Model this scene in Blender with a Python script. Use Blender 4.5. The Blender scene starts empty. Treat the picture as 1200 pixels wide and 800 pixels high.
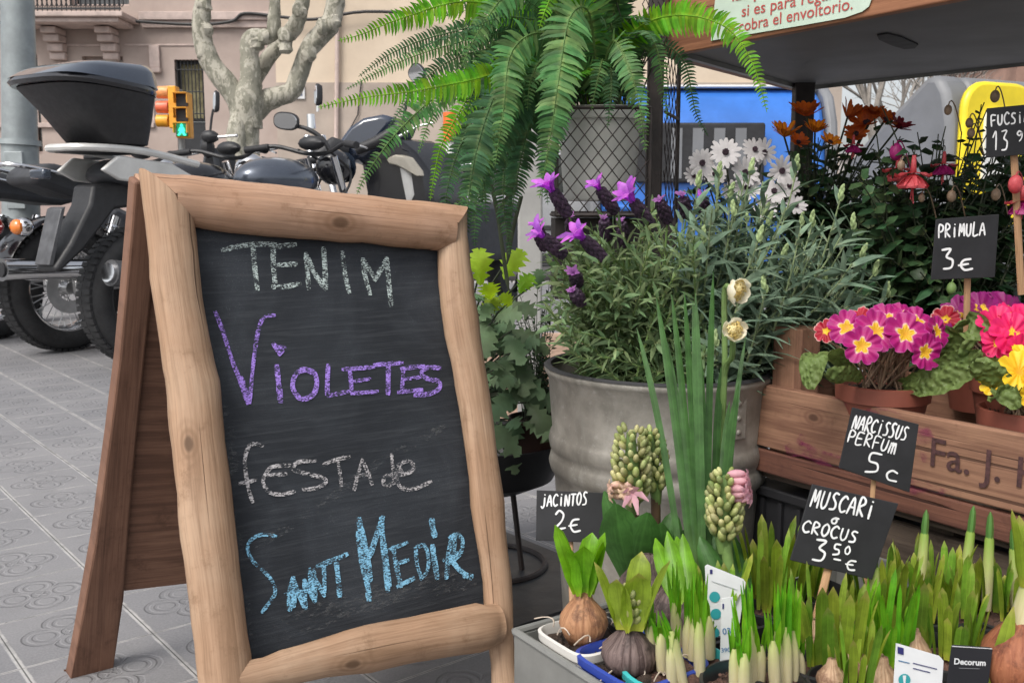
import bpy, math, random
from mathutils import Vector, Matrix, noise as mn
R = math.radians
random.seed(7)
rnd = random.random
def ru(a, b): return a + (b - a) * random.random()
sc = bpy.context.scene
COL = sc.collection
Z = Vector((0, 0, 1))

# ------------------------------------------------------------------ camera
F = 1150.0; CH = 0.70; PITCH = math.atan(155 / F)
CAM = Vector((0, 0, CH))
FWD = Vector((0, math.cos(PITCH), -math.sin(PITCH))); UPV = Vector((0, math.sin(PITCH), math.cos(PITCH)))
cd = bpy.data.cameras.new('camera'); cam = bpy.data.objects.new('camera', cd); COL.objects.link(cam)
cam.location = CAM; cam.rotation_euler = (math.pi / 2 - PITCH, 0, 0)
cd.sensor_width = 36; cd.lens = 36 * F / 1200; cd.clip_start = .02; cd.clip_end = 2000
cd.dof.use_dof = True; cd.dof.focus_distance = 1.3; cd.dof.aperture_fstop = 22
sc.camera = cam
# ------------------------------------------------------------------ sky, sun, exposure
SUN_EL, SUN_AZ = R(52), R(215)          # azimuth clockwise from +Y: behind the camera, to its left
w = bpy.data.worlds.new('World'); sc.world = w; w.use_nodes = True
nt = w.node_tree; nt.nodes.clear()
sky = nt.nodes.new('ShaderNodeTexSky'); sky.sky_type = 'NISHITA'; sky.sun_disc = False
sky.sun_elevation = SUN_EL; sky.sun_rotation = SUN_AZ; sky.dust_density = 4.0; sky.air_density = 1.0; sky.ozone_density = 1.0
hs = nt.nodes.new('ShaderNodeHueSaturation'); hs.inputs['Saturation'].default_value = .28; hs.inputs['Value'].default_value = 1.0
bg = nt.nodes.new('ShaderNodeBackground'); bg.inputs['Strength'].default_value = .15
wo = nt.nodes.new('ShaderNodeOutputWorld')
nt.links.new(sky.outputs[0], hs.inputs['Color']); nt.links.new(hs.outputs[0], bg.inputs[0]); nt.links.new(bg.outputs[0], wo.inputs[0])
sd = bpy.data.lights.new('sun', 'SUN'); sd.energy = 1.4; sd.angle = R(22); sd.color = (1, .95, .88)
sun = bpy.data.objects.new('sun', sd); COL.objects.link(sun)
sdir = Vector((math.sin(SUN_AZ) * math.cos(SUN_EL), math.cos(SUN_AZ) * math.cos(SUN_EL), math.sin(SUN_EL)))
sun.rotation_euler = sdir.to_track_quat('Z', 'Y').to_euler()
sc.view_settings.view_transform = 'Standard'; sc.view_settings.look = 'None'; sc.view_settings.exposure = 0.5; sc.view_settings.gamma = 1

# ------------------------------------------------------------------ places seen in the photograph
def ray(px, py):
    return FWD + (px - 600) / F * Vector((1, 0, 0)) + (400 - py) / F * UPV
def U(px, py, Y):
    d = ray(px, py); return CAM + d * (Y / d.y)
def UZ(px, py, z):
    d = ray(px, py); return CAM + d * ((z - CH) / d.z)
def UP(px, py, P, n):
    d = ray(px, py); return CAM + d * ((P - CAM).dot(n) / d.dot(n))
def PR(hw, P): return hw * (P - CAM).dot(FWD) / F

# ------------------------------------------------------------------ mesh builder
OFF = {}
class MB:
    def __init__(s): s.v = []; s.f = []; s.uv = []; s.mi = []; s.m = 0
    def add(s, vs, fs, uvs=None):
        o = len(s.v); s.v.extend([tuple(p) for p in vs])
        for i, f in enumerate(fs):
            s.f.append([k + o for k in f]); s.uv.append(uvs[i] if uvs else None); s.mi.append(s.m)
    def tube(s, pts, rad, seg=8, cap=True, plane0=None, plane1=None, flat=1.0, wob=0, up=None, uvo=0):
        pts = [Vector(p) for p in pts]; n = len(pts)
        if not hasattr(rad, '__len__'): rad = [rad] * n
        vs = []; fs = []; uvs = []; L = uvo; prev = None
        for i, p in enumerate(pts):
            t = (pts[min(i + 1, n - 1)] - pts[max(i - 1, 0)])
            t = t.normalized() if t.length > 1e-9 else Vector((0, 0, 1))
            if prev is None:
                a = up if up else (Z if abs(t.z) < .9 else Vector((0, 1, 0)))
                x = t.cross(a).normalized()
            else:
                x = (prev - t * prev.dot(t)); x = x.normalized() if x.length > 1e-6 else t.orthogonal().normalized()
            prev = x; y = x.cross(t)
            for k in range(seg):
                an = 2 * math.pi * k / seg
                q = p + (x * math.cos(an) + y * math.sin(an) * flat) * rad[i]
                if wob: q += (x * math.cos(an) + y * math.sin(an)) * wob * (mn.noise(q * (.9 / rad[i]) * .35) + .35 * mn.noise(q * (.9 / rad[i])))
                pl = plane0 if i == 0 else (plane1 if i == n - 1 else None)
                if pl:
                    P, nn = pl; dn = t.dot(nn)
                    if abs(dn) > 1e-3: q = q + t * ((P - q).dot(nn) / dn)
                vs.append(q)
        l = [uvo]
        for i in range(1, n): l.append(l[-1] + (pts[i] - pts[i - 1]).length)
        for i in range(n - 1):
            for k in range(seg):
                k2 = (k + 1) % seg
                fs.append([i * seg + k, i * seg + k2, (i + 1) * seg + k2, (i + 1) * seg + k])
                rm_ = sum(rad) / n; u0 = 2 * math.pi * k / seg * rm_; u1 = 2 * math.pi * (k + 1) / seg * rm_
                uvs.append([(u0, l[i]), (u1, l[i]), (u1, l[i + 1]), (u0, l[i + 1])])
        if cap:
            fs.append(list(range(seg))[::-1]); uvs.append(None)
            fs.append([(n - 1) * seg + k for k in range(seg)]); uvs.append(None)
        s.add(vs, fs, uvs)
    def obox(s, c, hx, hy, hz, taper=1.0):
        c, hx, hy, hz = Vector(c), Vector(hx), Vector(hy), Vector(hz); vs = []
        for k in (-1, 1):
            tp = 1 if k < 0 else taper
            for a, b in ((-1, -1), (1, -1), (1, 1), (-1, 1)): vs.append(c + (hx * a + hy * b) * tp + hz * k)
        fs = [[0, 3, 2, 1], [4, 5, 6, 7], [0, 1, 5, 4], [1, 2, 6, 5], [2, 3, 7, 6], [3, 0, 4, 7]]
        ax = sorted([hx, hy, hz], key=lambda q: -q.length); L = ax[0].normalized()
        uvs = []; off = rnd() * 3
        for f in fs:
            n = (vs[f[1]] - vs[f[0]]).cross(vs[f[2]] - vs[f[0]]).normalized()
            o = L if abs(n.dot(L)) < .9 else ax[1].normalized()
            p = n.cross(o).normalized()
            uvs.append([((vs[i] - c).dot(p) + off, (vs[i] - c).dot(o) + off) for i in f])
        s.add(vs, fs, uvs)
    def box(s, x0, x1, y0, y1, z0, z1):
        s.obox(((x0 + x1) / 2, (y0 + y1) / 2, (z0 + z1) / 2), ((x1 - x0) / 2, 0, 0), (0, (y1 - y0) / 2, 0), (0, 0, (z1 - z0) / 2))
    def prism(s, poly, d):
        n = len(poly); vs = [Vector(p) for p in poly] + [Vector(p) + d for p in poly]
        if n > 2:
            nn = Vector((0, 0, 0))
            for i in range(n): nn += vs[i].cross(vs[(i + 1) % n])
            a = list(range(n))
            e = (vs[1] - vs[0]).normalized(); g = nn.normalized().cross(e) if nn.length else Z
            q = lambda i: ((vs[i] - vs[0]).dot(g), (vs[i] - vs[0]).dot(e))
            if nn.dot(d) > 0: fs = [a[::-1], [i + n for i in a]]
            else: fs = [a, [i + n for i in a][::-1]]
            for i in range(n):
                j = (i + 1) % n
                fs.append([i, j, j + n, i + n] if nn.dot(d) > 0 else [j, i, i + n, j + n])
            s.add(vs, fs, [[q(i) for i in f] for f in fs])
    def lathe(s, c, prof, seg=24, ax=Z, sx=1.0, xdir=None):
        c = Vector(c); ax = Vector(ax).normalized()
        x = Vector(xdir).normalized() if xdir else (ax.orthogonal().normalized() if abs(ax.z) < .99 else Vector((1, 0, 0)))
        y = ax.cross(x); vs = []; fs = []; uvs = []
        for (r, z) in prof:
            for k in range(seg):
                an = 2 * math.pi * k / seg
                vs.append(c + ax * z + (x * math.cos(an) * sx + y * math.sin(an)) * r)
        for i in range(len(prof) - 1):
            for k in range(seg):
                k2 = (k + 1) % seg
                fs.append([i * seg + k, i * seg + k2, (i + 1) * seg + k2, (i + 1) * seg + k])
                uvs.append([(k / seg, prof[i][1]), ((k + 1) / seg, prof[i][1]), ((k + 1) / seg, prof[i + 1][1]), (k / seg, prof[i + 1][1])])
        s.add(vs, fs, uvs)
    def ell(s, c, rx, ry, rz, ax=None, seg=10, rings=6, wob=0):
        c = Vector(c)
        if ax is None: X, Y, A = Vector((1, 0, 0)), Vector((0, 1, 0)), Z
        else:
            A = Vector(ax).normalized(); X = A.orthogonal().normalized(); Y = A.cross(X)
        vs = [c - A * rz]; fs = []
        for i in range(1, rings):
            th = math.pi * i / rings
            for k in range(seg):
                an = 2 * math.pi * k / seg
                d = X * rx * math.sin(th) * math.cos(an) + Y * ry * math.sin(th) * math.sin(an) - A * rz * math.cos(th)
                if wob: d *= 1 + wob * mn.noise((c + d) * 60)
                vs.append(c + d)
        vs.append(c + A * rz); top = len(vs) - 1
        for k in range(seg):
            k2 = (k + 1) % seg
            fs.append([0, 1 + k2, 1 + k])
            for i in range(rings - 2):
                a = 1 + i * seg
                fs.append([a + k, a + k2, a + seg + k2, a + seg + k])
            a = 1 + (rings - 2) * seg
            fs.append([a + k, a + k2, top])
        s.add(vs, fs)
    def ribbon(s, pts, wid, side, cup=0.0, nv=None):
        """a leaf: midline pts, half widths, side vector(s); cup lowers the midrib"""
        vs = []; fs = []; uvs = []; n = len(pts); L = 0
        for i, p in enumerate(pts):
            p = Vector(p); t = Vector(pts[min(i + 1, n - 1)]) - Vector(pts[max(i - 1, 0)])
            sd_ = side[i] if isinstance(side, list) else side
            sd_ = (sd_ - t * (sd_.dot(t) / max(t.length_squared, 1e-12))).normalized()
            nn = sd_.cross(t).normalized()
            vs += [p - sd_ * wid[i], p - nn * cup * wid[i], p + sd_ * wid[i]]
        for i in range(n - 1):
            a = i * 3
            fs += [[a, a + 1, a + 4, a + 3], [a + 1, a + 2, a + 5, a + 4]]
            v0, v1 = i / (n - 1), (i + 1) / (n - 1)
            uvs += [[(0, v0), (.5, v0), (.5, v1), (0, v1)], [(.5, v0), (1, v0), (1, v1), (.5, v1)]]
        s.add(vs, fs, uvs)
    def stroke(s, pts, wd, n, lift=0.0):
        """a chalk line on a plane with normal n"""
        pts = [Vector(p) + n * lift for p in pts]; vs = []; fs = []
        N = len(pts)
        for i, p in enumerate(pts):
            t = (pts[min(i + 1, N - 1)] - pts[max(i - 1, 0)])
            if t.length < 1e-9: t = Vector((1, 0, 0))
            t.normalize(); x = n.cross(t).normalized()
            k = wd * .5 * (1 + .25 * mn.noise(p * 90))
            e = Vector((0, 0, 0))
            if i == 0: e = -t * wd * .3; k *= .7
            if i == N - 1: e = t * wd * .3; k *= .7
            vs += [p + e - x * k, p + e + x * k]
        for i in range(N - 1): fs.append([2 * i, 2 * i + 2, 2 * i + 3, 2 * i + 1])
        s.add(vs, fs)
    def build(s, name, mats, parent=None, smooth=True, bevel=0, sub=0, angle=40):
        off = OFF.get(parent.name, Vector((0, 0, 0))) if parent else Vector((0, 0, 0))
        me = bpy.data.meshes.new(name)
        me.from_pydata([(a - off.x, b - off.y, c - off.z) for a, b, c in s.v], [], s.f)
        if not isinstance(mats, (list, tuple)): mats = [mats]
        for m_ in mats: me.materials.append(m_)
        uvl = me.uv_layers.new(name='UVMap'); d = uvl.data; k = 0
        buf = []
        for f, u in zip(s.f, s.uv):
            if u: 
                for q in u: buf += [q[0], q[1]]
            else: buf += [0.0, 0.0] * len(f)
        d.foreach_set('uv', buf)
        if len(mats) > 1: me.polygons.foreach_set('material_index', s.mi)
        if smooth:
            me.polygons.foreach_set('use_smooth', [True] * len(s.f))
        me.update()
        o = bpy.data.objects.new(name, me); COL.objects.link(o)
        if smooth and angle < 180 and hasattr(me, 'set_sharp_from_angle'):
            me.set_sharp_from_angle(angle=R(angle))
        if parent: o.parent = parent
        OFF[o.name] = off
        if bevel:
            b = o.modifiers.new('bevel', 'BEVEL'); b.width = bevel; b.segments = 2; b.limit_method = 'ANGLE'
        if sub:
            b = o.modifiers.new('sub', 'SUBSURF'); b.levels = sub; b.render_levels = sub
        return o

def tag(o, label=None, cat=None, group=None, kind=None):
    if label: o['label'] = label
    if cat: o['category'] = cat
    if group: o['group'] = group
    if kind: o['kind'] = kind
    return o
def thing(name, label, cat, loc=(0, 0, 0), group=None):
    o = bpy.data.objects.new(name, None); COL.objects.link(o); o.location = loc; o.empty_display_size = .05
    OFF[o.name] = Vector(loc)
    return tag(o, label, cat, group)
def copy_tree(o, parent=None, loc=None, rz=None, scale=None, label=None):
    c = o.copy(); COL.objects.link(c)
    OFF[c.name] = OFF.get(o.name, Vector((0, 0, 0)))
    if parent: c.parent = parent
    else:
        if loc is not None: c.location = loc
        if rz is not None: c.rotation_euler = (0, 0, rz)
        if scale is not None: c.scale = (scale,) * 3
        if label: c['label'] = label
    for ch in [x for x in o.children]: copy_tree(ch, c)
    return c
def bez(p0, p1, p2, n):
    return [Vector(p0) * (1 - t) ** 2 + Vector(p1) * 2 * t * (1 - t) + Vector(p2) * t * t for t in [i / n for i in range(n + 1)]]
def poly(pts, n):
    """smooth curve (Catmull-Rom) through pts with n samples a span"""
    P = [Vector(p) for p in pts]; out = []
    for i in range(len(P) - 1):
        a, b, c, d = P[max(i - 1, 0)], P[i], P[i + 1], P[min(i + 2, len(P) - 1)]
        for k in range(n):
            t = k / n
            out.append(.5 * ((2 * b) + (c - a) * t + (2 * a - 5 * b + 4 * c - d) * t * t + (3 * b - a - 3 * c + d) * t ** 3))
    out.append(P[-1]); return out
def interp(vals, n):
    out = []
    for i in range(len(vals) - 1):
        for k in range(n): out.append(vals[i] + (vals[i + 1] - vals[i]) * k / n)
    return out + [vals[-1]]

# ------------------------------------------------------------------ materials
class NT:
    def __init__(s, name):
        s.mat = bpy.data.materials.new(name); s.mat.use_nodes = True; s.t = s.mat.node_tree; s.t.nodes.clear()
        s.out = s.n('ShaderNodeOutputMaterial'); s.b = s.n('ShaderNodeBsdfPrincipled')
        s.l(s.b.outputs[0], s.out.inputs[0])
    def n(s, k): return s.t.nodes.new(k)
    def l(s, a, b): s.t.links.new(a, b)
    def set(s, sock, v):
        if hasattr(v, 'is_output'): s.l(v, sock)
        else: sock.default_value = v
    def m(s, op, a, b=0.0, c=None, clamp=False):
        n = s.n('ShaderNodeMath'); n.operation = op; n.use_clamp = clamp
        s.set(n.inputs[0], a); s.set(n.inputs[1], b)
        if c is not None: s.set(n.inputs[2], c)
        return n.outputs[0]
    def ss(s, x, a, b):
        n = s.n('ShaderNodeMapRange'); n.interpolation_type = 'SMOOTHSTEP'
        s.set(n.inputs[0], x); n.inputs[1].default_value = a; n.inputs[2].default_value = b; return n.outputs[0]
    def mix(s, f, a, b, bt='MIX'):
        n = s.n('ShaderNodeMix'); n.data_type = 'RGBA'; n.blend_type = bt
        s.set(n.inputs[0], f); s.set(n.inputs[6], a if hasattr(a, 'is_output') else (*a, 1)); s.set(n.inputs[7], b if hasattr(b, 'is_output') else (*b, 1))
        return n.outputs[2]
    def coord(s, which='Object', scale=(1, 1, 1), rot=(0, 0, 0)):
        tc = s.n('ShaderNodeTexCoord'); mp = s.n('ShaderNodeMapping'); s.l(tc.outputs[which], mp.inputs[0])
        mp.inputs['Scale'].default_value = scale; mp.inputs['Rotation'].default_value = rot
        return mp.outputs[0]
    def noise(s, co, scale, detail=4, rough=.55, dist=0):
        n = s.n('ShaderNodeTexNoise'); s.l(co, n.inputs['Vector']); n.inputs['Scale'].default_value = scale
        n.inputs['Detail'].default_value = detail; n.inputs['Roughness'].default_value = rough; n.inputs['Distortion'].default_value = dist
        return n.outputs[0]
    def bump(s, h, strength=.3, dist=.002):
        b = s.n('ShaderNodeBump'); b.inputs['Strength'].default_value = strength; b.inputs['Distance'].default_value = dist
        s.l(h, b.inputs['Height']); s.l(b.outputs[0], s.b.inputs['Normal'])
        return b
    def base(s, c): s.set(s.b.inputs['Base Color'], c if hasattr(c, 'is_output') else (*c, 1))
    def rough(s, r): s.set(s.b.inputs['Roughness'], r)
def scl(c, k): return tuple(min(1, x * k) for x in c)
def M(name, col, rough=.6, var=.2, scale=15, bump=0, bscale=60, metal=0, col2=None, coat=0, spec=None, island=0, trans=0, dirt=0, bdist=.002, vein=0, tipc=None):
    s = NT(name); co = s.coord('Object')
    ns = s.noise(co, scale, 5, .6)
    a = scl(col, 1 - var); b = col2 if col2 else scl(col, 1 + var)
    c = s.mix(s.ss(ns, .3, .7), a, b)
    if vein:
        uv = s.coord('UV'); sp = s.n('ShaderNodeSeparateXYZ'); s.l(uv, sp.inputs[0])
        mp = s.n('ShaderNodeMapping'); s.l(uv, mp.inputs[0]); mp.inputs['Scale'].default_value = (16, 1.2, 1)
        c = s.mix(s.m('MULTIPLY', s.ss(s.noise(mp.outputs[0], 1, 3, .6), .45, .65), vein), c, scl(col, .45))
        mid = s.m('ABSOLUTE', s.m('SUBTRACT', sp.outputs[0], .5)); c = s.mix(s.m('MULTIPLY', s.ss(mid, .07, .0), .35), c, scl(col, 1.6))
        c = s.mix(s.m('MULTIPLY', s.ss(sp.outputs[1], .22, .0), .45), c, (min(1, col[0] * 2.2 + .08), min(1, col[1] * 1.5 + .06), col[2] * 1.6 + .02))
        if tipc: c = s.mix(s.m('MULTIPLY', s.ss(s.m('ADD', sp.outputs[1], s.m('MULTIPLY', s.m('SUBTRACT', ns, .5), .5)), .84, 1.0), .7), c, tipc)
    if island:
        g = s.n('ShaderNodeNewGeometry'); h = s.n('ShaderNodeHueSaturation'); s.l(c, h.inputs['Color'])
        s.l(s.m('MULTIPLY_ADD', g.outputs['Random Per Island'], island * 1.3, 1 - island * .65), h.inputs['Value'])
        s.l(s.m('MULTIPLY_ADD', s.m('FRACT', s.m('MULTIPLY', g.outputs['Random Per Island'], 7.31)), .05 * island * 2, .5 - .05 * island), h.inputs['Hue'])
        c = h.outputs[0]
    if dirt:
        d = s.noise(co, scale * .35, 6, .7)
        c = s.mix(s.m('MULTIPLY', s.ss(d, .5, .75), dirt), c, scl(col, .35))
    s.base(c); s.set(s.b.inputs['Metallic'], metal)
    r = s.m('MULTIPLY_ADD', s.noise(co, scale * 2.3, 3), .3 * (.6 if rough < .3 else 1) * rough * 1.6, rough * .76); s.rough(r)
    if coat: s.b.inputs['Coat Weight'].default_value = coat; s.b.inputs['Coat Roughness'].default_value = .08
    if spec is not None: s.b.inputs['Specular IOR Level'].default_value = spec
    if bump: s.bump(s.noise(co, bscale, 6, .65), bump, bdist)
    if trans:
        t = s.n('ShaderNodeBsdfTranslucent'); mx = s.n('ShaderNodeMixShader'); mx.inputs[0].default_value = trans
        h = s.n('ShaderNodeHueSaturation'); h.inputs['Saturation'].default_value = 1.1; h.inputs['Value'].default_value = 1.5
        s.l(c, h.inputs['Color']); s.l(h.outputs[0], t.inputs[0])
        s.l(s.b.outputs[0], mx.inputs[1]); s.l(t.outputs[0], mx.inputs[2]); s.l(mx.outputs[0], s.out.inputs[0])
    return s.mat
def leafm(name, col, island=.6, trans=.3, rough=.5, col2=None, scale=40, vein=.35, tipc=None):
    return M(name, col, rough, .3, scale, .25, 250, 0, col2, island=island, trans=trans, bdist=.0008, spec=.22, vein=vein, tipc=tipc)
def wood(name, c1, c2, dark, grain=1.0, knots=True, rough=.62, stain=.25, kn=5, contrast=.6):
    s = NT(name); co = s.coord('UV'); ob = s.coord('Object')
    st = s.n('ShaderNodeMapping'); s.l(co, st.inputs[0]); st.inputs['Scale'].default_value = (70 * grain, 4 * grain, 1)
    g = s.noise(st.outputs[0], 1.0, 6, .6, .6)
    big = s.noise(ob, 7, 4, .6)
    st4 = s.n('ShaderNodeMapping'); s.l(co, st4.inputs[0]); st4.inputs['Scale'].default_value = (330 * grain, 9 * grain, 1)
    g2 = s.noise(st4.outputs[0], 1.0, 4, .7, .4)
    c = s.mix(s.ss(big, .35, .65), c1, c2)
    c = s.mix(s.m('MULTIPLY', s.ss(g, .44, .62), contrast), c, dark)
    c = s.mix(s.m('MULTIPLY', s.ss(g2, .48, .66), .34), c, scl(dark, .8))
    c = s.mix(s.m('MULTIPLY', s.ss(g2, .46, .30), .35), c, scl(c1, 1.35))
    bl = s.noise(ob, 26, 5, .75); c = s.mix(s.m('MULTIPLY', s.ss(bl, .54, .70), .4), c, scl(dark, 1.1))
    st2 = s.n('ShaderNodeMapping'); s.l(co, st2.inputs[0]); st2.inputs['Scale'].default_value = (130 * grain, 1.6 * grain, 1)
    cr = s.ss(s.noise(st2.outputs[0], 1, 2, .5, .2), .655, .69)
    c = s.mix(s.m('MULTIPLY', cr, .75), c, scl(dark, .35))
    h = s.m('SUBTRACT', s.m('MULTIPLY', s.m('ADD', g, s.m('MULTIPLY', g2, .5)), .6), s.m('MULTIPLY', cr, 1.5))
    if knots:
        kv = s.n('ShaderNodeTexVoronoi'); st3 = s.n('ShaderNodeMapping'); s.l(co, st3.inputs[0]); st3.inputs['Scale'].default_value = (kn, kn * .6, 1)
        s.l(st3.outputs[0], kv.inputs['Vector']); kv.voronoi_dimensions = '2D'; kv.inputs['Scale'].default_value = 1; kv.inputs['Randomness'].default_value = 1
        d = kv.outputs['Distance']
        ring = s.m('MULTIPLY', s.ss(d, .12, .03), s.m('MULTIPLY_ADD', s.m('SINE', s.m('MULTIPLY', d, 160)), .25, .4))
        c = s.mix(ring, c, dark)
        c = s.mix(s.m('MULTIPLY', s.ss(d, .04, .02), .75), c, scl(dark, .45))
    sn = s.noise(ob, 13, 6, .7)
    c = s.mix(s.m('MULTIPLY', s.ss(sn, .52, .75), stain), c, scl(dark, .7))
    s.base(c); s.rough(rough); s.b.inputs['Specular IOR Level'].default_value = .3; s.bump(h, .5, .0025)
    return s.mat

def glass(name, col, rough=.06):
    s = NT(name); s.base(col); s.rough(rough); s.b.inputs['Specular IOR Level'].default_value = .8; s.b.inputs['Coat Weight'].default_value = .6
    return s.mat
def emis(name, col, k):
    s = NT(name); s.base(scl(col, .3)); s.b.inputs['Emission Color'].default_value = (*col, 1); s.b.inputs['Emission Strength'].default_value = k
    return s.mat
def chalkm(name, col, cover=.5, scale=420, alpha=1.0, soft=0.0):
    s = NT(name); co = s.coord('Object', (1, 1, 1)); s.base(col); s.rough(.95); s.b.inputs['Specular IOR Level'].default_value = .1
    mp = s.n('ShaderNodeMapping'); s.l(co, mp.inputs[0]); mp.inputs['Scale'].default_value = (.45, .45, 1.15)
    n1 = s.noise(mp.outputs[0], scale, 3, .7); n2 = s.noise(co, scale * .12, 2)
    a = s.m('MULTIPLY', s.ss(s.m('ADD', n1, s.m('MULTIPLY', s.m('SUBTRACT', n2, .5), .45)), .56 - cover * .22, .62 - cover * .14 + soft), alpha)
    t = s.n('ShaderNodeBsdfTransparent'); mx = s.n('ShaderNodeMixShader'); s.l(a, mx.inputs[0])
    s.l(t.outputs[0], mx.inputs[1]); s.l(s.b.outputs[0], mx.inputs[2]); s.l(mx.outputs[0], s.out.inputs[0])
    return s.mat
def radialm(name, stops, rough=.55, trans=.25):
    s = NT(name); tc = s.n('ShaderNodeTexCoord'); sp = s.n('ShaderNodeSeparateXYZ'); s.l(tc.outputs['UV'], sp.inputs[0])
    rp = s.n('ShaderNodeValToRGB'); s.l(s.m('ADD', sp.outputs[0], s.m('MULTIPLY', s.m('SUBTRACT', s.noise(s.coord('Object'), 220, 3), .5), .16)), rp.inputs[0])
    e = rp.color_ramp.elements
    while len(e) > 1: e.remove(e[-1])
    e[0].position = stops[0][0]; e[0].color = (*stops[0][1], 1)
    for p, c in stops[1:]:
        q = e.new(p); q.color = (*c, 1)
    g = s.n('ShaderNodeNewGeometry'); h = s.n('ShaderNodeHueSaturation'); s.l(rp.outputs[0], h.inputs['Color'])
    s.l(s.m('MULTIPLY_ADD', g.outputs['Random Per Island'], .4, .8), h.inputs['Value'])
    s.base(h.outputs[0]); s.rough(rough)
    t = s.n('ShaderNodeBsdfTranslucent'); mx = s.n('ShaderNodeMixShader'); mx.inputs[0].default_value = trans
    s.l(h.outputs[0], t.inputs[0]); s.l(s.b.outputs[0], mx.inputs[1]); s.l(t.outputs[0], mx.inputs[2]); s.l(mx.outputs[0], s.out.inputs[0])
    return s.mat

# stall and pavement share one grid: AD runs towards the left distance, BD towards the right distance
AD = Vector((-.629, .777, 0)); BD = Vector((.777, .629, 0))
SD = Vector((-.55, .835, 0)).normalized(); TD = Vector((SD.y, -SD.x, 0))

def tile_mat():
    s = NT('panot_tiles'); g = s.n('ShaderNodeNewGeometry'); P = g.outputs['Position']
    def dot(vec):
        n = s.n('ShaderNodeVectorMath'); n.operation = 'DOT_PRODUCT'; s.l(P, n.inputs[0]); n.inputs[1].default_value = vec; return n.outputs['Value']
    oB = UZ(0, 486, 0).dot(BD) / .2; oA = UZ(49, 515.6, 0).dot(AD) / .2
    tb = s.m('SUBTRACT', s.m('DIVIDE', dot(BD), .2), oB); sa = s.m('SUBTRACT', s.m('DIVIDE', dot(AD), .2), oA)
    cb = s.m('FLOOR', tb); ca = s.m('FLOOR', sa)
    fu = s.m('ABSOLUTE', s.m('SUBTRACT', s.m('FRACT', tb), .5)); fv = s.m('ABSOLUTE', s.m('SUBTRACT', s.m('FRACT', sa), .5))
    nz = s.noise(P, 60, 4)
    wob = s.m('MULTIPLY', s.m('SUBTRACT', nz, .5), .02)
    jA = s.ss(s.m('ADD', fu, wob), .466, .48); jB = s.ss(s.m('ADD', fv, wob), .48, .49)
    j = s.m('MAXIMUM', jA, jB)
    gap = s.m('MAXIMUM', s.ss(fu, .4935, .4965), s.ss(fv, .495, .498))
    hi = s.m('MAXIMUM', fu, fv); lo = s.m('MINIMUM', fu, fv)
    def length(a, b): return s.m('SQRT', s.m('ADD', s.m('MULTIPLY', a, a), s.m('MULTIPLY', b, b)))
    d = length(s.m('SUBTRACT', hi, .205), lo)
    dc = length(fu, fv)
    # four petals and a heart, each outlined by a groove
    pet = s.m('MULTIPLY', s.ss(s.m('ABSOLUTE', s.m('SUBTRACT', d, .165)), .03, .012), s.ss(s.m('SUBTRACT', hi, lo), .0, .02))
    pin = s.ss(s.m('ABSOLUTE', s.m('SUBTRACT', d, .09)), .024, .008)
    hrt = s.ss(s.m('ABSOLUTE', s.m('SUBTRACT', dc, .07)), .022, .008)
    gr = s.m('MAXIMUM', s.m('MAXIMUM', pet, s.m('MULTIPLY', pin, .7)), hrt)
    cmb = s.n('ShaderNodeCombineXYZ'); s.l(cb, cmb.inputs[0]); s.l(ca, cmb.inputs[1])
    wn = s.n('ShaderNodeTexWhiteNoise'); s.l(cmb.outputs[0], wn.inputs[0])
    big = s.noise(P, 1.3, 5, .6); fine = s.noise(P, 240, 3, .7); mid = s.noise(P, 14, 5, .7)
    c = s.mix(s.ss(big, .3, .7), (.145, .145, .154), (.235, .23, .235))
    c = s.mix(s.m('MULTIPLY', wn.outputs[0], .38), c, (.15, .152, .165))
    c = s.mix(s.m('MULTIPLY', s.ss(mid, .5, .75), .4), c, (.14, .138, .14))
    c = s.mix(s.m('MULTIPLY', s.ss(fine, .35, .7), .25), c, (.36, .35, .35))
    c = s.mix(s.m('MULTIPLY', gr, s.m('MULTIPLY_ADD', mid, .5, -.02)), c, (.12, .12, .125))
    c = s.mix(s.m('MULTIPLY', j, .75), c, s.mix(s.ss(mid, .35, .6), (.25, .245, .24), (.47, .455, .44)))
    c = s.mix(s.m('MULTIPLY', gap, .75), c, (.05, .048, .045))
    sp = s.ss(s.noise(P, 33, 2), .76, .79)
    c = s.mix(sp, c, (.04, .04, .04))
    s.base(c); s.rough(s.m('MULTIPLY_ADD', mid, .3, .55))
    h = s.m('SUBTRACT', s.m('SUBTRACT', s.m('MULTIPLY', fine, .12), s.m('MULTIPLY', gr, 1.0)), s.m('MULTIPLY', gap, 1.2))
    h = s.m('ADD', h, s.m('MULTIPLY', j, .15)); s.bump(h, .55, .004)
    return s.mat
# ================================================================== the street
m_tile = tile_mat()
m_asph = M('asphalt', (.05, .05, .053), .85, .3, 3, .5, 150)
m_kerb = M('granite_kerb', (.32, .31, .30), .8, .2, 12, .4, 200)
m_far_pave = M('far_pavement', (.28, .27, .26), .85, .2, 2, .2, 60)
def struct(mb, name, mat): return tag(mb.build(name, mat, smooth=False), kind='structure')
b = MB(); b.box(-600, 600, -200, 900, -.6, -.13); struct(b, 'road', m_asph)
b = MB(); b.box(-14, 14, -4, 9.4, -.12, 0); struct(b, 'pavement', m_tile)
b = MB()
for i in range(28): b.box(-14 + i * 1.0 + .004, -13 + i * 1.0 - .004, 9.404, 9.62, -.126, .004)
tag(b.build('kerb', m_kerb, bevel=.012), kind='structure')
b = MB(); b.box(-40, 9, 19.2, 27, -.128, .02); struct(b, 'far_pavement', m_far_pave)

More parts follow.
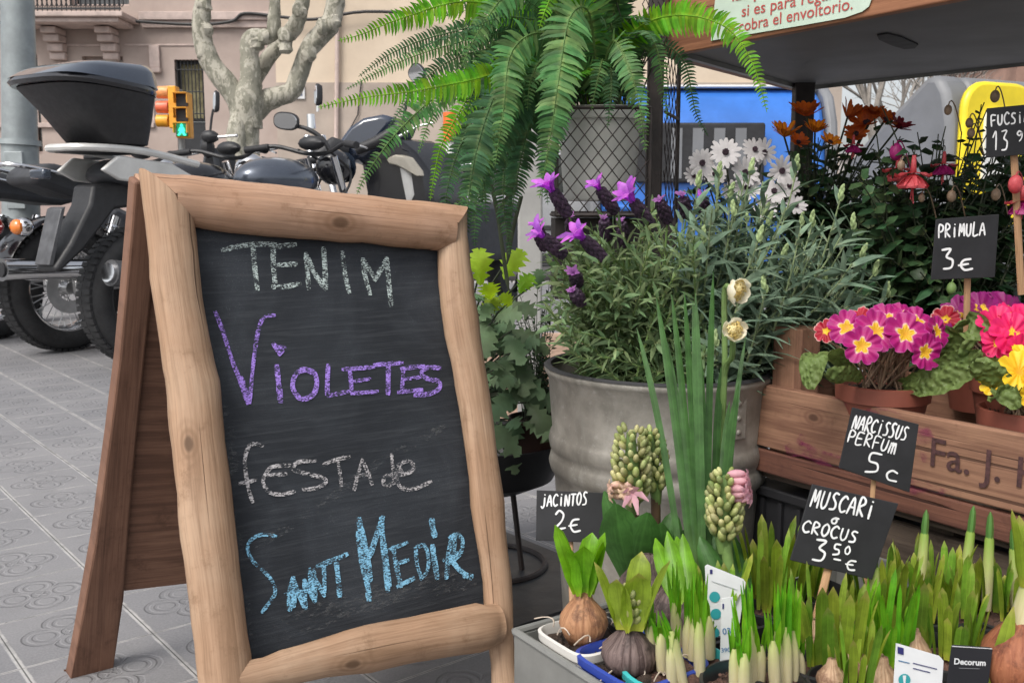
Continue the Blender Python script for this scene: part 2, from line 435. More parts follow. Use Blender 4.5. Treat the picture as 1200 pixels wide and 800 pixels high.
# ---- facades across the street
m_pink = M('pink_render', (.41, .325, .285), .9, .10, .8, .25, 30, col2=(.46, .37, .325), dirt=.45)
m_pinkb = M('pink_base_render', (.35, .27, .245), .9, .12, 1.2, .25, 30, dirt=.3)
m_beige = M('beige_render', (.60, .49, .375), .9, .08, .7, .2, 30, col2=(.66, .545, .42), dirt=.2)
m_beigeb = M('stained_base_render', (.40, .335, .285), .9, .15, 1.0, .25, 25, dirt=.4)
m_trim = M('pale_stone_trim', (.50, .40, .36), .9, .15, 4, .25, 40, dirt=.45)
m_iron = M('black_iron', (.02, .02, .022), .5, .2, 30)
m_pane = glass('dark_window_glass', (.03, .03, .03), .12)
m_curt = M('yellowed_blind', (.28, .25, .14), .8, .3, 6)
m_shut = M('roller_shutter', (.62, .58, .54), .6, .1, 10)
m_door = M('dark_door_paint', (.02, .021, .024), .45, .2, 9)
YW = 22.0
def wx(px): return (px - 600) / F * YW * 1.0
def wpt(px, py): return U(px, py, YW)
def wall_open(mb, x0, x1, z0, z1, Y, dep, ops):
    xs = sorted(set([x0, x1] + [o[0] for o in ops] + [o[1] for o in ops])); zs = sorted(set([z0, z1] + [o[2] for o in ops] + [o[3] for o in ops]))
    for i in range(len(xs) - 1):
        for k in range(len(zs) - 1):
            cx, cz = (xs[i] + xs[i + 1]) / 2, (zs[k] + zs[k + 1]) / 2
            if any(o[0] < cx < o[1] and o[2] < cz < o[3] for o in ops): continue
            mb.add([(xs[i], Y, zs[k]), (xs[i + 1], Y, zs[k]), (xs[i + 1], Y, zs[k + 1]), (xs[i], Y, zs[k + 1])], [[0, 1, 2, 3]])
    for a, c, e, f in ops:
        q = Y + dep
        mb.add([(a, Y, e), (c, Y, e), (c, Y, f), (a, Y, f), (a, q, e), (c, q, e), (c, q, f), (a, q, f)], [[0, 4, 5, 1], [1, 5, 6, 2], [2, 6, 7, 3], [3, 7, 4, 0]])
    mb.add([(x0, Y, z1), (x1, Y, z1), (x1, Y + 8, z1), (x0, Y + 8, z1), (x0, Y, z0), (x0, Y + 8, z0), (x1, Y, z0), (x1, Y + 8, z0)], [[0, 1, 2, 3], [0, 3, 5, 4], [1, 6, 7, 2]])
XS = wx(331)
def zpx(py, Y=YW): return U(600, py, Y).z
pk = thing('apartment_building', 'pinkish town building with a stone balcony and barred window, across the street', 'building', (-10, YW, 0))
bd = wpt(204, 70); bd2 = wpt(243, 200)
ow = wpt(96, 66); ow2 = wpt(147, 130); lw = wpt(30, 64); lw2 = wpt(48, 135)
ops = [(bd.x, bd2.x, 1.95, bd.z), (ow.x, ow2.x, 1.9, ow.z), (lw.x, lw2.x, 1.9, lw.z), (-15.2, -14.0, 5.2, 7.6), (ow.x - .2, ow2.x + .2, 5.05, 7.6)]
mb = MB(); wall_open(mb, -18, XS - .004, 0.02, 11, YW, .3, ops); mb.build('wall', m_pink, pk, smooth=False)
mb = MB(); mb.box(-18, bd.x - .25, YW - .06, YW - .002, .02, 1.05); mb.box(bd2.x + .25, XS - .01, YW - .06, YW - .002, .02, 1.05); mb.build('base_course', m_pinkb, pk, smooth=False)
# string course, panel mouldings
mb = MB()
z = zpx(22); mb.box(wx(180), XS - .008, YW - .16, YW - .002, z - .05, z + .12); mb.box(wx(182), XS - .012, YW - .09, YW - .002, z - .2, z - .052)
mb.box(-18, wx(38), YW - .16, YW - .002, z - .05, z + .12)
z = zpx(53); mb.box(wx(84), wx(150), YW - .035, YW - .002, z - .03, z + .02); mb.box(wx(160), wx(250), YW - .025, YW - .002, z - .02, z + .02)
z = zpx(147); mb.box(-18, wx(190), YW - .07, YW - .002, z - .05, z + .05)
for px in (84, 150, 55, 188): mb.box(wx(px), wx(px) + .05, YW - .035, YW - .002, zpx(150) + .06, zpx(54))
mb.build('moulding', m_trim, pk, smooth=False, bevel=.015)
mb = MB(); z = zpx(62); mb.box(wx(188), wx(200), YW - .08, YW - .002, zpx(80), zpx(54)); mb.box(wx(190), wx(201), YW - .13, YW - .002, zpx(86), zpx(80)); mb.build('wall_bracket', m_trim, pk, smooth=False, bevel=.02)
# balcony
bal = MB(); z0 = zpx(25, YW - .95); z1 = zpx(13, YW - .95); xa, xb = wx(40), wx(178)
bal.box(xa, xb, YW - .95, YW - .004, z0 + .10, z1); bal.box(xa + .12, xb - .12, YW - .86, YW - .004, z0, z0 + .098)
bo = bal.build('balcony', m_trim, pk, smooth=False, bevel=.02)
rl = MB(); rl.box(xa + .05, xb - .05, YW - .9, YW - .85, z1 + .95, z1 + 1.0); rl.box(xa + .05, xb - .05, YW - .9, YW - .86, z1 + .04, z1 + .08); rl.box(xa + .05, xb - .05, YW - .89, YW - .87, z1 + .3, z1 + .33)
x = xa + .06
while x < xb - .05:
    rl.tube([(x, YW - .88, z1 + .01), (x, YW - .88, z1 + .97)], .012, 5)
    rl.tube([(x + .05 + .045 * math.cos(a), YW - .88, z1 + .19 + .09 * math.sin(a)) for a in [i * .7 for i in range(10)]], .011, 4)
    x += .1
rl.build('balcony_railing', m_iron, bo)
for px in (86, 146):
    cb = MB(); x = wx(px); 
    for k, (d, h) in enumerate(((.55, .14), (.42, .16), (.26, .18), (.16, .16))):
        zt = z0 - .02 - sum((.14, .16, .18, .16)[:k]) ; cb.box(x - .17, x + .17, YW - d, YW - .004, zt - h + .004, zt)
    cb.build('corbel', m_trim, pk, smooth=False, bevel=.03)
def winpart(parent, name, o, mats, bars=0, shutter=None):
    f = MB(); a, c, e, g = o; Y = YW + .18
    for q in ((a, a + .07, e, g), (c - .07, c, e, g), (a + .07, c - .07, g - .07, g), (a + .07, c - .07, e, e + .07)): f.box(q[0] + .002, q[1] - .002, Y, Y + .06, q[2] + .002, q[3] - .002)
    fr = f.build(name, m_iron if bars else m_trim, parent, smooth=False)
    p = MB(); p.box(a, c, Y + .065, Y + .09, e, g); p.build('pane', mats, fr, smooth=False)
    if bars:
        bb = MB()
        for i in range(8): x = a + (c - a) * (i + .5) / 8; bb.tube([(x, YW + .06, e), (x, YW + .06, g)], .013, 5)
        for k in range(3): z = e + (g - e) * (.12 + .36 * k); bb.tube([(a, YW + .06, z), (c, YW + .06, z)], .013, 5)
        bb.build('bars', m_iron, fr)
    if shutter:
        sb = MB()
        for k in range(7): sb.box(a + .07, c - .07, Y - .03, Y - .005, g - .06 - .075 * (k + 1), g - .063 - .075 * k)
        sb.build('shutter', m_shut, fr, smooth=False)
winpart(pk, 'window', (bd.x, bd2.x, 2.62, bd.z), m_curt, bars=1)
dd = MB(); dd.box(bd.x + .01, bd2.x - .01, YW + .12, YW + .2, 1.96, 2.60); dd.build('dark_panel', m_door, pk, smooth=False)
winpart(pk, 'window', ops[1], m_pane, shutter=1); winpart(pk, 'window', ops[2], m_pane); winpart(pk, 'window', ops[3], m_pane); winpart(pk, 'window', ops[4], m_pane)
cbm = M('black_cable', (.03, .028, .028), .6)
mb = MB(); pts = [wpt(*p) for p in ((-40, 22), (30, 31), (45, 22), (85, 22), (135, 25), (190, 29), (240, 31), (275, 27), (290, 18), (330, 22), (370, 25), (430, 16), (520, 20))]
mb.tube([p - Vector((0, .2, 0)) for p in poly(pts, 5)], .035, 6); tag(mb.build('wall_cable', cbm), 'thick black cable sagging along the building fronts under the balcony', 'cable')

be = thing('apartment_building', 'cream building with a darker stained base, adjoining the pinkish one on its right', 'building', (0, YW, 0))
mb = MB(); wall_open(mb, XS, 7.2, zpx(97), 12, YW - .02, .3, [(-1.2, .1, 5.2, 7.6), (2.5, 3.8, 5.2, 7.6)]); mb.build('wall', m_beige, be, smooth=False)
mb = MB(); wall_open(mb, XS, 7.2, .02, zpx(97) - .004, YW - .06, .3, [(-1.4, .2, .1, 2.5)]); mb.build('base_course', m_beigeb, be, smooth=False)
mb = MB(); mb.box(-1.39, .19, YW + .1, YW + .18, .1, 2.49); mb.build('door', m_door, be, smooth=False)
for q in ((-1.2, .1), (2.5, 3.8)):
    winpart(be, 'window', (q[0], q[1], 5.2, 7.6), m_pane)
mb = MB(); mb.tube([wpt(397, -60) - Vector((0, .12, 0)), wpt(396, 97) - Vector((0, .12, 0)), wpt(395, 200) - Vector((0, .16, 0))], .05, 8); mb.build('drainpipe', m_trim, be)
mb = MB(); mb.tube([wpt(424, 97) - Vector((0, .1, 0)), wpt(420, 135) - Vector((0, .1, 0)), wpt(412, 150) - Vector((0, .1, 0)), wpt(405, 175) - Vector((0, .1, 0))], .015, 5); mb.build('wire', cbm, be)
# street plaque of four tiles with blue lettering too small to read
pl = MB(); pl.box(wx(343), wx(364), YW - .10, YW - .07, zpx(116.5), zpx(101)); po = pl.build('street_plaque', M('glazed_tile', (.62, .62, .62), .25, .05), smooth=False)
tag(po, 'small white street plaque with blue marks on the cream wall behind the tree', 'plaque')
pm = MB(); random.seed(3)
for r_ in range(2):
    for k in range(4): 
        x = wx(346 + k * 4.3); z = zpx(105.5 + r_ * 6); pm.box(x, x + .045, YW - .108, YW - .1, z - .03, z + .03)
pm.build('blue_marks', M('blue_glaze', (.10, .12, .2), .3), po, smooth=False)

# ---- far end of the street, seen between the shelf and the bins
m_brickf = M('distant_brick', (.36, .22, .17), .9, .25, .4, 0)
fb = thing('brick_building', 'distant reddish brick building at the end of the street beyond bare trees', 'building', (30, 78, 0))
mb = MB(); mb.box(39, 59, 78, 90, -.1, 12.5); mb.build('wall', m_brickf, fb, smooth=False)
mb = MB()
for i in range(6):
    for k in range(4): mb.box(40 + i * 3, 41.3 + i * 3, 77.9, 77.997, 1.5 + k * 2.9, 3.2 + k * 2.9)
o = mb.build('windows', m_pane, fb, smooth=False); o['kind'] = 'stuff'
mb = MB(); mb.box(38.6, 59.4, 77.6, 90.4, 12.504, 12.9); mb.build('roof', m_trim, fb, smooth=False)
fc = thing('office_building', 'pale distant block closing the street behind the branches', 'building', (15, 95, 0))
mb = MB(); mb.box(5, 33, 95, 110, -.1, 5.5); mb.build('wall', M('pale_concrete', (.45, .42, .40), .9, .15, .3), fc, smooth=False)
mb = MB(); mb.box(4.7, 33.3, 94.7, 110.3, 5.504, 5.9); mb.build('roof', m_trim, fc, smooth=False)
m_barkf = M('grey_bark', (.26, .235, .21), .9, .25, 3)
def bare_tree(loc, h, seed, label, r=.16):
    random.seed(seed); root = thing('bare_tree', label, 'tree', loc, 'bare street trees at the end of the street')
    tr = MB(); br = MB(); base = Vector(loc)
    def grow(p, d, L, r, lev, mb):
        pts = [p]; q = p.copy(); dd = d.copy()
        for i in range(3):
            dd = (dd + Vector((ru(-.2, .2), ru(-.2, .2), ru(-.02, .15)))).normalized(); q = q + dd * L / 3; pts.append(q.copy())
        mb.tube(pts, [r, r * .9, r * .8, r * .65], 7 if lev < 2 else 4, cap=False)
        if lev < 6:
            for k in range(3 if lev < 5 else 2):
                a = ru(0, 6.28); s_ = ru(.35, .8); o_ = dd.orthogonal().normalized(); o2 = dd.cross(o_)
                nd = (dd + (o_ * math.cos(a) + o2 * math.sin(a)) * s_).normalized()
                grow(pts[ru_i(1, 3)], nd, L * ru(.6, .82), r * .6, lev + 1, br)
    def ru_i(a, b_): return random.randint(a + 1, b_)
    grow(base, Vector((0, 0, 1)), h * .36, r, 0, tr)
    tr.build('trunk', m_barkf, root); br.build('crown', m_barkf, root)
bare_tree((13.6, 37, -.1), 11, 11, 'bare grey street tree with fine twigs, left one of those far beyond the shelf', .2)
bare_tree((18.5, 46, -.1), 12, 5, 'bare grey street tree with a forked trunk, farther and right of the first far tree', .22)
bare_tree((15.6, 41, -.1), 10, 23, 'bare grey street tree with a dense twiggy crown, between the first two far trees', .15)
bare_tree((26, 60, -.1), 13, 8, 'bare grey street tree in front of the distant brick building', .22)

# ---- plane tree on the kerb
_s = NT('plane_bark'); _o = _s.coord('Object', (1, 1, .55)); _a = _s.noise(_o, 9, 5, .7, .4); _b = _s.noise(_s.coord('Object', (1, 1, .6), (.4, .2, 1)), 17, 4, .65, .3); _f = _s.noise(_o, 90, 4, .7)
_c = _s.mix(_s.ss(_a, .47, .52), (.25, .24, .19), (.40, .375, .31)); _c = _s.mix(_s.m('MULTIPLY', _s.ss(_b, .54, .58), .8), _c, (.165, .16, .12)); _c = _s.mix(_s.m('MULTIPLY', _s.ss(_b, .40, .36), .8), _c, (.47, .45, .37)); _c = _s.mix(_s.m('MULTIPLY', _s.ss(_f, .58, .68), .35), _c, (.11, .10, .08))
_s.base(_c); _s.rough(.85); _s.bump(_s.m('ADD', _a, _s.m('MULTIPLY', _b, .6)), .5, .02); m_bark = _s.mat
pt = thing('plane_tree', 'pollarded plane tree with smooth mottled grey bark and bare knobbly limbs, behind the motorcycles', 'tree', U(288, 330, 9.2))
def limb(mb, pp, Y, hw, n=4):
    P = [U(a, c, Y + (d[0] if d else 0)) for a, c, *d in pp]; rr = [PR(h, p) for h, p in zip(hw, P)]
    mb.tube(poly(P, n), interp(rr, n), 14, wob=.012)
g0 = U(289, 331, 9.2); g0.z = -.02
mb = MB(); P = [g0, U(289, 260, 9.2), U(288, 200, 9.2), U(287, 160, 9.2), U(290, 120, 9.2), U(293, 95, 9.2)]
mb.tube(poly(P, 4), interp([PR(h, p) for h, p in zip((24, 19, 17, 17, 18, 12), P)], 4), 16, wob=.015)
limb(mb, ((281, 250, -.12), (279, 200, -.12), (277, 160, -.1), (281, 135, -.05)), 9.2, (12, 11, 12, 10))
mb.build('trunk', m_bark, pt)
for pp, hw in ((((288, 175), (281, 125), (265, 98), (245, 70), (236, 35), (238, 0), (242, -60)), (12, 13.5, 13, 12, 11, 9.5, 9)),
               (((293, 150), (294, 100), (292, 60), (296, 45), (318, 42), (321, 30), (322, 10), (326, -50)), (14, 13, 11, 11, 8, 8, 7, 6)),
               (((292, 135, .1), (312, 118, .1), (340, 108, .1), (350, 88, .1), (362, 58, .1), (385, 30, .1), (393, 5, .1), (398, -50, .1)), (15, 13, 11, 11, 11, 12, 11, 9)),
               (((296, 100, .2), (312, 72, .25), (330, 50, .3), (346, 30, .3), (354, 5, .3), (360, -50, .3)), (9, 9, 9, 10, 8, 8))):
    mb = MB(); limb(mb, pp, 9.2, hw, 6)
    for _ in range(3):
        i = random.randint(2, len(pp) - 2); p = U(pp[i][0] + ru(-8, 8), pp[i][1] + ru(-8, 8), 9.2 - .04); mb.ell(p, .07, .06, .07, seg=8, wob=.5)
    mb.build('limb', m_bark, pt)

# ---- lamp post
m_galv = M('galvanised_steel', (.30, .33, .335), .5, .18, 6, .1, 80, metal=.35, dirt=.25)
lp = thing('lamp_post', 'grey galvanised steel lamp post standing behind the parked motorcycles', 'lamp post', U(26, 376, 6.1))
bp = U(27, 377, 6.1); bp.z = 0; tp = U(17, -200, 6.1)
d = (tp - bp)
mb = MB(); mb.tube([bp, bp + d * .3, bp + d * .38], [.112, .108, .106], 20); mb.build('lower_tube', m_galv, lp)
mb = MB(); mb.tube([bp + d * .383, bp + d], [.102, .085], 20); mb.build('upper_tube', m_galv, lp)
mb = MB(); mb.tube([bp + d * .374, bp + d * .385], [.122, .119], 20); mb.build('collar', m_galv, lp)
mb = MB(); q = bp + d * .30; mb.obox(q + Vector((.02, -.104, 0)), (.055, 0, 0), (0, .012, 0), (0, 0, .17)); mb.build('hatch', m_galv, lp, bevel=.004)

# ---- traffic light
YT = 17.0
m_or = M('orange_enamel', (.78, .36, .03), .4, .12, 5, dirt=.15); m_blk = M('matt_black', (.015, .015, .017), .55, .2, 20)
m_pole = M('grey_pole_paint', (.22, .23, .23), .5, .15, 6)
tl = thing('traffic_light', 'orange traffic light on a grey pole with its green walking man lit', 'traffic light', (U(212, 200, YT).x, YT, .02))
xc = U(212, 150, YT).x
mb = MB(); mb.tube([(xc, YT, .02), (xc, YT, U(212, 105, YT).z)], .055, 12); mb.build('pole', m_pole, tl)
a = U(203, 103, YT); c = U(215, 152, YT)
h1 = MB(); h1.box(a.x, c.x - .01, YT - .30, YT - .07, c.z, a.z); ho = h1.build('signal_head', m_or, tl, bevel=.02)
for i, py in enumerate((110, 127, 143)):
    q = U(203, py, YT); hd = MB(); hd.lathe((q.x - .004, YT - .19, q.z), [(.10, 0), (.105, -.02), (.10, -.2), (.09, -.2), (.09, -.01)], 16, Vector((1, 0, 0)))
    hd.build('visor', [M('pale_orange_visor', (.8, .33, .12), .4), M('red_visor', (.75, .16, .08), .4), m_or][i], ho)  # top visor a paler orange than the enamel, middle one red
a = U(214, 112, YT); c = U(233, 164, YT)
h2 = MB(); h2.box(a.x + .01, c.x, YT - .46, YT - .24, c.z, a.z); ho2 = h2.build('pedestrian_head', m_or, tl, bevel=.02)
for py in (121, 138, 155):
    q = U(224, py, YT); k = MB(); k.box(q.x - .1, q.x + .1, YT - .475, YT - .455, q.z - .105, q.z + .105)
    lens = k.build('lens', m_blk, ho2, bevel=.008)
    v = MB(); v.box(q.x - .115, q.x + .115, YT - .60, YT - .47, q.z + .106, q.z + .118); v.box(q.x - .117, q.x - .105, YT - .58, YT - .47, q.z - .05, q.z + .104); v.box(q.x + .105, q.x + .117, YT - .58, YT - .47, q.z - .05, q.z + .104)
    v.build('hood', m_or, ho2)
    if py == 155:
        gm = emis('green_signal', (.04, .95, .5), 1.6); g = MB(); Y = YT - .483
        g.ell((q.x, Y, q.z + .072), .026, .008, .026); 
        g.prism([(q.x - .035, Y, q.z + .045), (q.x + .035, Y, q.z + .045), (q.x + .055, Y, q.z - .02), (q.x + .03, Y, q.z - .02), (q.x + .07, Y, q.z - .09), (q.x + .03, Y, q.z - .09), (q.x, Y, q.z - .04), (q.x - .04, Y, q.z - .09), (q.x - .075, Y, q.z - .09), (q.x - .03, Y, q.z - .02), (q.x - .06, Y, q.z - .02)], Vector((0, .006, 0)))
        g.build('walking_man', gm, lens)
        bk = MB(); bk.box(q.x - .085, q.x + .085, YT - .4785, YT - .4752, q.z - .095, q.z + .1); bk.build('lit_ground', emis('dim_green', (.03, .40, .2), .45), lens)

# ---- recycling containers
m_blue = M('blue_plastic', (.035, .15, .50), .35, .12, 3, .1, 40, dirt=.15); m_yel = M('yellow_plastic', (.80, .62, .02), .35, .1, 3, .1, 40, dirt=.1)
m_cgrey = M('grey_plastic', (.17, .175, .185), .5, .1, 3, .1, 60, dirt=.2); m_cdk = M('dark_rubber', (.02, .02, .022), .7)
m_wht = M('white_plastic', (.7, .7, .68), .4, .06, 4)
def container(px0, px1, pytop, Y, body, label, side, depth=1.15):
    A, B_ = U(px0, 200, Y), U(px1, 200, Y); zt = U(600, pytop, Y).z; x0, x1 = A.x, B_.x
    root = thing('recycling_container', label, 'recycling bin', ((x0 + x1) / 2, Y, 0), 'street recycling containers')
    mb = MB()
    # side cheeks with a rounded front profile
    prof = [(0, .12), (-.02, .5), (0, zt * .62), (.06, zt * .8), (.2, zt * .93), (.42, zt - .0), (depth - .35, zt), (depth - .15, zt * .95), (depth, zt * .8), (depth, .12)]
    for xx in (x0 - .07, x1 - .03):
        mb = MB(); mb.prism([(xx, Y - .04 + a, z) for a, z in prof], Vector((.10, 0, 0))); mb.build('end_cheek', m_cgrey, root, bevel=.03)
    mb = MB(); pr2 = [(a + .03, z - .04) for a, z in prof]
    mb.prism([(x0 + .034, Y - .04 + a, z) for a, z in pr2], Vector((x1 - x0 - .068, 0, 0))); mb.build('body', body, root, bevel=.05)
    # mouth: a framed recess with slats behind
    zz0, zz1 = zt * .5, zt * .79
    fr = MB(); xm0, xm1 = x0 + .35, x1 - .62
    fr.box(xm0, xm1, Y - .075, Y - .035, zz0, zz1); fo = fr.build('mouth_panel', m_cdk, root, bevel=.05)
    sl = MB()
    for k in range(5): x = xm0 + .12 + k * (xm1 - xm0 - .2) / 5; sl = MB(); sl.box(x, x + .1, Y - .083, Y - .07, zz0 + .04, zz1 - .05); sl.build('slat', m_cgrey, fo)
    bar = MB(); bar.tube([(x0 + .05, Y - .1, zt * .38), (x1 - .1, Y - .1, zt * .38)], .035, 10); bar.build('pedal_bar', body, root)
    lid = MB(); lid.box(x0 + .05, x1 - .05, Y + .30, Y + .75, zt - .037, zt - .012); lid.build('top_lid', m_cgrey if side else m_wht, root, bevel=.01)
    wv = MB()
    for xx in (x0 + .25, x1 - .25):
        for yy in (Y + .2, Y + depth - .2): wv.lathe((xx - .03, yy, .1), [(.001, 0), (.1, 0), (.1, .06), (.001, .06)], 14, Vector((1, 0, 0)))
    wv.build('castors', m_cdk, root)
    return root
container(700, 972, 93, 9.2, m_blue, 'blue recycling container with rounded corners and a dark mouth, behind the wire rack', 0)
# yellow container seen at an angle: grey flank and yellow front
yc = thing('recycling_container', 'yellow recycling container with a grey rounded flank, behind the fuchsias', 'recycling bin', (4.8, 8.6, 0), 'street recycling containers')
ang = R(24)
def yl(u_, v_, z): c_, s_ = math.cos(ang), math.sin(ang); o_ = U(1106, 250, 8.1); return Vector((o_.x + u_ * c_ - v_ * s_, 8.1 + u_ * s_ + v_ * c_, z))
zt = U(600, 84, 8.1).z
prof = [(0, .12), (-.02, .6), (-.01, zt * .78), (.05, zt * .92), (.14, zt - .01), (.26, zt), (.5, zt * .9), (.9, zt * .74), (1.3, zt * .55), (1.38, .7), (1.38, .12)]
mb = MB(); mb.prism([yl(0, a, z) for a, z in prof], yl(.3, 0, 0) - yl(0, 0, 0)); mb.build('grey_flank', m_cgrey, yc, bevel=.06)
mb = MB(); mb.prism([yl(.304, a, z) for a, z in prof], yl(1.6, 0, 0) - yl(.304, 0, 0)); mb.build('body', m_cgrey, yc, bevel=.05)
def rr(u0, u1, z0, z1, r, v):
    out = []
    for cx, cz, a0 in ((u1 - r, z0 + r, -90), (u1 - r, z1 - r, 0), (u0 + r, z1 - r, 90), (u0 + r, z0 + r, 180)):
        for k in range(6): a = R(a0 + 18 * k); out.append(yl(cx + r * math.cos(a), v, cz + r * math.sin(a)))
    return out
mb = MB(); mb.prism(rr(.06, .86, .55, zt - .07, .22, -.10), yl(0, .08, 0) - yl(0, 0, 0)); fo = mb.build('yellow_front', m_yel, yc, bevel=.03)
mb = MB(); mb.prism(rr(.27, .66, .85, zt - .28, .1, -.125), yl(0, .024, 0) - yl(0, 0, 0)); mb.build('notice_panel', m_wht, fo)
mb = MB(); mb.prism(rr(.90, 1.6, .55, zt - .07, .18, -.10), yl(0, .08, 0) - yl(0, 0, 0)); mb.build('yellow_front', m_yel, yc, bevel=.03)

# ---- parked car, orange-topped post, slim grey post
m_sil = M('silver_car_paint', (.5, .51, .53), .25, .05, 5, metal=.6, coat=.8); m_tyre = M('tyre_rubber', (.022, .022, .023), .75, .25, 20, .4, 120)
m_chr = M('chrome', (.75, .75, .76), .12, .05, 5, metal=1); m_rim = M('cast_alloy', (.55, .55, .55), .3, .1, 8, metal=.9)
m_cg = glass('car_glass', (.015, .02, .02), .05)
def parked_car(x0, Y):
    root = thing('parked_car', 'silver parked car seen in slivers between the fern fronds and the grey post', 'car', (x0 + 2, Y + .85, -.13))
    z = -.13
    mb = MB(); pf = [(0, .32), (.02, .62), (.12, .82), (.9, .95), (1.55, 1.36), (2.7, 1.42), (3.5, 1.2), (3.85, .98), (4.15, .92), (4.2, .5), (4.15, .3), (3.6, .28), (3.45, .55), (3.2, .62), (2.95, .55), (2.8, .26), (1.3, .26), (1.15, .55), (.9, .62), (.65, .55), (.5, .28)]
    mb.prism([(x0 + a, Y, z + c) for a, c in pf], Vector((0, 1.7, 0))); mb.build('body', m_sil, root, bevel=.06)
    for wpf in ([(1.05, .99), (1.6, 1.32), (2.15, 1.36), (2.15, .99)], [(2.22, .99), (2.22, 1.36), (2.7, 1.36), (3.4, 1.16), (3.5, .99)]):
        mb = MB(); mb.prism([(x0 + a, Y - .012, z + c) for a, c in wpf], Vector((0, .02, 0))); mb.build('side_window', m_cg, root, smooth=False)
    mb = MB(); mb.box(x0 + 1.2, x0 + 2.9, Y - .03, Y - .004, z + .3, z + .40); mb.build('sill', m_cdk, root, bevel=.01)
    mb = MB(); mb.box(x0 + .9, x0 + 3.6, Y - .025, Y - .004, z + .62, z + .67); mb.build('door_strip', m_cdk, root, bevel=.008)
    for wx_ in (.9, 3.2):
        mb = MB(); mb.lathe((x0 + wx_, Y + .18, z + .31), [(.18, .02), (.3, .02), (.31, 0), (.31, -.17), (.29, -.19), (.2, -.18), (.19, -.15)], 24, Vector((0, 1, 0)))
        wo_ = mb.build('wheel', m_tyre, root); r_ = MB(); r_.lathe((x0 + wx_, Y + .18, z + .31), [(.001, -.16), (.05, -.16), (.1, -.13), (.19, -.15), (.2, -.17)], 24, Vector((0, 1, 0))); r_.build('rim', m_rim, wo_)
    mb = MB(); mb.box(x0 + .0, x0 + .06, Y + .1, Y + .4, z + .62, z + .76); mb.build('headlight', m_wht, root, bevel=.01)
parked_car(-1.9, 9.8)
dp = thing('marker_post', 'slim pale marker post with an orange top, behind the scooter and fern', 'post', (U(527, 330, 7.6).x, 7.6, 0))
x = U(527, 150, 7.6).x
mb = MB(); mb.tube([(x, 7.6, 0), (x, 7.6, U(527, 166, 7.6).z)], .03, 10); mb.build('pole', m_wht, dp)
mb = MB(); mb.tube([(x, 7.6, U(527, 165.5, 7.6).z), (x, 7.6, U(527, 132, 7.6).z)], .05, 12); mb.build('orange_top', M('orange_plastic', (.85, .16, .03), .5), dp)
gp = thing('grey_post', 'slim pale grey square post beside the fern, behind the lavender', 'post', (U(621, 400, 2.75).x, 2.75, 0))
q = U(621, 300, 2.75); mb = MB(); mb.box(q.x - .034, q.x + .034, 2.72, 2.78, 0, 1.35); mb.build('shaft', M('pale_grey_paint', (.33, .325, .31), .6, .12, 9), gp, bevel=.006)
mb = MB(); mb.box(q.x - .07, q.x + .07, 2.68, 2.82, .001, .012); mb.build('base_plate', m_galv, gp)
# low timber edging beyond the plant stand
te = MB(); 
for k in range(3): te.obox(U(640, 470 - 0, 3.2) + Vector((.1, 0, -.0)) * 1 + Vector((0, 0, -.0 + k * .105 - .03)), (.42, 0.02, 0), (0, .012, 0), (0, 0, .048))
tag(te.build('slatted_box', wood('pale_pine', (.52, .36, .27), (.48, .33, .24), (.3, .2, .14), .7), bevel=.003), 'pale pinkish slatted wooden box on the pavement behind the plant stand', 'crate')
# ================================================================== motorcycles
m_bkp = M('black_gloss_paint', (.012, .012, .015), .22, .2, 10, coat=.5); m_bkm = M('black_moulded_plastic', (.022, .022, .024), .5, .2, 30, .15, 200)
m_seat = M('seat_vinyl', (.035, .037, .042), .55, .15, 20, .2, 300); m_gun = M('gunmetal_paint', (.10, .115, .145), .28, .1, 6, metal=.6, coat=.6)
m_silp = M('silver_panel', (.68, .67, .64), .35, .1, 8, metal=.25); m_alu = M('brushed_alloy', (.5, .5, .5), .35, .15, 15, metal=.9)
m_lens = glass('smoked_lid', (.03, .042, .065), .04); m_lens.node_tree.nodes['Principled BSDF'].inputs['Coat Weight'].default_value = 1; m_lens.node_tree.nodes['Principled BSDF'].inputs['Metallic'].default_value = .25; m_red = glass('red_lens', (.35, .01, .01), .15); m_orl = glass('amber_lens', (.75, .20, .02), .2)
m_mir = M('mirror_glass', (.8, .8, .8), .03, .02, 5, metal=1); m_scr = glass('tinted_screen', (.025, .035, .06), .06)
m_eng = M('engine_casting', (.12, .12, .125), .45, .25, 20, .3, 80, metal=.6)
def side(mb, pts, y0, y1): mb.prism([(x, y0, z) for x, z in pts], Vector((0, y1 - y0, 0)))
def arcband(mb, cx, cz, r, a0, a1, y, th, n=12):
    P = []
    for i in range(n + 1):
        a = R(a0 + (a1 - a0) * i / n); P.append((math.cos(a), math.sin(a)))
    vs = []; fs = []
    for c_, s_ in P:
        for rr_, yy in ((r, -y), (r + th, -y * .8), (r + th, y * .8), (r, y)): vs.append((cx + rr_ * c_, yy, cz + rr_ * s_))
    for i in range(n):
        for k in range(4): fs.append([i * 4 + k, i * 4 + (k + 1) % 4, (i + 1) * 4 + (k + 1) % 4, (i + 1) * 4 + k])
    fs += [[0, 1, 2, 3], [n * 4 + 3, n * 4 + 2, n * 4 + 1, n * 4]]; mb.add(vs, fs)
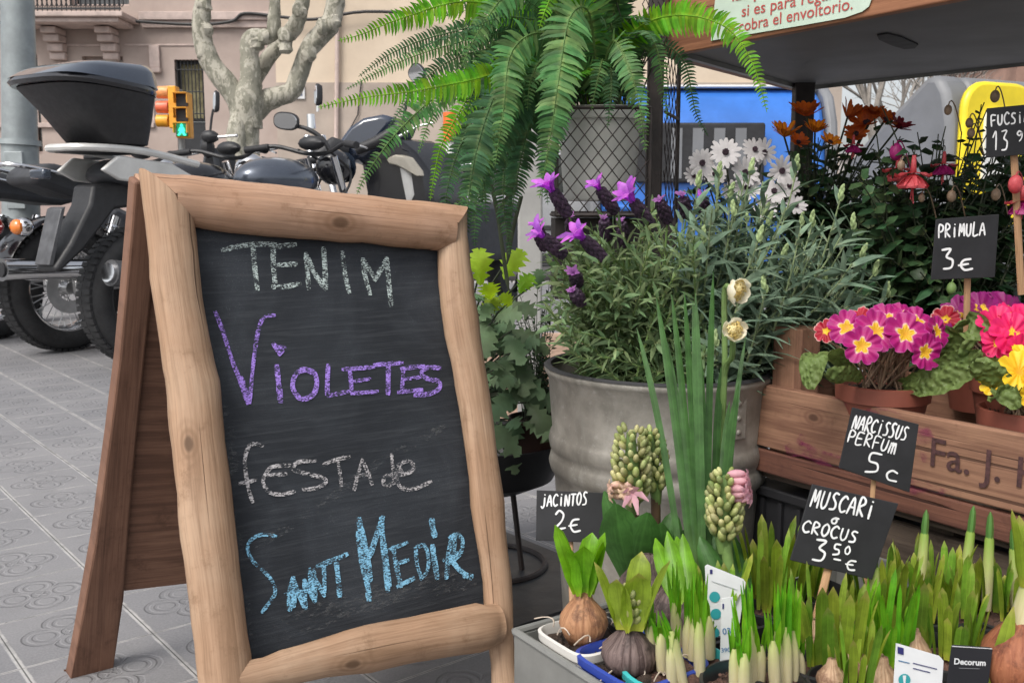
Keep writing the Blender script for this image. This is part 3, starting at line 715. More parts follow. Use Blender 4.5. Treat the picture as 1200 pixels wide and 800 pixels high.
def wheel(root, x, r=.315, wd=.075, spokes=True, disc=1, sy=-1):
    Yx = Vector((0, 1, 0)); c = (x, 0, r)
    mb = MB(); prof = []
    for i in range(13):
        a = math.pi * (i / 12 * 1.5 - .25); prof.append((r - .062 + .062 * math.sin(a) if True else 0, -wd * math.cos(a)))
    mb.lathe(c, prof, 44, Yx)
    # tread blocks
    for i in range(60):
        a = 2 * math.pi * i / 60
        for s_ in (-1, 1):
            d = Vector((math.cos(a + s_ * .02), 0, math.sin(a + s_ * .02))); t = Vector((-d.z, 0, d.x))
            mb.obox(Vector(c) + d * (r - .006) + Vector((0, s_ * wd * .36, 0)), t * .011, Vector((0, wd * .27, 0)), d * .006)
    w_ = mb.build('wheel', m_tyre, root)
    mb = MB(); ri = r - .105
    mb.lathe(c, [(ri + .015, -wd * .72), (ri, -wd * .78), (ri - .012, -wd * .6), (ri - .02, 0), (ri - .012, wd * .6), (ri, wd * .78), (ri + .015, wd * .72)], 40, Yx); mb.build('rim', m_chr if spokes else m_bkm, w_)
    mb = MB()
    if spokes:
        for i in range(32):
            a = 2 * math.pi * i / 32; a2 = a + (.5 if i % 2 else -.5); s_ = 1 if i % 4 < 2 else -1
            mb.tube([(x + .035 * math.cos(a2), s_ * .035, r + .035 * math.sin(a2)), (x + (ri - .015) * math.cos(a), 0, r + (ri - .015) * math.sin(a))], .0028, 4, cap=False)
    else:
        for i in range(5):
            a = 2 * math.pi * i / 5; d = Vector((math.cos(a), 0, math.sin(a))); t = Vector((-d.z, 0, d.x))
            mb.obox(Vector(c) + d * (ri * .55), t * .022, (0, .016, 0), d * ri * .45, .8)
    mb.build('spokes', m_alu if spokes else m_bkm, w_)
    mb = MB(); mb.lathe(c, [(.001, -.07), (.03, -.07), (.035, -.03), (.035, .03), (.03, .07), (.001, .07)], 16, Yx); mb.build('hub', m_alu, w_)
    if disc:
        mb = MB(); yb = sy * .055
        mb.lathe((x, yb, r), [(.065, 0), (.125, 0), (.125, sy * .005), (.065, sy * .005), (.065, 0)], 32, Yx); mb.build('brake_disc', m_alu, w_)
        mb = MB(); mb.obox((x + .07, yb, r + .1), (.04, 0, .02), (0, .03, 0), (-.015, 0, .03)); mb.build('caliper', m_eng, w_, bevel=.006)
    return w_
def moto(label, wc, head, kind):
    root = thing('motorcycle', label, 'motorcycle', (0, 0, 0), 'motorcycles parked in a row')
    wheel(root, 0, spokes=kind != 'tour'); wheel(root, 1.42, .31, .06, kind != 'tour')
    body = m_bkp
    mb = MB(); mb.obox((.32, -.12, .34), (.34, 0, .02), (0, .018, 0), (-.002, 0, .035)); mb.obox((.32, .12, .34), (.34, 0, .02), (0, .018, 0), (-.002, 0, .035)); mb.build('swingarm', m_alu if kind != 'tour' else m_bkm, root, bevel=.01)
    mb = MB(); side(mb, [(.5, .3), (.48, .6), (.75, .72), (1.0, .62), (1.05, .4), (.9, .22), (.6, .2)], -.16, .16); mb.build('engine', m_eng, root, bevel=.03)
    for s_ in (-1, 1):
        mb = MB(); mb.tube([(.08, s_ * .14, .34), (.22, s_ * .14, .66)], .028, 10)
        for k in range(9): q = Vector((.10, s_ * .14, .38)).lerp(Vector((.2, s_ * .14, .61)), k / 8); mb.lathe(q, [(.030, -.008), (.042, 0), (.030, .008)], 12, Vector((.4, 0, 1)))
        mb.build('shock_absorber', m_chr if kind != 'tour' else m_alu, root)
    mb = MB(); mb.ell((.84, 0, .85), .27, .15, .115, seg=16, rings=10); mb.build('fuel_tank', m_gun if kind == 'tour' else body, root)
    mb = MB(); side(mb, [(-.18, .88), (-.1, .92), (.2, .86), (.42, .8), (.62, .84), (.66, .78), (.4, .72), (.0, .76), (-.2, .82)], -.13, .13); mb.build('seat', m_seat, root, bevel=.03)
    # fork, bars
    for s_ in (-1, 1):
        mb = MB(); mb.tube([(1.42, s_ * .1, .31), (1.3, s_ * .1, .62)], .03, 10); mb.tube([(1.3, s_ * .1, .62), (1.16, s_ * .1, .98)], .021, 10); mb.build('fork_tube', m_chr, root)
    mb = MB(); mb.tube(poly([(1.02, .38, 1.02), (1.08, .25, 1.04), (1.14, .08, 1.0), (1.14, -.08, 1.0), (1.08, -.25, 1.04), (1.02, -.38, 1.02)], 5), .012, 8)
    hb = mb.build('handlebar', m_bkm, root)
    for s_ in (-1, 1):
        mb = MB(); mb.tube([(1.06, s_ * .28, 1.036), (1.0, s_ * .40, 1.02)], .019, 10); mb.build('grip', m_cdk, hb)
        mb = MB(); mb.tube([(1.1, s_ * .22, 1.04), (1.13, s_ * .3, 1.03), (1.08, s_ * .4, 1.01)], .006, 6); mb.build('lever', m_alu, hb)
    mb = MB(); mb.ell((1.27, 0, .93), .1, .1, .1, seg=14, rings=8); hl = mb.build('headlight', m_chr if kind != 'tour' else m_bkp, root)
    mb = MB(); mb.lathe((1.36, 0, .93), [(.001, .01), (.085, 0)], 16, Vector((1, 0, 0))); mb.build('lens', m_lens, hl)
    mb = MB(); mb.ell((1.1, 0, 1.05), .05, .09, .04); mb.build('instrument', m_bkm, root)
    mb = MB(); arcband(mb, 1.42, .31, .335, 40, 150, .07, .006); mb.build('front_fender', m_bkm, root)
    if kind == 'tour':
        mb = MB(); side(mb, [(-.48, .46), (-.40, .56), (-.3, .72), (-.28, .8), (.1, .84), (.2, .76), (-.0, .72), (-.18, .70), (-.34, .53), (-.46, .44)], -.07, .07); mb.build('tail_unit', m_bkm, root, bevel=.02)
        for s_ in (-1, 1):
            mb = MB(); side(mb, [(-.3, .86), (-.22, .92), (.05, .9), (.36, .76), (.3, .72), (.0, .8), (-.22, .82)], s_ * .15 - .012, s_ * .15 + .012); mb.build('side_panel', m_silp, root, bevel=.008)
        mb = MB(); mb.tube(poly([(.2, -.15, .9), (-.1, -.16, .945), (-.34, -.12, .95), (-.38, 0, .95), (-.34, .12, .95), (-.1, .16, .945), (.2, .15, .9)], 4), .016, 8); mb.build('grab_rail', m_silp, root)
        mb = MB(); side(mb, [(-.42, .70), (-.40, .71), (-.47, .47), (-.49, .475)], -.05, .05); mb.build('plate_bracket', m_eng, root, bevel=.003)
        mb = MB(); mb.obox((-.2, 0, .945), (.14, 0, 0), (0, .1, 0), (0, 0, .012)); mb.build('rack', m_bkm, root, bevel=.006)
        mb = MB(); mb.tube([(.2, -.19, .34), (-.05, -.20, .40), (-.32, -.205, .44)], [.04, .058, .055], 16); ex = mb.build('exhaust', m_eng, root); mb = MB(); mb.tube([(-.31, -.205, .438), (-.335, -.206, .443)], .04, 14); mb.build('end_cap', m_chr, ex)
        for yy in (-.115, .115):
            mb = MB(); mb.tube([(.35, yy, .5), (.5, yy * 1.4, .42)], .012, 8); mb.tube([(.48, yy * 1.4, .42), (.5, yy * 2.1, .42)], .014, 8); mb.build('footpeg', m_alu, root)
        mb = MB(); mb.tube(poly([(1.14, -.1, 1.0), (1.26, -.13, .9), (1.2, -.13, .78), (1.05, -.1, .75)], 5), .007, 6); mb.tube(poly([(1.12, .12, 1.02), (1.28, .1, .95), (1.22, .1, .8), (1.0, .08, .74)], 5), .007, 6); mb.build('cables', m_cdk, root)
        # top case: tapered tub and glossy lid
        cx, cz = -.22, 0
        def loft(mb, rings, n=28, p=3.2):
            vs = []; fs = []
            for (ox, hx, hy, zf, zb) in rings:
                for k in range(n):
                    a = 2 * math.pi * k / n; c_, s_ = math.cos(a), math.sin(a)
                    x = hx * math.copysign(abs(c_) ** (2 / p), c_); y = hy * math.copysign(abs(s_) ** (2 / p), s_)
                    t = (x / hx + 1) / 2; vs.append((cx + ox + x, y, zb + (zf - zb) * t))
            m_ = len(rings)
            for i in range(m_ - 1):
                for k in range(n): k2 = (k + 1) % n; fs.append([i * n + k, i * n + k2, (i + 1) * n + k2, (i + 1) * n + k])
            fs += [list(range(n))[::-1], [(m_ - 1) * n + k for k in range(n)]]; mb.add(vs, fs)
        tc = MB(); loft(tc, [(.07, .11, .14, .965, .965), (.07, .13, .16, .972, .972), (.02, .185, .215, 1.08, 1.11), (-.02, .225, .255, 1.165, 1.195)]); tco = tc.build('top_case', m_bkm, root)
        rm = MB(); loft(rm, [(-.03, .238, .262, 1.166, 1.20), (-.035, .246, .268, 1.182, 1.215), (-.03, .238, .262, 1.197, 1.23)]); rm.build('rim_band', m_bkp, tco)
        ld = MB(); loft(ld, [(-.03, .232, .256, 1.198, 1.232), (.0, .200, .235, 1.262, 1.268), (.02, .165, .20, 1.298, 1.288), (.03, .10, .12, 1.312, 1.298)], p=4.5); ld.build('lid', m_lens, tco)
        mb = MB(); mb.obox((-.47, 0, .84), (.02, 0, 0), (0, .05, 0), (0, 0, .02)); mb.build('tail_light', m_lens, root, bevel=.01)
    else:
        mb = MB(); arcband(mb, 0, .315, .345, 25, 165, .085, .008, 16); mb.build('rear_fender', m_bkp, root)
        mb = MB(); mb.tube([(.7, -.17, .28), (.3, -.18, .36), (.2, -.18, .40)], [.025, .028, .035], 12); mb.tube([(.2, -.18, .405), (-.42, -.19, .43)], [.045, .052], 18); ex = mb.build('exhaust', m_chr, root)
        mb = MB(); mb.tube([(-.421, -.19, .43), (-.428, -.19, .43)], .034, 14); mb.build('outlet', m_cdk, ex)
        mb = MB(); mb.ell((-.36, 0, .62), .07, .07, .055, seg=12); mb.build('tail_light', m_red, root)
        for s_ in (-1, 1):
            mb = MB(); mb.tube([(-.28, s_ * .05, .62), (-.3, s_ * .16, .62)], .009, 6); mb.ell((-.31, s_ * .2, .62), .045, .05, .045, seg=12); io = mb.build('indicator', m_chr, root)
            mb = MB(); mb.ell((-.34, s_ * .2, .62), .028, .04, .036, seg=10); mb.build('lens', m_orl, io)
        mb = MB(); mb.tube(poly([(.25, -.15, .8), (-.05, -.16, .86), (-.28, -.12, .9), (-.31, 0, .9), (-.28, .12, .9), (-.05, .16, .86), (.25, .15, .8)], 4), .011, 8); mb.build('grab_rail', m_chr, root)
        mb = MB(); side(mb, [(-.42, .56), (-.40, .56), (-.43, .36), (-.45, .36)], -.1, .1); mb.build('plate', m_wht, root)
    root.location = wc; rz = math.atan2(head[1], head[0]); root.rotation_euler = (0, 0, rz)
    return root, Matrix.Translation(wc) @ Matrix.Rotation(rz, 4, 'Z')
def into(mb, Mx):
    Mi = Mx.inverted(); mb.v = [tuple(Mi @ Vector(p)) for p in mb.v]; return mb
HD = (.53, .848)
rC, MC = moto('black motorcycle with a big glossy top case and silver tail, nearest the chalkboard', Vector((U(170, 345, 4.42).x, 4.42, 0)), HD, 'tour')
wood_b = None
# its far mirror
mb = MB(); mb.tube(poly([U(387, 178, 5.45), U(378, 163, 5.45), U(362, 152, 5.45), U(348, 148, 5.45)], 4), [.013] * 9 + [.011] * 4, 8); ma = into(mb, MC).build('mirror_arm', m_bkm, rC)
def mirror_at(px, py, Y, hw, hh, Mx, par, tilt=0, face=(-.2, -1, .05)):
    c = U(px, py, Y); n = Vector(face).normalized(); x = Vector((1, 0, tilt)); x = (x - n * x.dot(n)).normalized(); y = n.cross(x)
    def disc(kx, ky, off, th):
        mb = MB(); vs = []; N = 24
        for (k, o) in ((.85, -th), (1, -th * .3), (1, 0), (.96, .003)):
            for i in range(N):
                a = 2 * math.pi * i / N; cx_ = math.copysign(abs(math.cos(a)) ** .75, math.cos(a)); sx_ = math.copysign(abs(math.sin(a)) ** .75, math.sin(a))
                vs.append(c + n * (off + o) + x * kx * k * cx_ + y * ky * k * sx_)
        fs = [list(range(N))[::-1], list(range(3 * N, 4 * N))]
        for r_ in range(3):
            for i in range(N): fs.append([r_ * N + i, r_ * N + (i + 1) % N, (r_ + 1) * N + (i + 1) % N, (r_ + 1) * N + i])
        mb.add(vs, fs); return mb
    a = PR(hw, c); b_ = PR(hh, c)
    sh = disc(a, b_, 0, .03)
    if Mx: into(sh, Mx)
    so = sh.build('mirror', m_bkm, par)
    gl = disc(a * .9, b_ * .86, .006, .002)
    if Mx: into(gl, Mx)
    gl.build('mirror_glass', m_mir, so)
mirror_at(335, 142, 5.45, 17, 10.5, MC, rC, -.1, (-.35, -1, -.06))
rB, MB_ = moto('black cruiser with spoked wheels and a chrome silencer, middle one of the parked row', Vector((U(74, 340, 4.86).x, 4.86, 0)), HD, 'cruise')
rA, MA = moto('dark cruiser cut by the left edge, its chrome and amber indicator showing', Vector((U(-12, 340, 5.3).x, 5.3, 0)), (.45, .89), 'cruise')
# ---- scooter whose bars rise behind the chalkboard
YS = 6.0
sr = thing('motor_scooter', 'black scooter with a tinted screen and beige panel, behind the top right chalkboard corner', 'scooter', (U(455, 380, YS).x, YS, 0))
dv = Vector((.22, .32, 0))
mb = MB(); mb.prism([U(a, c, YS) for a, c in ((425, 300), (428, 226), (421, 185), (436, 166), (462, 160), (484, 178), (500, 200), (506, 240), (500, 300))], dv); mb.build('body', m_bkp, sr, bevel=.03)
mb = MB(); mb.prism([U(a, c, YS - .05) for a, c in ((452, 186), (462, 181), (474, 184), (486, 200), (488, 207), (476, 200), (464, 194), (455, 192))], Vector((.05, .045, 0))); mb.build('front_panel', M('beige_paint', (.50, .46, .38), .35, .1), sr, bevel=.008)
mb = MB(); mb.prism([U(a, c, YS - .02) for a, c in ((468, 196), (476, 200), (480, 228), (476, 236))], Vector((.03, .015, 0))); mb.build('trim_strip', m_silp, sr, bevel=.004)
mb = MB(); mb.prism([U(a, c, YS - .1) for a, c in ((392, 178), (397, 163), (408, 148), (424, 137), (446, 133), (462, 137), (456, 150), (442, 166), (424, 182), (408, 190))], Vector((.12, .3, -.04))); mb.build('screen_cowl', m_scr, sr, bevel=.03)
mb = MB(); mb.tube([U(418, 176, YS - .14), U(442, 166, YS - .16), U(462, 153, YS - .18), U(474, 145, YS - .18)], [.03, .034, .03, .022], 10); hb = mb.build('handlebar', m_bkm, sr)
mb = MB(); mb.tube([U(466, 149, YS - .18), U(495, 134, YS - .2)], .021, 12); g_ = mb.build('grip', m_cdk, hb)
mb = MB(); mb.tube([U(495.3, 134, YS - .2), U(499, 132, YS - .2)], .023, 12); mb.build('bar_end', m_alu, g_)
mb = MB(); mb.tube([U(468, 160, YS - .2), U(490, 148, YS - .22), U(508, 144, YS - .22)], [.009, .007, .006], 6); mb.build('lever', m_alu, hb)
mb = MB(); mb.tube([U(378, 186, YS - .2), U(345, 192, YS - .3), U(336, 197, YS - .3)], [.022, .021, .02], 10); mb.tube([U(372, 185, YS - .18), U(392, 172, YS - .14), U(405, 176, YS - .1)], [.05, .06, .05], 10); mb.build('left_control', m_bkm, hb)
mb = MB(); mb.tube([U(372, 131, YS - .1), U(372, 124, YS - .1), U(371, 118, YS - .1)], [.008] * 3, 6); mb.tube([U(365, 151, YS - .1), U(364, 134, YS - .1)], [.026, .024], 12); mb.build('mirror_arm', m_chr, sr)
mirror_at(371, 111, YS - .1, 5, 13, None, sr, 0, (-.9, -.5, .05))
mb = MB(); mb.tube([U(470, 150, YS - .12), U(478, 115, YS - .12), U(483, 96, YS - .12)], .008, 6); mb.build('mirror_arm', m_bkm, sr)
mirror_at(488, 86, YS - .12, 11, 11, None, sr, .9, (-.55, -1, -.16))
for px in (366, 384):
    mb = MB(); mb.tube([U(px - 6, 160, YS + .1), U(px + 8, 230, YS - .05)], .022, 10); mb.build('chrome_tube', m_chr, sr)
mb = MB(); mb.ell(U(392, 196, YS - .1), .022, .02, .022); mb.build('indicator', m_orl, sr)
mb = MB(); mb.tube(poly([U(338, 198, YS - .2), U(342, 210, YS - .2), U(343, 222, YS - .2), U(358, 205, YS - .2), U(378, 195, YS - .2)], 4), .012, 8); mb.build('brake_hose', m_cdk, sr)
c0 = U(455, 300, YS); 
mb = MB(); mb.lathe((c0.x, YS + .1, .26), [(.16, -.05), (.24, -.055), (.26, 0), (.24, .055), (.16, .05)], 28, Vector((.85, -.53, 0))); mb.build('wheel', m_tyre, sr)
mb = MB(); mb.obox((c0.x + .45, YS + .65, .55), (.35, .5, 0), (.13, -.09, 0), (0, 0, .2), .8); mb.build('seat', m_seat, sr, bevel=.05)
mb = MB(); mb.lathe((c0.x + .75, YS + 1.1, .26), [(.16, -.05), (.24, -.055), (.26, 0), (.24, .055), (.16, .05)], 28, Vector((.85, -.53, 0))); mb.build('wheel', m_tyre, sr)
# ---- a second scooter, of which only mirror and bars show by the traffic light
Y2 = 8.0
s2 = thing('motor_scooter', 'dark scooter of which one tall mirror and the handlebar show beside the traffic light', 'scooter', (U(242, 340, Y2).x, Y2, 0))
mb = MB(); mb.tube([U(246, 157, Y2), U(248, 138, Y2), U(250, 128, Y2)], .010, 6); mb.build('mirror_arm', m_bkm, s2)
mirror_at(252, 119, Y2, 4.5, 13, None, s2, 0, (-.9, -.6, .1))
mb = MB(); mb.ell(U(246, 160, Y2), .075, .06, .05, wob=.3); mb.ell(U(243, 172, Y2 + .05), .06, .08, .09, wob=.2); mb.build('instrument', m_bkm, s2)
mb = MB(); mb.tube([U(252, 161, Y2 - .02), U(276, 159, Y2 - .02)], [.012, .009], 8); mb.ell(U(277, 159, Y2 - .02), .014, .014, .014); mb.build('handlebar', m_alu, s2)
mb = MB(); mb.prism([U(a, c, Y2 + .05) for a, c in ((238, 175), (252, 172), (256, 200), (258, 260), (232, 260), (234, 200))], Vector((.1, .25, 0))); mb.build('body', m_bkp, s2, bevel=.03)
c0 = U(245, 300, Y2); mb = MB(); mb.lathe((c0.x, Y2 + .1, .26), [(.16, -.05), (.24, -.055), (.26, 0), (.24, .055), (.16, .05)], 28, Vector((.85, -.53, 0))); mb.build('wheel', m_tyre, s2)
# ================================================================== chalkboard on an A-frame of split logs
m_log = wood('stripped_log', (.375, .235, .148), (.445, .305, .205), (.20, .115, .065), .9, True, .58, .35, 5, .45)
m_rail = wood('stripped_rail_log', (.41, .24, .15), (.465, .29, .195), (.23, .125, .07), .8, True, .52, .3, 4, .4)
m_back = wood('stained_ply', (.22, .118, .078), (.185, .095, .062), (.09, .045, .03), .8, True, .65, .4, 3)
s = NT('slate_paint'); co = s.coord('Object')
mp = s.n('ShaderNodeMapping'); s.l(co, mp.inputs[0]); mp.inputs['Scale'].default_value = (9, 9, 160)
st = s.noise(mp.outputs[0], 1.2, 6, .65, .3); cl = s.noise(co, 6, 5, .6, .8); fi = s.noise(co, 500, 3, .7)
c_ = s.mix(s.ss(cl, .35, .75), (.016, .019, .024), (.036, .042, .051)); c_ = s.mix(s.m('MULTIPLY', s.ss(st, .46, .70), .36), c_, (.062, .068, .076))
c_ = s.mix(s.m('MULTIPLY', s.m('MULTIPLY', s.ss(fi, .58, .7), s.ss(cl, .45, .65)), .35), c_, (.16, .165, .17))
s.base(c_); s.rough(.72); s.b.inputs['Specular IOR Level'].default_value = .35; s.bump(s.m('ADD', s.m('MULTIPLY', st, 1.0), s.m('MULTIPLY', fi, .25)), .6, .0016); m_slate = s.mat

BU = Vector((.81, .586, 0)).normalized(); LEAN = R(17)
nh = Vector((BU.y, -BU.x, 0)); FN = (nh * math.cos(LEAN) + Z * math.sin(LEAN)).normalized()
FP = U(290, 790, 1.13)
def fp(px, py, k=0.0): return UP(px, py, FP + FN * k, FN)
ab = thing('chalkboard', 'freestanding chalkboard framed in peeled logs, with Violetes chalked on it in purple', 'chalkboard', (FP.x, FP.y, 0))
def to_ground(p, q):
    """carry the line p->q on to the ground"""
    d = q - p; return p + d * ((0 - p.z) / d.z)
def logtube(pp, hw, foot, n=4, name='post', mat=None, plane0=None, plane1=None, flat=.8, k=0):
    P = [fp(a, b_, k) for a, b_ in pp]; rr_ = [PR(h, p) for h, p in zip(hw, P)]
    if foot: P.append(to_ground(P[-2], P[-1])); rr_.append(rr_[-1] * .97)
    mb = MB(); mb.tube(poly(P, n), interp(rr_, n), 24, plane0=plane0, plane1=plane1, flat=flat, wob=.0045, up=FN, uvo=rnd() * 3)
    return mb.build(name, mat or m_log, ab, angle=50)
def miter(a, b_):      # plane through two image points, perpendicular to the board
    A, B_ = fp(*a), fp(*b_); n = (B_ - A).cross(FN).normalized(); return A, n
A1, n1 = miter((168, 203), (232, 268)); A2, n2 = miter((543, 246), (508, 292))
g = .0008
logtube(((196, 232), (203, 300), (217, 400), (226, 450), (231, 500), (241, 600), (255, 700), (264, 800)), (29, 27, 28, 31.5, 30.5, 32, 31, 31), True, plane0=(A1 - (fp(300, 500) - A1).normalized() * 0 , n1), name='post')
logtube(((193, 233), (240, 238), (300, 244), (350, 249), (400, 254), (450, 259), (500, 264), (530, 267.5)), (29, 30.5, 31, 31, 30, 28, 27, 27), False, plane0=(A1 + BU * g, n1), plane1=(A2 - BU * g, n2), name='rail', mat=m_rail)
logtube(((530, 263), (534, 330), (541, 390), (553, 450), (568, 560), (581, 680), (590, 800)), (17.5, 21, 22, 22, 21, 18, 16), True, plane0=(A2, n2), name='post')
logtube(((268, 797), (330, 782), (430, 760), (500, 746), (560, 735), (583, 731)), (17, 20, 26, 27, 26, 22), False, name='rail', mat=m_log, flat=.85, k=.012)
# the slate panel with its chalk
pc = [fp(*q, -.014) for q in ((222, 252), (516, 282), (578, 720), (284, 792))]
mb = MB(); mb.prism(pc, -FN * .008); pan = mb.build('slate_panel', m_slate, ab, smooth=False)
CK = -.0125
def chalk(name, mat, strokes, conv, wpx, jit=1):
    mb = MB(); random.seed(len(strokes))
    for st_ in strokes:
        wd = wpx
        if isinstance(st_[0], (int, float)): wd = st_[0]; st_ = st_[1:]
        P = [conv(a, b_) for a, b_ in st_]
        for rep in range(1):
            Q = [fp(a + ru(-.5, .5) * jit, b_ + ru(-.5, .5) * jit, CK) for a, b_ in P]
            Q = poly(Q, 6) if len(Q) > 2 else [Q[0].lerp(Q[1], i / 8) for i in range(9)]
            mb.stroke(Q, PR(wd, Q[0]), FN, ru(-.00025, .00025))
    return mb.build(name, mat, pan, smooth=False)
z5 = lambda x, y: (140 + x / 2.352, 180 + y / 2.352)
z6 = lambda x, y: (180 + x / 2.5, 480 + y / 2.5)
ck_w = chalkm('pale_green_chalk', (.56, .65, .63), .55, 640, 1, .09); ck_p = chalkm('purple_chalk', (.38, .24, .74), .78, 640, 1, .09); ck_g = chalkm('grey_pink_chalk', (.52, .50, .51), .6, 640, 1, .09); ck_b = chalkm('blue_chalk', (.26, .56, .78), .72, 640, 1, .09)
T = [(285, 265), (330, 254), (380, 250), (430, 250)], [(368, 254), (372, 310), (381, 372)], [(425, 258), (424, 310), (430, 364)], [(428, 258), (485, 251)], [(428, 308), (486, 304)], [(422, 366), (460, 366), (497, 358)], [(514, 276), (522, 372)], [(514, 280), (540, 330), (568, 372)], [(562, 262), (566, 310), (569, 374)], [(615, 272), (622, 330), (634, 382)], [(671, 290), (678, 335), (690, 386)], [(672, 292), (705, 345)], [(703, 348), (738, 290)], [(737, 290), (742, 350), (749, 416)]
chalk('lettering', ck_w, [[t[0], *t[1:]] for t in T], z5, 6.2)
T = [(5.0, (265, 436), (285, 490), (312, 570), (338, 640), (355, 688)), (4.6, (428, 445), (402, 450), (385, 480), (372, 560), (358, 685)), (8, (335, 620), (355, 686)), (7, (434, 586), (438, 635), (443, 682)),
     (5.5, (425, 525), (441, 550)), (5.5, (456, 532), (441, 552)), (6, (432, 530), (450, 536)), (6.0, (535, 604), (510, 594), (484, 610), (478, 645), (500, 674), (530, 668), (544, 640), (538, 608), (520, 596)),
     (5.5, (576, 582), (573, 630), (574, 668)), (5, (572, 668), (632, 655)), (5, (636, 598), (640, 660)), (5, (615, 594), (700, 588)), (4.5, (640, 628), (690, 620)), (5, (640, 660), (712, 656)),
     (5, (702, 582), (780, 577)), (6.5, (742, 582), (741, 662)), (5, (782, 590), (778, 652)), (5, (776, 592), (840, 586)), (4.5, (780, 622), (828, 615)), (5, (768, 656), (835, 650)), (5.5, (884, 592), (850, 588), (834, 604), (850, 620), (880, 628), (882, 645), (855, 662), (815, 666))]
chalk('lettering', ck_p, T, z5, 6)
T = [[(320, 106), (300, 98), (280, 108), (267, 142), (270, 180), (278, 230), (291, 270)], [(252, 216), (300, 205)], [(400, 162), (350, 166), (328, 190), (322, 215), (340, 242), (375, 248), (412, 238)], [(325, 193), (388, 188)], [(474, 150), (425, 153), (410, 172), (440, 186), (495, 200), (505, 214), (475, 230), (438, 234)], [(498, 160), (535, 146), (574, 136)], [(540, 150), (546, 190), (551, 226)], [(612, 146), (598, 190), (588, 234)], [(612, 148), (628, 185), (640, 218)], [(592, 196), (634, 186)],
     [(698, 130), (702, 175), (706, 216)], [(702, 190), (680, 194), (673, 212), (685, 224), (704, 212)], [(716, 192), (750, 182), (764, 166), (746, 150), (722, 160), (712, 190), (722, 222), (755, 234), (790, 222), (814, 210)], [(716, 160), (730, 190)]]
chalk('lettering', ck_g, T, z6, 4.6)
T = [(4.4, (358, 370), (320, 364), (288, 378), (274, 405), (290, 442), (325, 475), (350, 505), (355, 535), (340, 565), (318, 592)), (6, (408, 490), (398, 540), (400, 586)), (5, (408, 492), (425, 540), (442, 578)), (5, (386, 540), (452, 530)), (6, (412, 520), (410, 575)), (5, (440, 500), (447, 580)), (5, (442, 498), (458, 530), (474, 562)), (5.5, (470, 468), (474, 556)), (5, (456, 466), (462, 545)), (5, (462, 480), (480, 510), (500, 545)), (5, (498, 448), (502, 532)), (5.5, (478, 458), (520, 442), (568, 423)), (6.5, (534, 446), (540, 490), (546, 543)),
     (7, (603, 318), (612, 400), (622, 470), (632, 556)), (6, (598, 360), (606, 430), (625, 520)), (5, (612, 350), (630, 440), (638, 500)), (7, (632, 430), (648, 380), (670, 314)), (5, (640, 420), (660, 350)), (7, (666, 318), (674, 400), (686, 528)), (5, (676, 380), (692, 515)), (6, (702, 402), (712, 460), (724, 516)), (4.6, (692, 408), (742, 388)), (4.6, (712, 452), (746, 440)), (5, (716, 516), (762, 492)), (5, (768, 402), (772, 450), (786, 492)), (5, (766, 404), (792, 396), (806, 430), (802, 470), (784, 494)), (7.5, (816, 322), (819, 346), (824, 368)), (7, (818, 398), (824, 440), (832, 492)),
     (6, (872, 372), (864, 430), (858, 492)), (6, (866, 374), (890, 366), (906, 385), (898, 420), (868, 446)), (6, (874, 442), (900, 470), (930, 492)), (5, (884, 376), (880, 440), (900, 470)), (5, (850, 440), (890, 420)), (6, (908, 486), (932, 488))]
chalk('lettering', ck_b, T, z6, 5)
# rubbed-in chalk dust
sm = MB(); sm.stroke(poly([fp(*q, CK) for q in ((262, 480), (270, 540), (268, 600), (282, 660), (284, 720), (290, 760))], 6), .02, FN, -.0007)
sm.stroke(poly([fp(*q, CK) for q in ((300, 640), (380, 590), (440, 545), (520, 500))], 6), .012, FN, -.0009)
sm.stroke(poly([fp(*q, CK) for q in ((330, 738), (400, 712), (470, 692), (552, 678))], 6), .03, FN, -.0009)
sm.build('chalk_dust', chalkm('chalk_dust', (.17, .175, .18), .3, 260, .35, .12), pan, smooth=False)
# rear prop: two dark stained boards carrying a ply panel
RL = R(16); RN = (-nh * math.cos(RL) + Z * math.sin(RL)).normalized()
RP = U(158, 215, (fp(168, 205).y) + .045)
def rp(px, py, k=0.0): return UP(px, py, RP + RN * k, RN)
out = [rp(*q) for q in ((150, 206), (147, 250), (140, 330), (133, 410), (122, 500), (106, 620), (90, 710), (76, 790))]
inn = [rp(*q) for q in ((184, 206), (178, 250), (171, 330), (163, 410), (156, 480), (147, 580), (139, 690), (124, 790))]
out.append(to_ground(out[-2], out[-1])); inn.append(to_ground(inn[-2], inn[-1]))
mb = MB(); mb.prism(out + inn[::-1], -RN * .03); mb.build('back_leg', m_back, ab, smooth=False, bevel=.004)
shift = fp(543, 246) - fp(168, 203)
mb = MB(); mb.prism([p + shift - BU * .02 for p in out + inn[::-1]], -RN * .03); mb.build('back_leg', m_back, ab, smooth=False, bevel=.004)
tl_, tr_ = rp(174, 222, -.012), rp(174, 222, -.012) + shift; bl = rp(121, 690, -.012); br_ = bl + shift
mb = MB(); mb.prism([tl_ + BU * .0, tr_, br_, bl], -RN * .010); mb.build('back_panel', m_back, ab, smooth=False)
a, c = rp(158, 214, -.008), rp(158, 214, -.008) + shift; mb = MB(); mb.obox((a + c) / 2 + Z * -.006, (c - a) * .5, (bl - tl_).normalized() * .016, RN * .014); mb.build('top_batten', m_rail, ab, smooth=False, bevel=.003)
mb = MB()
for k in (.2, .8): q = fp(180, 210).lerp(fp(535, 250), k) - FN * .02; mb.obox(q - Z * .012, BU * .03, FN * .03, Z * .0015)
mb.build('hinge', m_galv, ab, smooth=False)
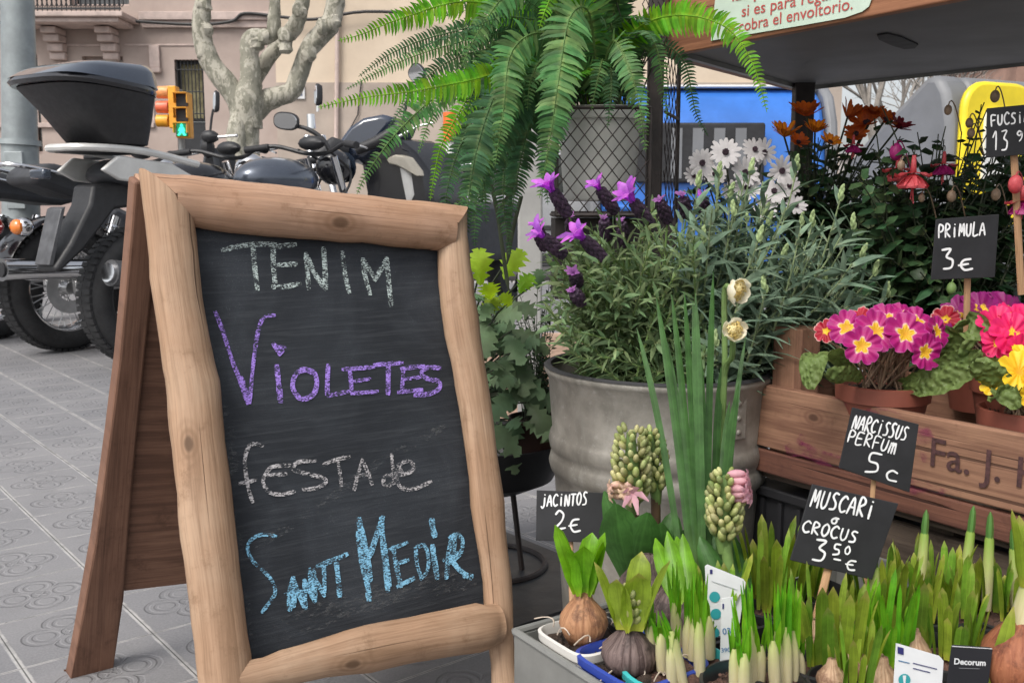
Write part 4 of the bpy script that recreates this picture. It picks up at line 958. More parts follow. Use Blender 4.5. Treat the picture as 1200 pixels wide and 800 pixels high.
# ================================================================== the flower stall
random.seed(21)
s = NT('weathered_zinc'); ob = s.coord('Object'); uv = s.coord('UV', (40, 5, 1)); n1 = s.noise(ob, 14, 6, .7); n2 = s.noise(uv, 1, 5, .65, .3); n3 = s.noise(ob, 90, 4, .7); n4 = s.noise(ob, 5, 4, .6)
c = s.mix(s.ss(n1, .35, .65), (.20, .188, .162), (.31, .29, .255)); c = s.mix(s.m('MULTIPLY', s.ss(n2, .5, .72), .55), c, (.33, .32, .29)); c = s.mix(s.m('MULTIPLY', s.ss(n4, .5, .68), .5), c, (.09, .08, .068)); c = s.mix(s.m('MULTIPLY', s.ss(n3, .56, .7), .4), c, (.38, .37, .35))
s.base(c); s.set(s.b.inputs['Metallic'], .35); s.rough(s.m('MULTIPLY_ADD', n1, .35, .4)); s.bump(s.m('ADD', n4, s.m('MULTIPLY', n3, .15)), .5, .006); m_zinc = s.mat
m_zbox = M('grey_zinc_sheet', (.25, .25, .235), .5, .2, 7, .2, 50, metal=.4, dirt=.4)
m_soil = M('peat', (.035, .022, .016), .95, .5, 60, 1.0, 160, col2=(.075, .048, .035), bdist=.006)
m_soilr = M('coco_peat', (.11, .055, .04), .95, .5, 90, 1.0, 220, col2=(.19, .10, .075), bdist=.005)
m_terra = M('terracotta_plastic', (.22, .065, .042), .55, .12, 15, .1, 90, dirt=.25)
m_potblk = M('black_pot_plastic', (.016, .016, .018), .45, .2, 20); m_potwht = M('white_pot_plastic', (.62, .60, .56), .4, .08, 12, dirt=.35)
m_potblu = M('blue_pot_plastic', (.03, .06, .33), .35, .1, 12, dirt=.2); m_pottl = M('teal_pot_plastic', (.05, .42, .42), .35, .1, 12, dirt=.15)
m_potbrn = M('brown_pot_plastic', (.055, .025, .02), .5, .2, 15)
m_crate = wood('crate_pine', (.29, .16, .10), (.24, .125, .08), (.12, .055, .036), .8, True, .7, .35, 6)
m_crate2 = wood('old_crate_wood', (.105, .08, .062), (.135, .10, .076), (.035, .025, .02), .8, True, .8, .5, 4)
m_fasc = wood('oiled_board', (.34, .16, .085), (.28, .125, .065), (.14, .055, .03), .6, False, .55, .3)
m_under = M('grey_underside', (.115, .115, .12), .6, .15, 3, .1, 30, dirt=.3)
m_stick = wood('bamboo_stick', (.45, .27, .15), (.40, .23, .12), (.25, .13, .06), 1.5, False)
m_black = M('black_card', (.012, .012, .014), .6, .3, 25, dirt=.1); m_wchalk = M('white_marker', (.72, .72, .72), .8, .1, 60)
m_iron2 = M('rusty_black_iron', (.028, .02, .018), .6, .4, 30, .3, 120)
# greens
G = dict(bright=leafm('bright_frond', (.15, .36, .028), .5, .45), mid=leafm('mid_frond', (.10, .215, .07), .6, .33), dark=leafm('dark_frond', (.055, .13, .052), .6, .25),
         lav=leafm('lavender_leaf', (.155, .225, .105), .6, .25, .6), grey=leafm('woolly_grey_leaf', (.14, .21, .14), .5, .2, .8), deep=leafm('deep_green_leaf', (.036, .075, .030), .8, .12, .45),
         yel=leafm('young_leaf', (.195, .30, .035), .6, .38, .42, tipc=(.36, .34, .10)), strap=leafm('strap_leaf', (.042, .13, .03), .5, .25, .4), hya=leafm('hyacinth_leaf', (.14, .35, .02), .35, .4, .3),
         narc=leafm('daffodil_leaf', (.04, .115, .03), .6, .25, .45), prim=leafm('primrose_leaf', (.055, .125, .036), .4, .18, .45), oak=leafm('pale_oak_leaf', (.20, .42, .04), .4, .4), oakd=leafm('bluish_oak_leaf', (.06, .14, .075), .5, .2))
m_stem = M('green_stem', (.13, .21, .06), .6, .25, 40); m_stemd = M('dark_stem', (.035, .045, .022), .7, .3, 40); m_stemb = M('brownish_stem', (.25, .17, .11), .6, .3, 60)
s = NT('pale_sheath'); sp = s.n('ShaderNodeSeparateXYZ'); uv = s.coord('UV'); s.l(uv, sp.inputs[0]); n1 = s.noise(s.coord('UV', (260, 14, 1)), 1, 4, .6)
c = s.mix(s.ss(sp.outputs[1], .012, .05), (.52, .46, .28), (.40, .45, .16)); c = s.mix(s.ss(sp.outputs[1], .04, .075), c, (.20, .32, .05)); c = s.mix(s.m('MULTIPLY', s.ss(n1, .45, .65), .3), c, (.34, .30, .12)); s.base(c); s.rough(.5); s.b.inputs['Subsurface Weight'].default_value = .15; s.b.inputs['Subsurface Radius'].default_value = (.003, .003, .001); m_pale = s.mat

_s = G['prim'].node_tree; _b = [n_ for n_ in _s.nodes if n_.type == 'BUMP'][0]; _v = _s.nodes.new('ShaderNodeTexVoronoi'); _v.feature = 'SMOOTH_F1'; _v.inputs['Scale'].default_value = 150; _tc = _s.nodes.new('ShaderNodeTexCoord'); _s.links.new(_tc.outputs['Object'], _v.inputs['Vector']); _mm = _s.nodes.new('ShaderNodeMath'); _mm.operation = 'MULTIPLY'; _mm.inputs[1].default_value = -1; _s.links.new(_v.outputs[0], _mm.inputs[0]); _s.links.new(_mm.outputs[0], _b.inputs['Height']); _b.inputs['Strength'].default_value = 1.0; _b.inputs['Distance'].default_value = .006
def superpot(root, c, r, h, mat, p=2, rot=0, lip=.012, soil=m_soil, soilz=-.012, seg=36, taper=.8):
    c = Vector(c); mb = MB(); vs = []; fs = []
    rings = [(r * taper * .97, -h), (r * taper, -h), (r * .97, -lip), (r * 1.03, -lip), (r * 1.05, 0), (r * .98, .001), (r * .94, -.004), (r * .92, -.03)]
    ca, sa = math.cos(rot), math.sin(rot)
    def ringp(rad, z):
        out = []
        for k in range(seg):
            a = 2 * math.pi * k / seg; x = math.copysign(abs(math.cos(a)) ** (2 / p), math.cos(a)) * rad; y = math.copysign(abs(math.sin(a)) ** (2 / p), math.sin(a)) * rad
            out.append(c + Vector((x * ca - y * sa, x * sa + y * ca, z)))
        return out
    for (a, z) in rings: vs += ringp(a, z)
    for i in range(len(rings) - 1):
        for k in range(seg): fs.append([i * seg + k, i * seg + (k + 1) % seg, (i + 1) * seg + (k + 1) % seg, (i + 1) * seg + k])
    fs.append(list(range(seg))[::-1]); mb.add(vs, fs); po = mb.build('pot', mat, root)
    sb = MB(); vs = [c + Vector((0, 0, soilz + .008))]; fs = []
    for j, q in enumerate((.3, .6, .85, .93)):
        for v in ringp(r * q, soilz): vs.append(v + Vector((0, 0, .012 * mn.noise(v * 70) + (.006 if q < .5 else 0))))
    for k in range(seg): fs.append([0, 1 + k, 1 + (k + 1) % seg])
    for j in range(3):
        for k in range(seg): fs.append([1 + j * seg + k, 1 + (j + 1) * seg + k, 1 + (j + 1) * seg + (k + 1) % seg, 1 + j * seg + (k + 1) % seg])
    sb.add(vs, fs)
    for _ in range(45):
        a = ru(0, 6.28); q = r * .86 * math.sqrt(rnd()); v = c + Vector((q * math.cos(a), q * math.sin(a), soilz + .004)); s_ = ru(.0012, .0035); sb.ell(v, s_, s_ * ru(.5, 1), s_ * .7, Vector((ru(-1, 1), ru(-1, 1), ru(-1, 1))), 5, 4)
    sb.build('soil', soil, root); return po
def strap(mb, base, out, L, hw, bend=.25, cup=.35, tip=.5, n=7, twist=0):
    """an upright strap leaf leaning towards 'out'"""
    out = Vector(out); out.z = 0; o = out.normalized() if out.length > 1e-6 else Vector((1, 0, 0)); lean = out.length
    pts = []; wid = []
    for i in range(n + 1):
        t = i / n; pts.append(Vector(base) + Z * L * (t - .12 * bend * t * t) + o * L * (lean * t + bend * t * t * .6))
        wd = hw * (min(1, .55 + 1.6 * t) if t < .5 else 1) * (1 if t < 1 - tip else max(.04, math.sqrt(max(0, 1 - ((t - 1 + tip) / tip) ** 2))))
        wid.append(wd)
    a = math.atan2(o.y, o.x) + math.pi / 2 + twist
    mb.ribbon(pts, wid, Vector((math.cos(a), math.sin(a), 0)), -cup)
def sprig(lm, sm, base, tip, n, ll, lw, sr=.0012, start=.25, ctrl=None, up=.55, curl=.3, seg=3, prof=None, tooth=0):
    base, tip = Vector(base), Vector(tip); H = tip - base
    c = ctrl if ctrl else base + Vector((H.x * .25, H.y * .25, H.z * .62))
    path = bez(base, c, tip, 10)
    sm.tube(path, [sr * (1.2 - .6 * i / 10) for i in range(11)], 5, cap=False)
    ph = ru(0, 6.28)
    for i in range(n):
        t = start + (1 - start) * (i + rnd() * .6) / n; t = min(t, .995)
        k = int(t * 10); f = t * 10 - k; p = path[k].lerp(path[min(k + 1, 10)], f); tg = (path[min(k + 1, 10)] - path[k]).normalized()
        ph += 2.39996; o1 = tg.orthogonal().normalized(); o2 = tg.cross(o1); d = o1 * math.cos(ph) + o2 * math.sin(ph)
        u = up + .35 * (t > .85)
        dr = (d + tg * u).normalized(); q = ll * ru(.75, 1.15) * (prof(t) if prof else (1 - .45 * max(0, t - .6) / .4))
        pts = []; wd = []
        for s_ in range(seg + 1):
            e = s_ / seg; pts.append(p + dr * q * e + (d * .3 - Z * .7) * q * curl * e * e); wd.append(lw * (.5, 1, .75, .12)[s_] if seg == 3 else lw * math.sin(math.pi * (.15 + .8 * e)))
        lm.ribbon(pts, wd, tg.cross(d), .25)
def rand_in(pg):
    xs = [q[0] for q in pg]; ys = [q[1] for q in pg]
    while True:
        x, y = ru(min(xs), max(xs)), ru(min(ys), max(ys)); c = False; n = len(pg)
        for i in range(n):
            a, b_ = pg[i], pg[i - 1]
            if (a[1] > y) != (b_[1] > y) and x < (b_[0] - a[0]) * (y - a[1]) / (b_[1] - a[1]) + a[0]: c = not c
        if c: return x, y

# ---- hand lettering
GL = {'A': [[(0, 0), (.45, 1), (.9, 0)], [(.15, .4), (.75, .4)]], 'C': [[(.85, .85), (.5, 1), (.1, .7), (.08, .3), (.45, 0), (.9, .12)]], 'E': [[(.8, 1), (.1, .95), (.1, 0), (.85, .05)], [(.1, .5), (.7, .52)]],
      'F': [[(.15, 0), (.1, 1), (.85, 1)], [(.1, .5), (.7, .55)]], 'I': [[(.4, .75), (.45, 0)], [(.42, .98), (.43, 1.0)]], 'J': [[(.6, .75), (.6, .1), (.3, -.15), (.05, 0)], [(.58, 1), (.6, 1.02)]], 'L': [[(.15, 1), (.1, 0), (.85, .05)]],
      'M': [[(.05, 0), (.15, 1), (.45, .3), (.75, 1), (.9, 0)]], 'N': [[(.05, 0), (.1, 1), (.75, 0), (.85, 1)]], 'O': [[(.45, 1), (.1, .7), (.1, .25), (.45, 0), (.8, .3), (.8, .75), (.45, 1)]], 'P': [[(.15, 0), (.12, 1), (.7, .95), (.8, .7), (.6, .5), (.15, .45)]],
      'R': [[(.12, 0), (.12, 1), (.65, .95), (.72, .7), (.2, .45), (.85, 0)]], 'S': [[(.8, .95), (.4, 1), (.2, .75), (.7, .4), (.65, .08), (.1, .02)]], 'T': [[(.45, 1), (.45, 0)], [(0, 1), (.95, 1)]], 'U': [[(.1, 1), (.1, .3), (.4, 0), (.75, .25), (.8, 1)]],
      'V': [[(.05, 1), (.4, 0), (.85, 1)]], 'o': [[(.45, .6), (.15, .35), (.25, .05), (.6, .05), (.75, .4), (.5, .62), (.95, .6)]], '€': [[(.9, .95), (.4, .9), (.15, .5), (.4, .05), (.95, .1)], [(.0, .5), (.7, .55)]],
      '2': [[(.1, .8), (.4, 1), (.75, .8), (.6, .45), (.05, .02), (.9, .08)]], '3': [[(.1, .95), (.7, .95), (.35, .6), (.75, .4), (.6, .05), (.05, .02)]], '5': [[(.85, 1), (.25, .97), (.2, .58), (.7, .5), (.75, .15), (.1, 0)]], '1': [[(.1, .7), (.5, 1), (.45, 0)]], '0': [[(.45, 1), (.1, .6), (.2, .1), (.6, .05), (.8, .5), (.5, 1)]],
      '9': [[(.75, .8), (.4, 1), (.15, .75), (.45, .55), (.75, .8), (.7, .3), (.4, 0)]], '-': [[(.1, .5), (.9, .5)]], 'c': [[(.85, .85), (.45, 1), (.12, .6), (.3, .1), (.9, .08)]], 'm': [[(.05, 0), (.1, .8), (.15, .55), (.4, .8), (.45, 0)], [(.45, .5), (.7, .8), (.9, 0)]]}
def sign(name, label, corners, Yt, Yb, stick, texts, th=.0022):
    TL, TR, BR, BL = corners
    P = U(*TL, Yt); n = (U(*TR, Yt) - P).cross(U(*BL, Yb) - P).normalized()
    if n.y > 0: n = -n
    q = [UP(*c, P, n) for c in corners]; root = thing(name, label, 'price sign', (q[3].x, q[3].y, q[3].z - .12 if not stick else 0), 'handwritten price signs')
    mb = MB(); mb.prism(q, -n * th); bo = mb.build('card', m_black, root, smooth=False, bevel=.0006)
    if stick:
        mb = MB(); a, b_ = UP(*stick[0], P - n * (th + .007), n), U(*stick[1], stick[2]); top = UP(stick[0][0], stick[0][1] - 14, P - n * (th + .007), n)
        mb.tube([top, a, b_], PR(stick[3], a), 8, flat=.6, up=n); mb.build('stick', m_stick, root)
    mb = MB()
    for (tx, p0, p1, hpx, wpx) in texts:
        N = len(tx); bx = Vector((p1[0] - p0[0], p1[1] - p0[1])); adv = bx / N; L = bx.length; ex = bx / L; up_ = Vector((ex.y, -ex.x)); up_ = (up_ * .93 + Vector((.12, -.1))).normalized() if N > 1 else up_
        for i, ch in enumerate(tx):
            if ch not in GL: continue
            o = Vector(p0) + adv * i + up_ * ru(-.05, .05) * hpx; k = ru(.9, 1.08)
            for st_ in GL[ch]:
                pp = [o + ex * (x * adv.length * .86) + up_ * (y * hpx * k) for x, y in st_]; Q = [UP(v.x, v.y, P + n * .0007, n) for v in pp]
                Q = poly(Q, 5) if len(Q) > 2 else [Q[0].lerp(Q[1], j / 4) for j in range(5)]
                mb.stroke(Q, PR(wpx, Q[0]), n, ru(-.0002, .0003))
    mb.build('lettering', m_wchalk, bo, smooth=False); return root
def text3d(name, s_, P, n, p0, p1, mat, parent, lift=.0007, bold=0, hk=1.0):
    a, b_ = UP(*p0, P + n * lift, n), UP(*p1, P + n * lift, n); cu = bpy.data.curves.new('tmp', 'FONT'); cu.body = s_; cu.size = 1; cu.offset = bold; cu.resolution_u = 3
    o = bpy.data.objects.new('tmp', cu); COL.objects.link(o); bpy.context.view_layer.update()
    me = bpy.data.meshes.new_from_object(o.evaluated_get(bpy.context.evaluated_depsgraph_get())); bpy.data.objects.remove(o)
    xs = [v.co.x for v in me.vertices]; k = (b_ - a).length / (max(xs) - min(xs)); ex = (b_ - a).normalized(); ey = n.cross(ex).normalized()
    off = OFF.get(parent.name, Vector((0, 0, 0)))
    for v in me.vertices: v.co = a + ex * (v.co.x - min(xs)) * k + ey * v.co.y * k * hk - off
    me.materials.clear(); me.materials.append(mat); ob = bpy.data.objects.new(name, me); COL.objects.link(ob); ob.parent = parent; OFF[ob.name] = off; return ob

# ---- shelf over the plants
zS = .963
C0, C1 = UZ(775, 67, zS), UZ(929, 107, zS); C2 = C0 + (UZ(1120, 0, zS) - C0) * 1.55; cb = UZ(1200, 78, zS); C3 = C1 + (cb - C1) * 2.3
sh = thing('display_shelf', 'wooden edged shelf with a grey underside held on dark iron posts, overhanging the flowers', 'shelf', (C0.x, C0.y, 0))
def edge(name, A, B_, h, th, mat, inward, dz=0):
    d = (B_ - A); mb = MB(); nn = inward.normalized(); c = (A + B_) / 2 + Vector((0, 0, h / 2 + dz)) + nn * th / 2; mb.obox(c, d / 2, nn * th / 2, Z * h / 2); return mb.build(name, mat, sh, smooth=False, bevel=.002)
fd = (C2 - C0).normalized(); fin = Vector((-fd.y, fd.x, 0)); fin = fin if fin.dot(C1 - C0) > 0 else -fin
edge('fascia', C0, C2, .15, .018, m_fasc, fin)
sdv = (C1 - C0).normalized(); sin_ = Vector((sdv.y, -sdv.x, 0)); sin_ = sin_ if sin_.dot(C2 - C0) > 0 else -sin_
edge('side_board', C0 + sdv * .022, C1, .06, .022, m_fasc, sin_)
bdv = (C3 - C1).normalized(); edge('back_board', C1 + bdv * .03, C3, .032, .02, m_fasc, fd)
mb = MB(); zz = Z * .006; mb.prism([C0 + zz + fin * .02 + sin_ * .024, C2 + zz + fin * .02, C3 + zz - Vector((0, .0, 0)), C1 + zz + sin_ * .024], Z * .012); mb.build('underside', m_under, sh, smooth=False)
mb = MB()
a = C0 + zz + sin_ * .026 + fin * .022; b_ = C1 + zz + sin_ * .026; mb.obox((a + b_) / 2 - Z * .004, (b_ - a) / 2, sin_ * .006, Z * .004)
b2 = C3 + zz; mb.obox((C1 + b2) / 2 + fd * .024 + Z * .002, (b2 - C1) * .49, fd * .004, Z * .004); mb.build('metal_trim', m_zbox, sh, smooth=False)
hole = [UZ(x, y, zS + .0035) for x, y in ((1028, 42), (1040, 40), (1056, 44), (1076, 53), (1072, 57), (1060, 58), (1046, 54), (1030, 47))]
mb = MB(); mb.prism(hole, Z * .002); mb.build('hand_hole', m_cdk, sh, smooth=False)
for nm, px, Y, hw_, ztop in (('post', 766, 1.735, .0135, 1.3), ('post', 938, 2.18, .021, 1.02)):
    q = U(px, 200, Y); mb = MB(); mb.box(q.x - hw_, q.x + hw_, Y - hw_ * .8, Y + hw_ * .8, 0, ztop); mb.build(nm, m_iron2, sh, smooth=False, bevel=.003)
for A in (C2 - fd * .05, C3 - bdv * .05):
    mb = MB(); mb.box(A.x - .02, A.x + .02, A.y - .0, A.y + .035, 0, 1.0); mb.build('post', m_iron2, sh, smooth=False, bevel=.003)
# printed paper notice on the fascia
P = C0 - fin * .003; n = -fin
ntc = [UP(x, y, P, n) for x, y in ((841, -60), (838, 0), (833, 48), (880, 40), (940, 30), (990, 21), (1010, 14), (1018, 8), (1021, 0), (1034, -90))]
mb = MB(); mb.prism(ntc, -n * .0008); no = mb.build('paper_notice', M('pale_green_paper', (.50, .60, .50), .5, .06, 20), smooth=False, bevel=0)
tag(no, 'pale green paper notice with red printed words about wrapping, fixed on the wooden shelf edge', 'notice')
m_redp = M('red_print', (.42, .07, .06), .6, .05)
text3d('printed_text', 'se cobra el envoltorio.', P, n, (849, 41), (999, 11), m_redp, no, .001, .003, .9)
text3d('printed_text', 'si es para regalo', P, n, (869, 20), (985, -3), m_redp, no, .001, .003, .85)
text3d('printed_text', 'las plantas,', P, n, (858, 2), (946, -16), m_redp, no, .001, .003, .85)

# ---- wire basket, pot and fern
def wiremesh(mb, O, ex, ez, wd, ht, pit, r):
    ex, ez = ex.normalized(), ez.normalized(); k = 1.25
    def clip(p, d):
        t0, t1 = -9, 9
        for c, dd, hi in ((p[0], d[0], wd), (p[1], d[1], ht)):
            a, b_ = (0 - c) / dd, (hi - c) / dd
            if a > b_: a, b_ = b_, a
            t0, t1 = max(t0, a), min(t1, b_)
        return (t0, t1) if t1 - t0 > 1e-3 else None
    for sg in (1, -1):
        x = -ht
        while x < wd + ht:
            c = clip((x, 0 if sg > 0 else ht), (1 / k, sg))
            if c:
                pts = [O + ex * (x + t / k) + ez * ((0 if sg > 0 else ht) + sg * t) for t in c]; nn = ex.cross(ez) * .0006 * sg
                mb.tube([p + nn for p in pts], r, 4, cap=False)
            x += pit
wr = thing('wire_rack', 'dark rusty diamond wire rack hung on the shelf post, holding the fern pot', 'wire rack', U(705, 300, 1.62))
Yw = 1.60; a, b_ = U(652, 252, Yw), U(763, 126, Yw)
mb = MB(); wiremesh(mb, Vector((a.x, Yw, a.z)), Vector((1, 0, 0)), Z, b_.x - a.x, b_.z - a.z, .0225, .0009); mb.build('front_mesh', m_iron2, wr)
mb = MB()
for z in (a.z, b_.z): mb.tube([(a.x, Yw, z), (b_.x, Yw, z)], .0035, 6)
for x in (a.x, b_.x): mb.tube([(x, Yw, a.z), (x, Yw, b_.z)], .003, 6)
for x in (a.x, b_.x): mb.tube([(x, Yw, a.z), (x, 1.82, a.z)], .003, 6)
mb.tube([(a.x, 1.82, a.z), (b_.x, 1.82, a.z)], .003, 6); mb.tube([(b_.x, Yw, b_.z), (b_.x, 1.80, b_.z)], .003, 6); mb.build('frame', m_iron2, wr)
s0, s1 = U(776, 300, 1.72), U(791, 300, 1.86); mb = MB(); wiremesh(mb, Vector((s0.x, s0.y, .62)), Vector((s1.x - s0.x, s1.y - s0.y, 0)), Z, (Vector((s1.x - s0.x, s1.y - s0.y))).length, .50, .036, .0008)
mb.tube([(s1.x, s1.y, .62), (s1.x, s1.y, 1.12)], .004, 6); mb.tube([(s0.x, s0.y, .865), (s1.x, s1.y, .865)], .003, 6); mb.build('side_mesh', m_iron2, wr)
mb = MB(); q0, q1 = U(752, 60, 1.60), U(790, 60, 1.66); wiremesh(mb, Vector((q0.x, 1.6, .93)), Vector((q1.x - q0.x, .06, 0)), Z, .062, .2, .016, .0009); mb.build('upper_mesh', m_iron2, wr)
mb = MB(); mb.box(a.x, b_.x, Yw + .004, 1.82, a.z - .004, a.z + .006); mb.box(a.x, b_.x + .05, 1.64, 1.82, a.z - .14, a.z - .006); mb.build('tray_and_dark_box', m_iron2, wr, smooth=False)  # lower box added to stand in for the shade under the tray
fern = thing('fern', 'large sword fern with long arching fronds, in a pale pot inside the wire rack', 'potted fern', U(703, 232, 1.71))
fc_ = U(703, 128, 1.71); mb = MB(); mb.lathe((fc_.x, 1.71, fc_.z), [(.001, -.155), (.056, -.155), (.06, -.15), (.063, -.12), (.0635, -.115), (.071, -.02), (.076, -.02), (.077, 0), (.072, 0), (.068, -.02), (.001, -.025)], 30); mb.build('pot', M('pale_grey_pot', (.52, .51, .48), .5, .06, 9, dirt=.2), fern)
def frond(pts, pl, mat, sidehint=None, cnt=None, n=8, droopy=.2, gap=.0060, base=.08):
    P = poly(pts, n); L = [0]
    for i in range(1, len(P)): L.append(L[-1] + (P[i] - P[i - 1]).length)
    T = L[-1]; mb = MB(); mb.tube(P, [.0018 * (1 - .75 * i / len(P)) for i in range(len(P))], 5, cap=False); cnt = cnt or int(T / gap); j = 0
    for i in range(cnt):
        t = base + (1 - base) * i / cnt; s_ = t * T
        while j < len(L) - 2 and L[j + 1] < s_: j += 1
        p = P[j].lerp(P[j + 1], (s_ - L[j]) / max(1e-6, L[j + 1] - L[j])); tg = (P[j + 1] - P[j]).normalized()
        if sidehint is None: sd_ = tg.cross((CAM - p).normalized())
        else: sd_ = sidehint - tg * sidehint.dot(tg)
        if sd_.length < 1e-4: sd_ = tg.orthogonal()
        sd_.normalize(); nn = sd_.cross(tg)
        lp_ = pl * (min(1, .45 + 2.6 * t) * (1 - max(0, (t - .45) / .55) ** 1.5 * .88))
        for sg in (-1, 1):
            if rnd() < .03: continue
            q = lp_ * ru(.82, 1.1); d = (sd_ * sg + tg * ru(.12, .32) + nn * ru(-.16, .16)).normalized(); dn = -Z * droopy * ru(.4, 1.4)
            pp = [p, p + d * q * .35 + dn * q * .1, p + d * q * .7 + dn * q * .38, p + d * q + dn * q * .8 + tg * q * .1]; wd = q * .105 + .0006
            mb.ribbon(pp, [wd * .8, wd, wd * .75, wd * .12], tg + nn * ru(-.35, .35), .15)
    return mb.build('frond', mat, fern, angle=180)
def pf(L_): return [U(*q) for q in L_]
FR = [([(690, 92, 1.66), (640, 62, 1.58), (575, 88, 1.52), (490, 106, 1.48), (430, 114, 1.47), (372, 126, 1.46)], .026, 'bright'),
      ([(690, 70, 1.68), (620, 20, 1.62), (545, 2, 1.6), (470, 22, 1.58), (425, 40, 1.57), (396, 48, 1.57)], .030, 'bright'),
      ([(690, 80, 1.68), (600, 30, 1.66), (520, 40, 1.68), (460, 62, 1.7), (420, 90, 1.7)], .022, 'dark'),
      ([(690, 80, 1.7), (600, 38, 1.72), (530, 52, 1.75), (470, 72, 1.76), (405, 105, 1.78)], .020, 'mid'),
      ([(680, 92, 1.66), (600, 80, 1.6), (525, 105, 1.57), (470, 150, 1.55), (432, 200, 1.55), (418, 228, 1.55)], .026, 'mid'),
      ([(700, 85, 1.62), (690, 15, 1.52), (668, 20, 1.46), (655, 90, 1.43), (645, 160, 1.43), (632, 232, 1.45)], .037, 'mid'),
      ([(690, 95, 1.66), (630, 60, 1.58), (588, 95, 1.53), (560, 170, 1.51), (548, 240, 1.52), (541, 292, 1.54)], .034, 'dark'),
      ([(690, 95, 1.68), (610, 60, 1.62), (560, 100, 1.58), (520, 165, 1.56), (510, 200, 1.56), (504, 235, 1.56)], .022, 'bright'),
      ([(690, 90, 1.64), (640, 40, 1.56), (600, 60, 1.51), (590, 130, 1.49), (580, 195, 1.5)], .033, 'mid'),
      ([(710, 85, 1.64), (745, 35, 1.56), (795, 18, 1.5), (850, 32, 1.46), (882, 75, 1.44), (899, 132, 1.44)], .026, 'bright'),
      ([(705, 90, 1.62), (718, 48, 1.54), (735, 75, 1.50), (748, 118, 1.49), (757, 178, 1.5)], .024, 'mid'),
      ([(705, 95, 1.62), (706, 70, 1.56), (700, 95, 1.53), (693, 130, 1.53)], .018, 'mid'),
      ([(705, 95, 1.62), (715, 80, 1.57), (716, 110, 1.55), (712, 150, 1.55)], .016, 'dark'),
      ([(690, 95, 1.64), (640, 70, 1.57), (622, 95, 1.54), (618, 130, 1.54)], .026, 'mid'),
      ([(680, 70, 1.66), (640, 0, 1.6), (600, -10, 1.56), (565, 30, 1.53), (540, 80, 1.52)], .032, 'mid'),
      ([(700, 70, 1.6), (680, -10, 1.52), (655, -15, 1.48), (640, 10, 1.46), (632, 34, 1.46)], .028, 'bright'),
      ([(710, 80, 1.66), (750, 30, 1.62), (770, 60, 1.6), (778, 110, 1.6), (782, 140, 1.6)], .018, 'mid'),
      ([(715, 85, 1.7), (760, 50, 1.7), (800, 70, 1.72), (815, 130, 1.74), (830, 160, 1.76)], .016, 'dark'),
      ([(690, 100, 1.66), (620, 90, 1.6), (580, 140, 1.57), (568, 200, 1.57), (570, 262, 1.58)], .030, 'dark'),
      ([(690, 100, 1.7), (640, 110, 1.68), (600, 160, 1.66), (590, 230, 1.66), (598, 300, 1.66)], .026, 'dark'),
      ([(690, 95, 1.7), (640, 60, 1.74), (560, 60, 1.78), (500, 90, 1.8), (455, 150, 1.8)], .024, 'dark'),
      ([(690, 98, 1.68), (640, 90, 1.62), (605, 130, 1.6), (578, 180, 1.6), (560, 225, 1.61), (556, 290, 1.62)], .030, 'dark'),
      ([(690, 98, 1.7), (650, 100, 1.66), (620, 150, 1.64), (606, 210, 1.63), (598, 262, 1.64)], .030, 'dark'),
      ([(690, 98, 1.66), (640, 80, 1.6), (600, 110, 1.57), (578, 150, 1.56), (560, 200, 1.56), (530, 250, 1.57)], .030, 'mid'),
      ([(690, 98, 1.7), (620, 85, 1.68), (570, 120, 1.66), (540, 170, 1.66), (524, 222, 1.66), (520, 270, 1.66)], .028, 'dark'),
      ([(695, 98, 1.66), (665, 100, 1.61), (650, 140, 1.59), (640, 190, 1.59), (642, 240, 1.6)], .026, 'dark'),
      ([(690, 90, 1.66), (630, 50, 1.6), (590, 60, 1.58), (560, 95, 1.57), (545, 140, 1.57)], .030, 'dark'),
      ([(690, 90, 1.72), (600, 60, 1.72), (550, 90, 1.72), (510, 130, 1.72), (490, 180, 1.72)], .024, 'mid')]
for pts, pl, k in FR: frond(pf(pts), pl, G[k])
random.seed(5)
for i in range(50):
    az = R(ru(95, 350)) if i % 3 else R(ru(120, 250)); el = R(ru(45, 88)); L = ru(.22, .40); c = fc_ + Vector((ru(-.04, .04), ru(-.04, .03), .0))
    h = Vector((math.cos(az), math.sin(az), 0)); d = h * math.cos(el) + Z * math.sin(el); pts = [c]; v = d.copy()
    if (c + h * L * .6).x > .26: continue
    for k in range(5): c = c + v * L / 5; pts.append(c); v = (v - Z * ru(.28, .5) * (1 if i % 4 else .5) + h * .08).normalized()
    if min((p - CAM).dot(FWD) for p in pts) < 1.25: continue
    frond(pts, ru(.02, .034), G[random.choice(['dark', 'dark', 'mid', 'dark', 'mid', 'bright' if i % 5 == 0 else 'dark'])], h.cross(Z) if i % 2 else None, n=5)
st = MB()
for _ in range(60):
    p = fc_ + Vector((ru(-.06, .06), ru(-.06, .06), -.02)); st.tube(bez(p, p + Vector((ru(-.02, .02), ru(-.02, .02), .08)), p + Vector((ru(-.08, .06), ru(-.08, .05), ru(.1, .18))), 5), .0012, 4, cap=False)
st.build('stalks', m_stemd, fern)
# dry wiry stems under the fern, by the grey post
ws = MB()
for pp in (((575, 215), (583, 250), (590, 300), (596, 340)), ((583, 255), (592, 235), (604, 222)), ((588, 262), (598, 245)), ((611, 230), (601, 270), (594, 310)), ((606, 165), (600, 210), (594, 300))):
    ws.ribbon(poly([U(*q, 1.72) for q in pp], 3), [.0035] * (3 * (len(pp) - 1)) + [.001], Vector((1, 0, .2)), .3)
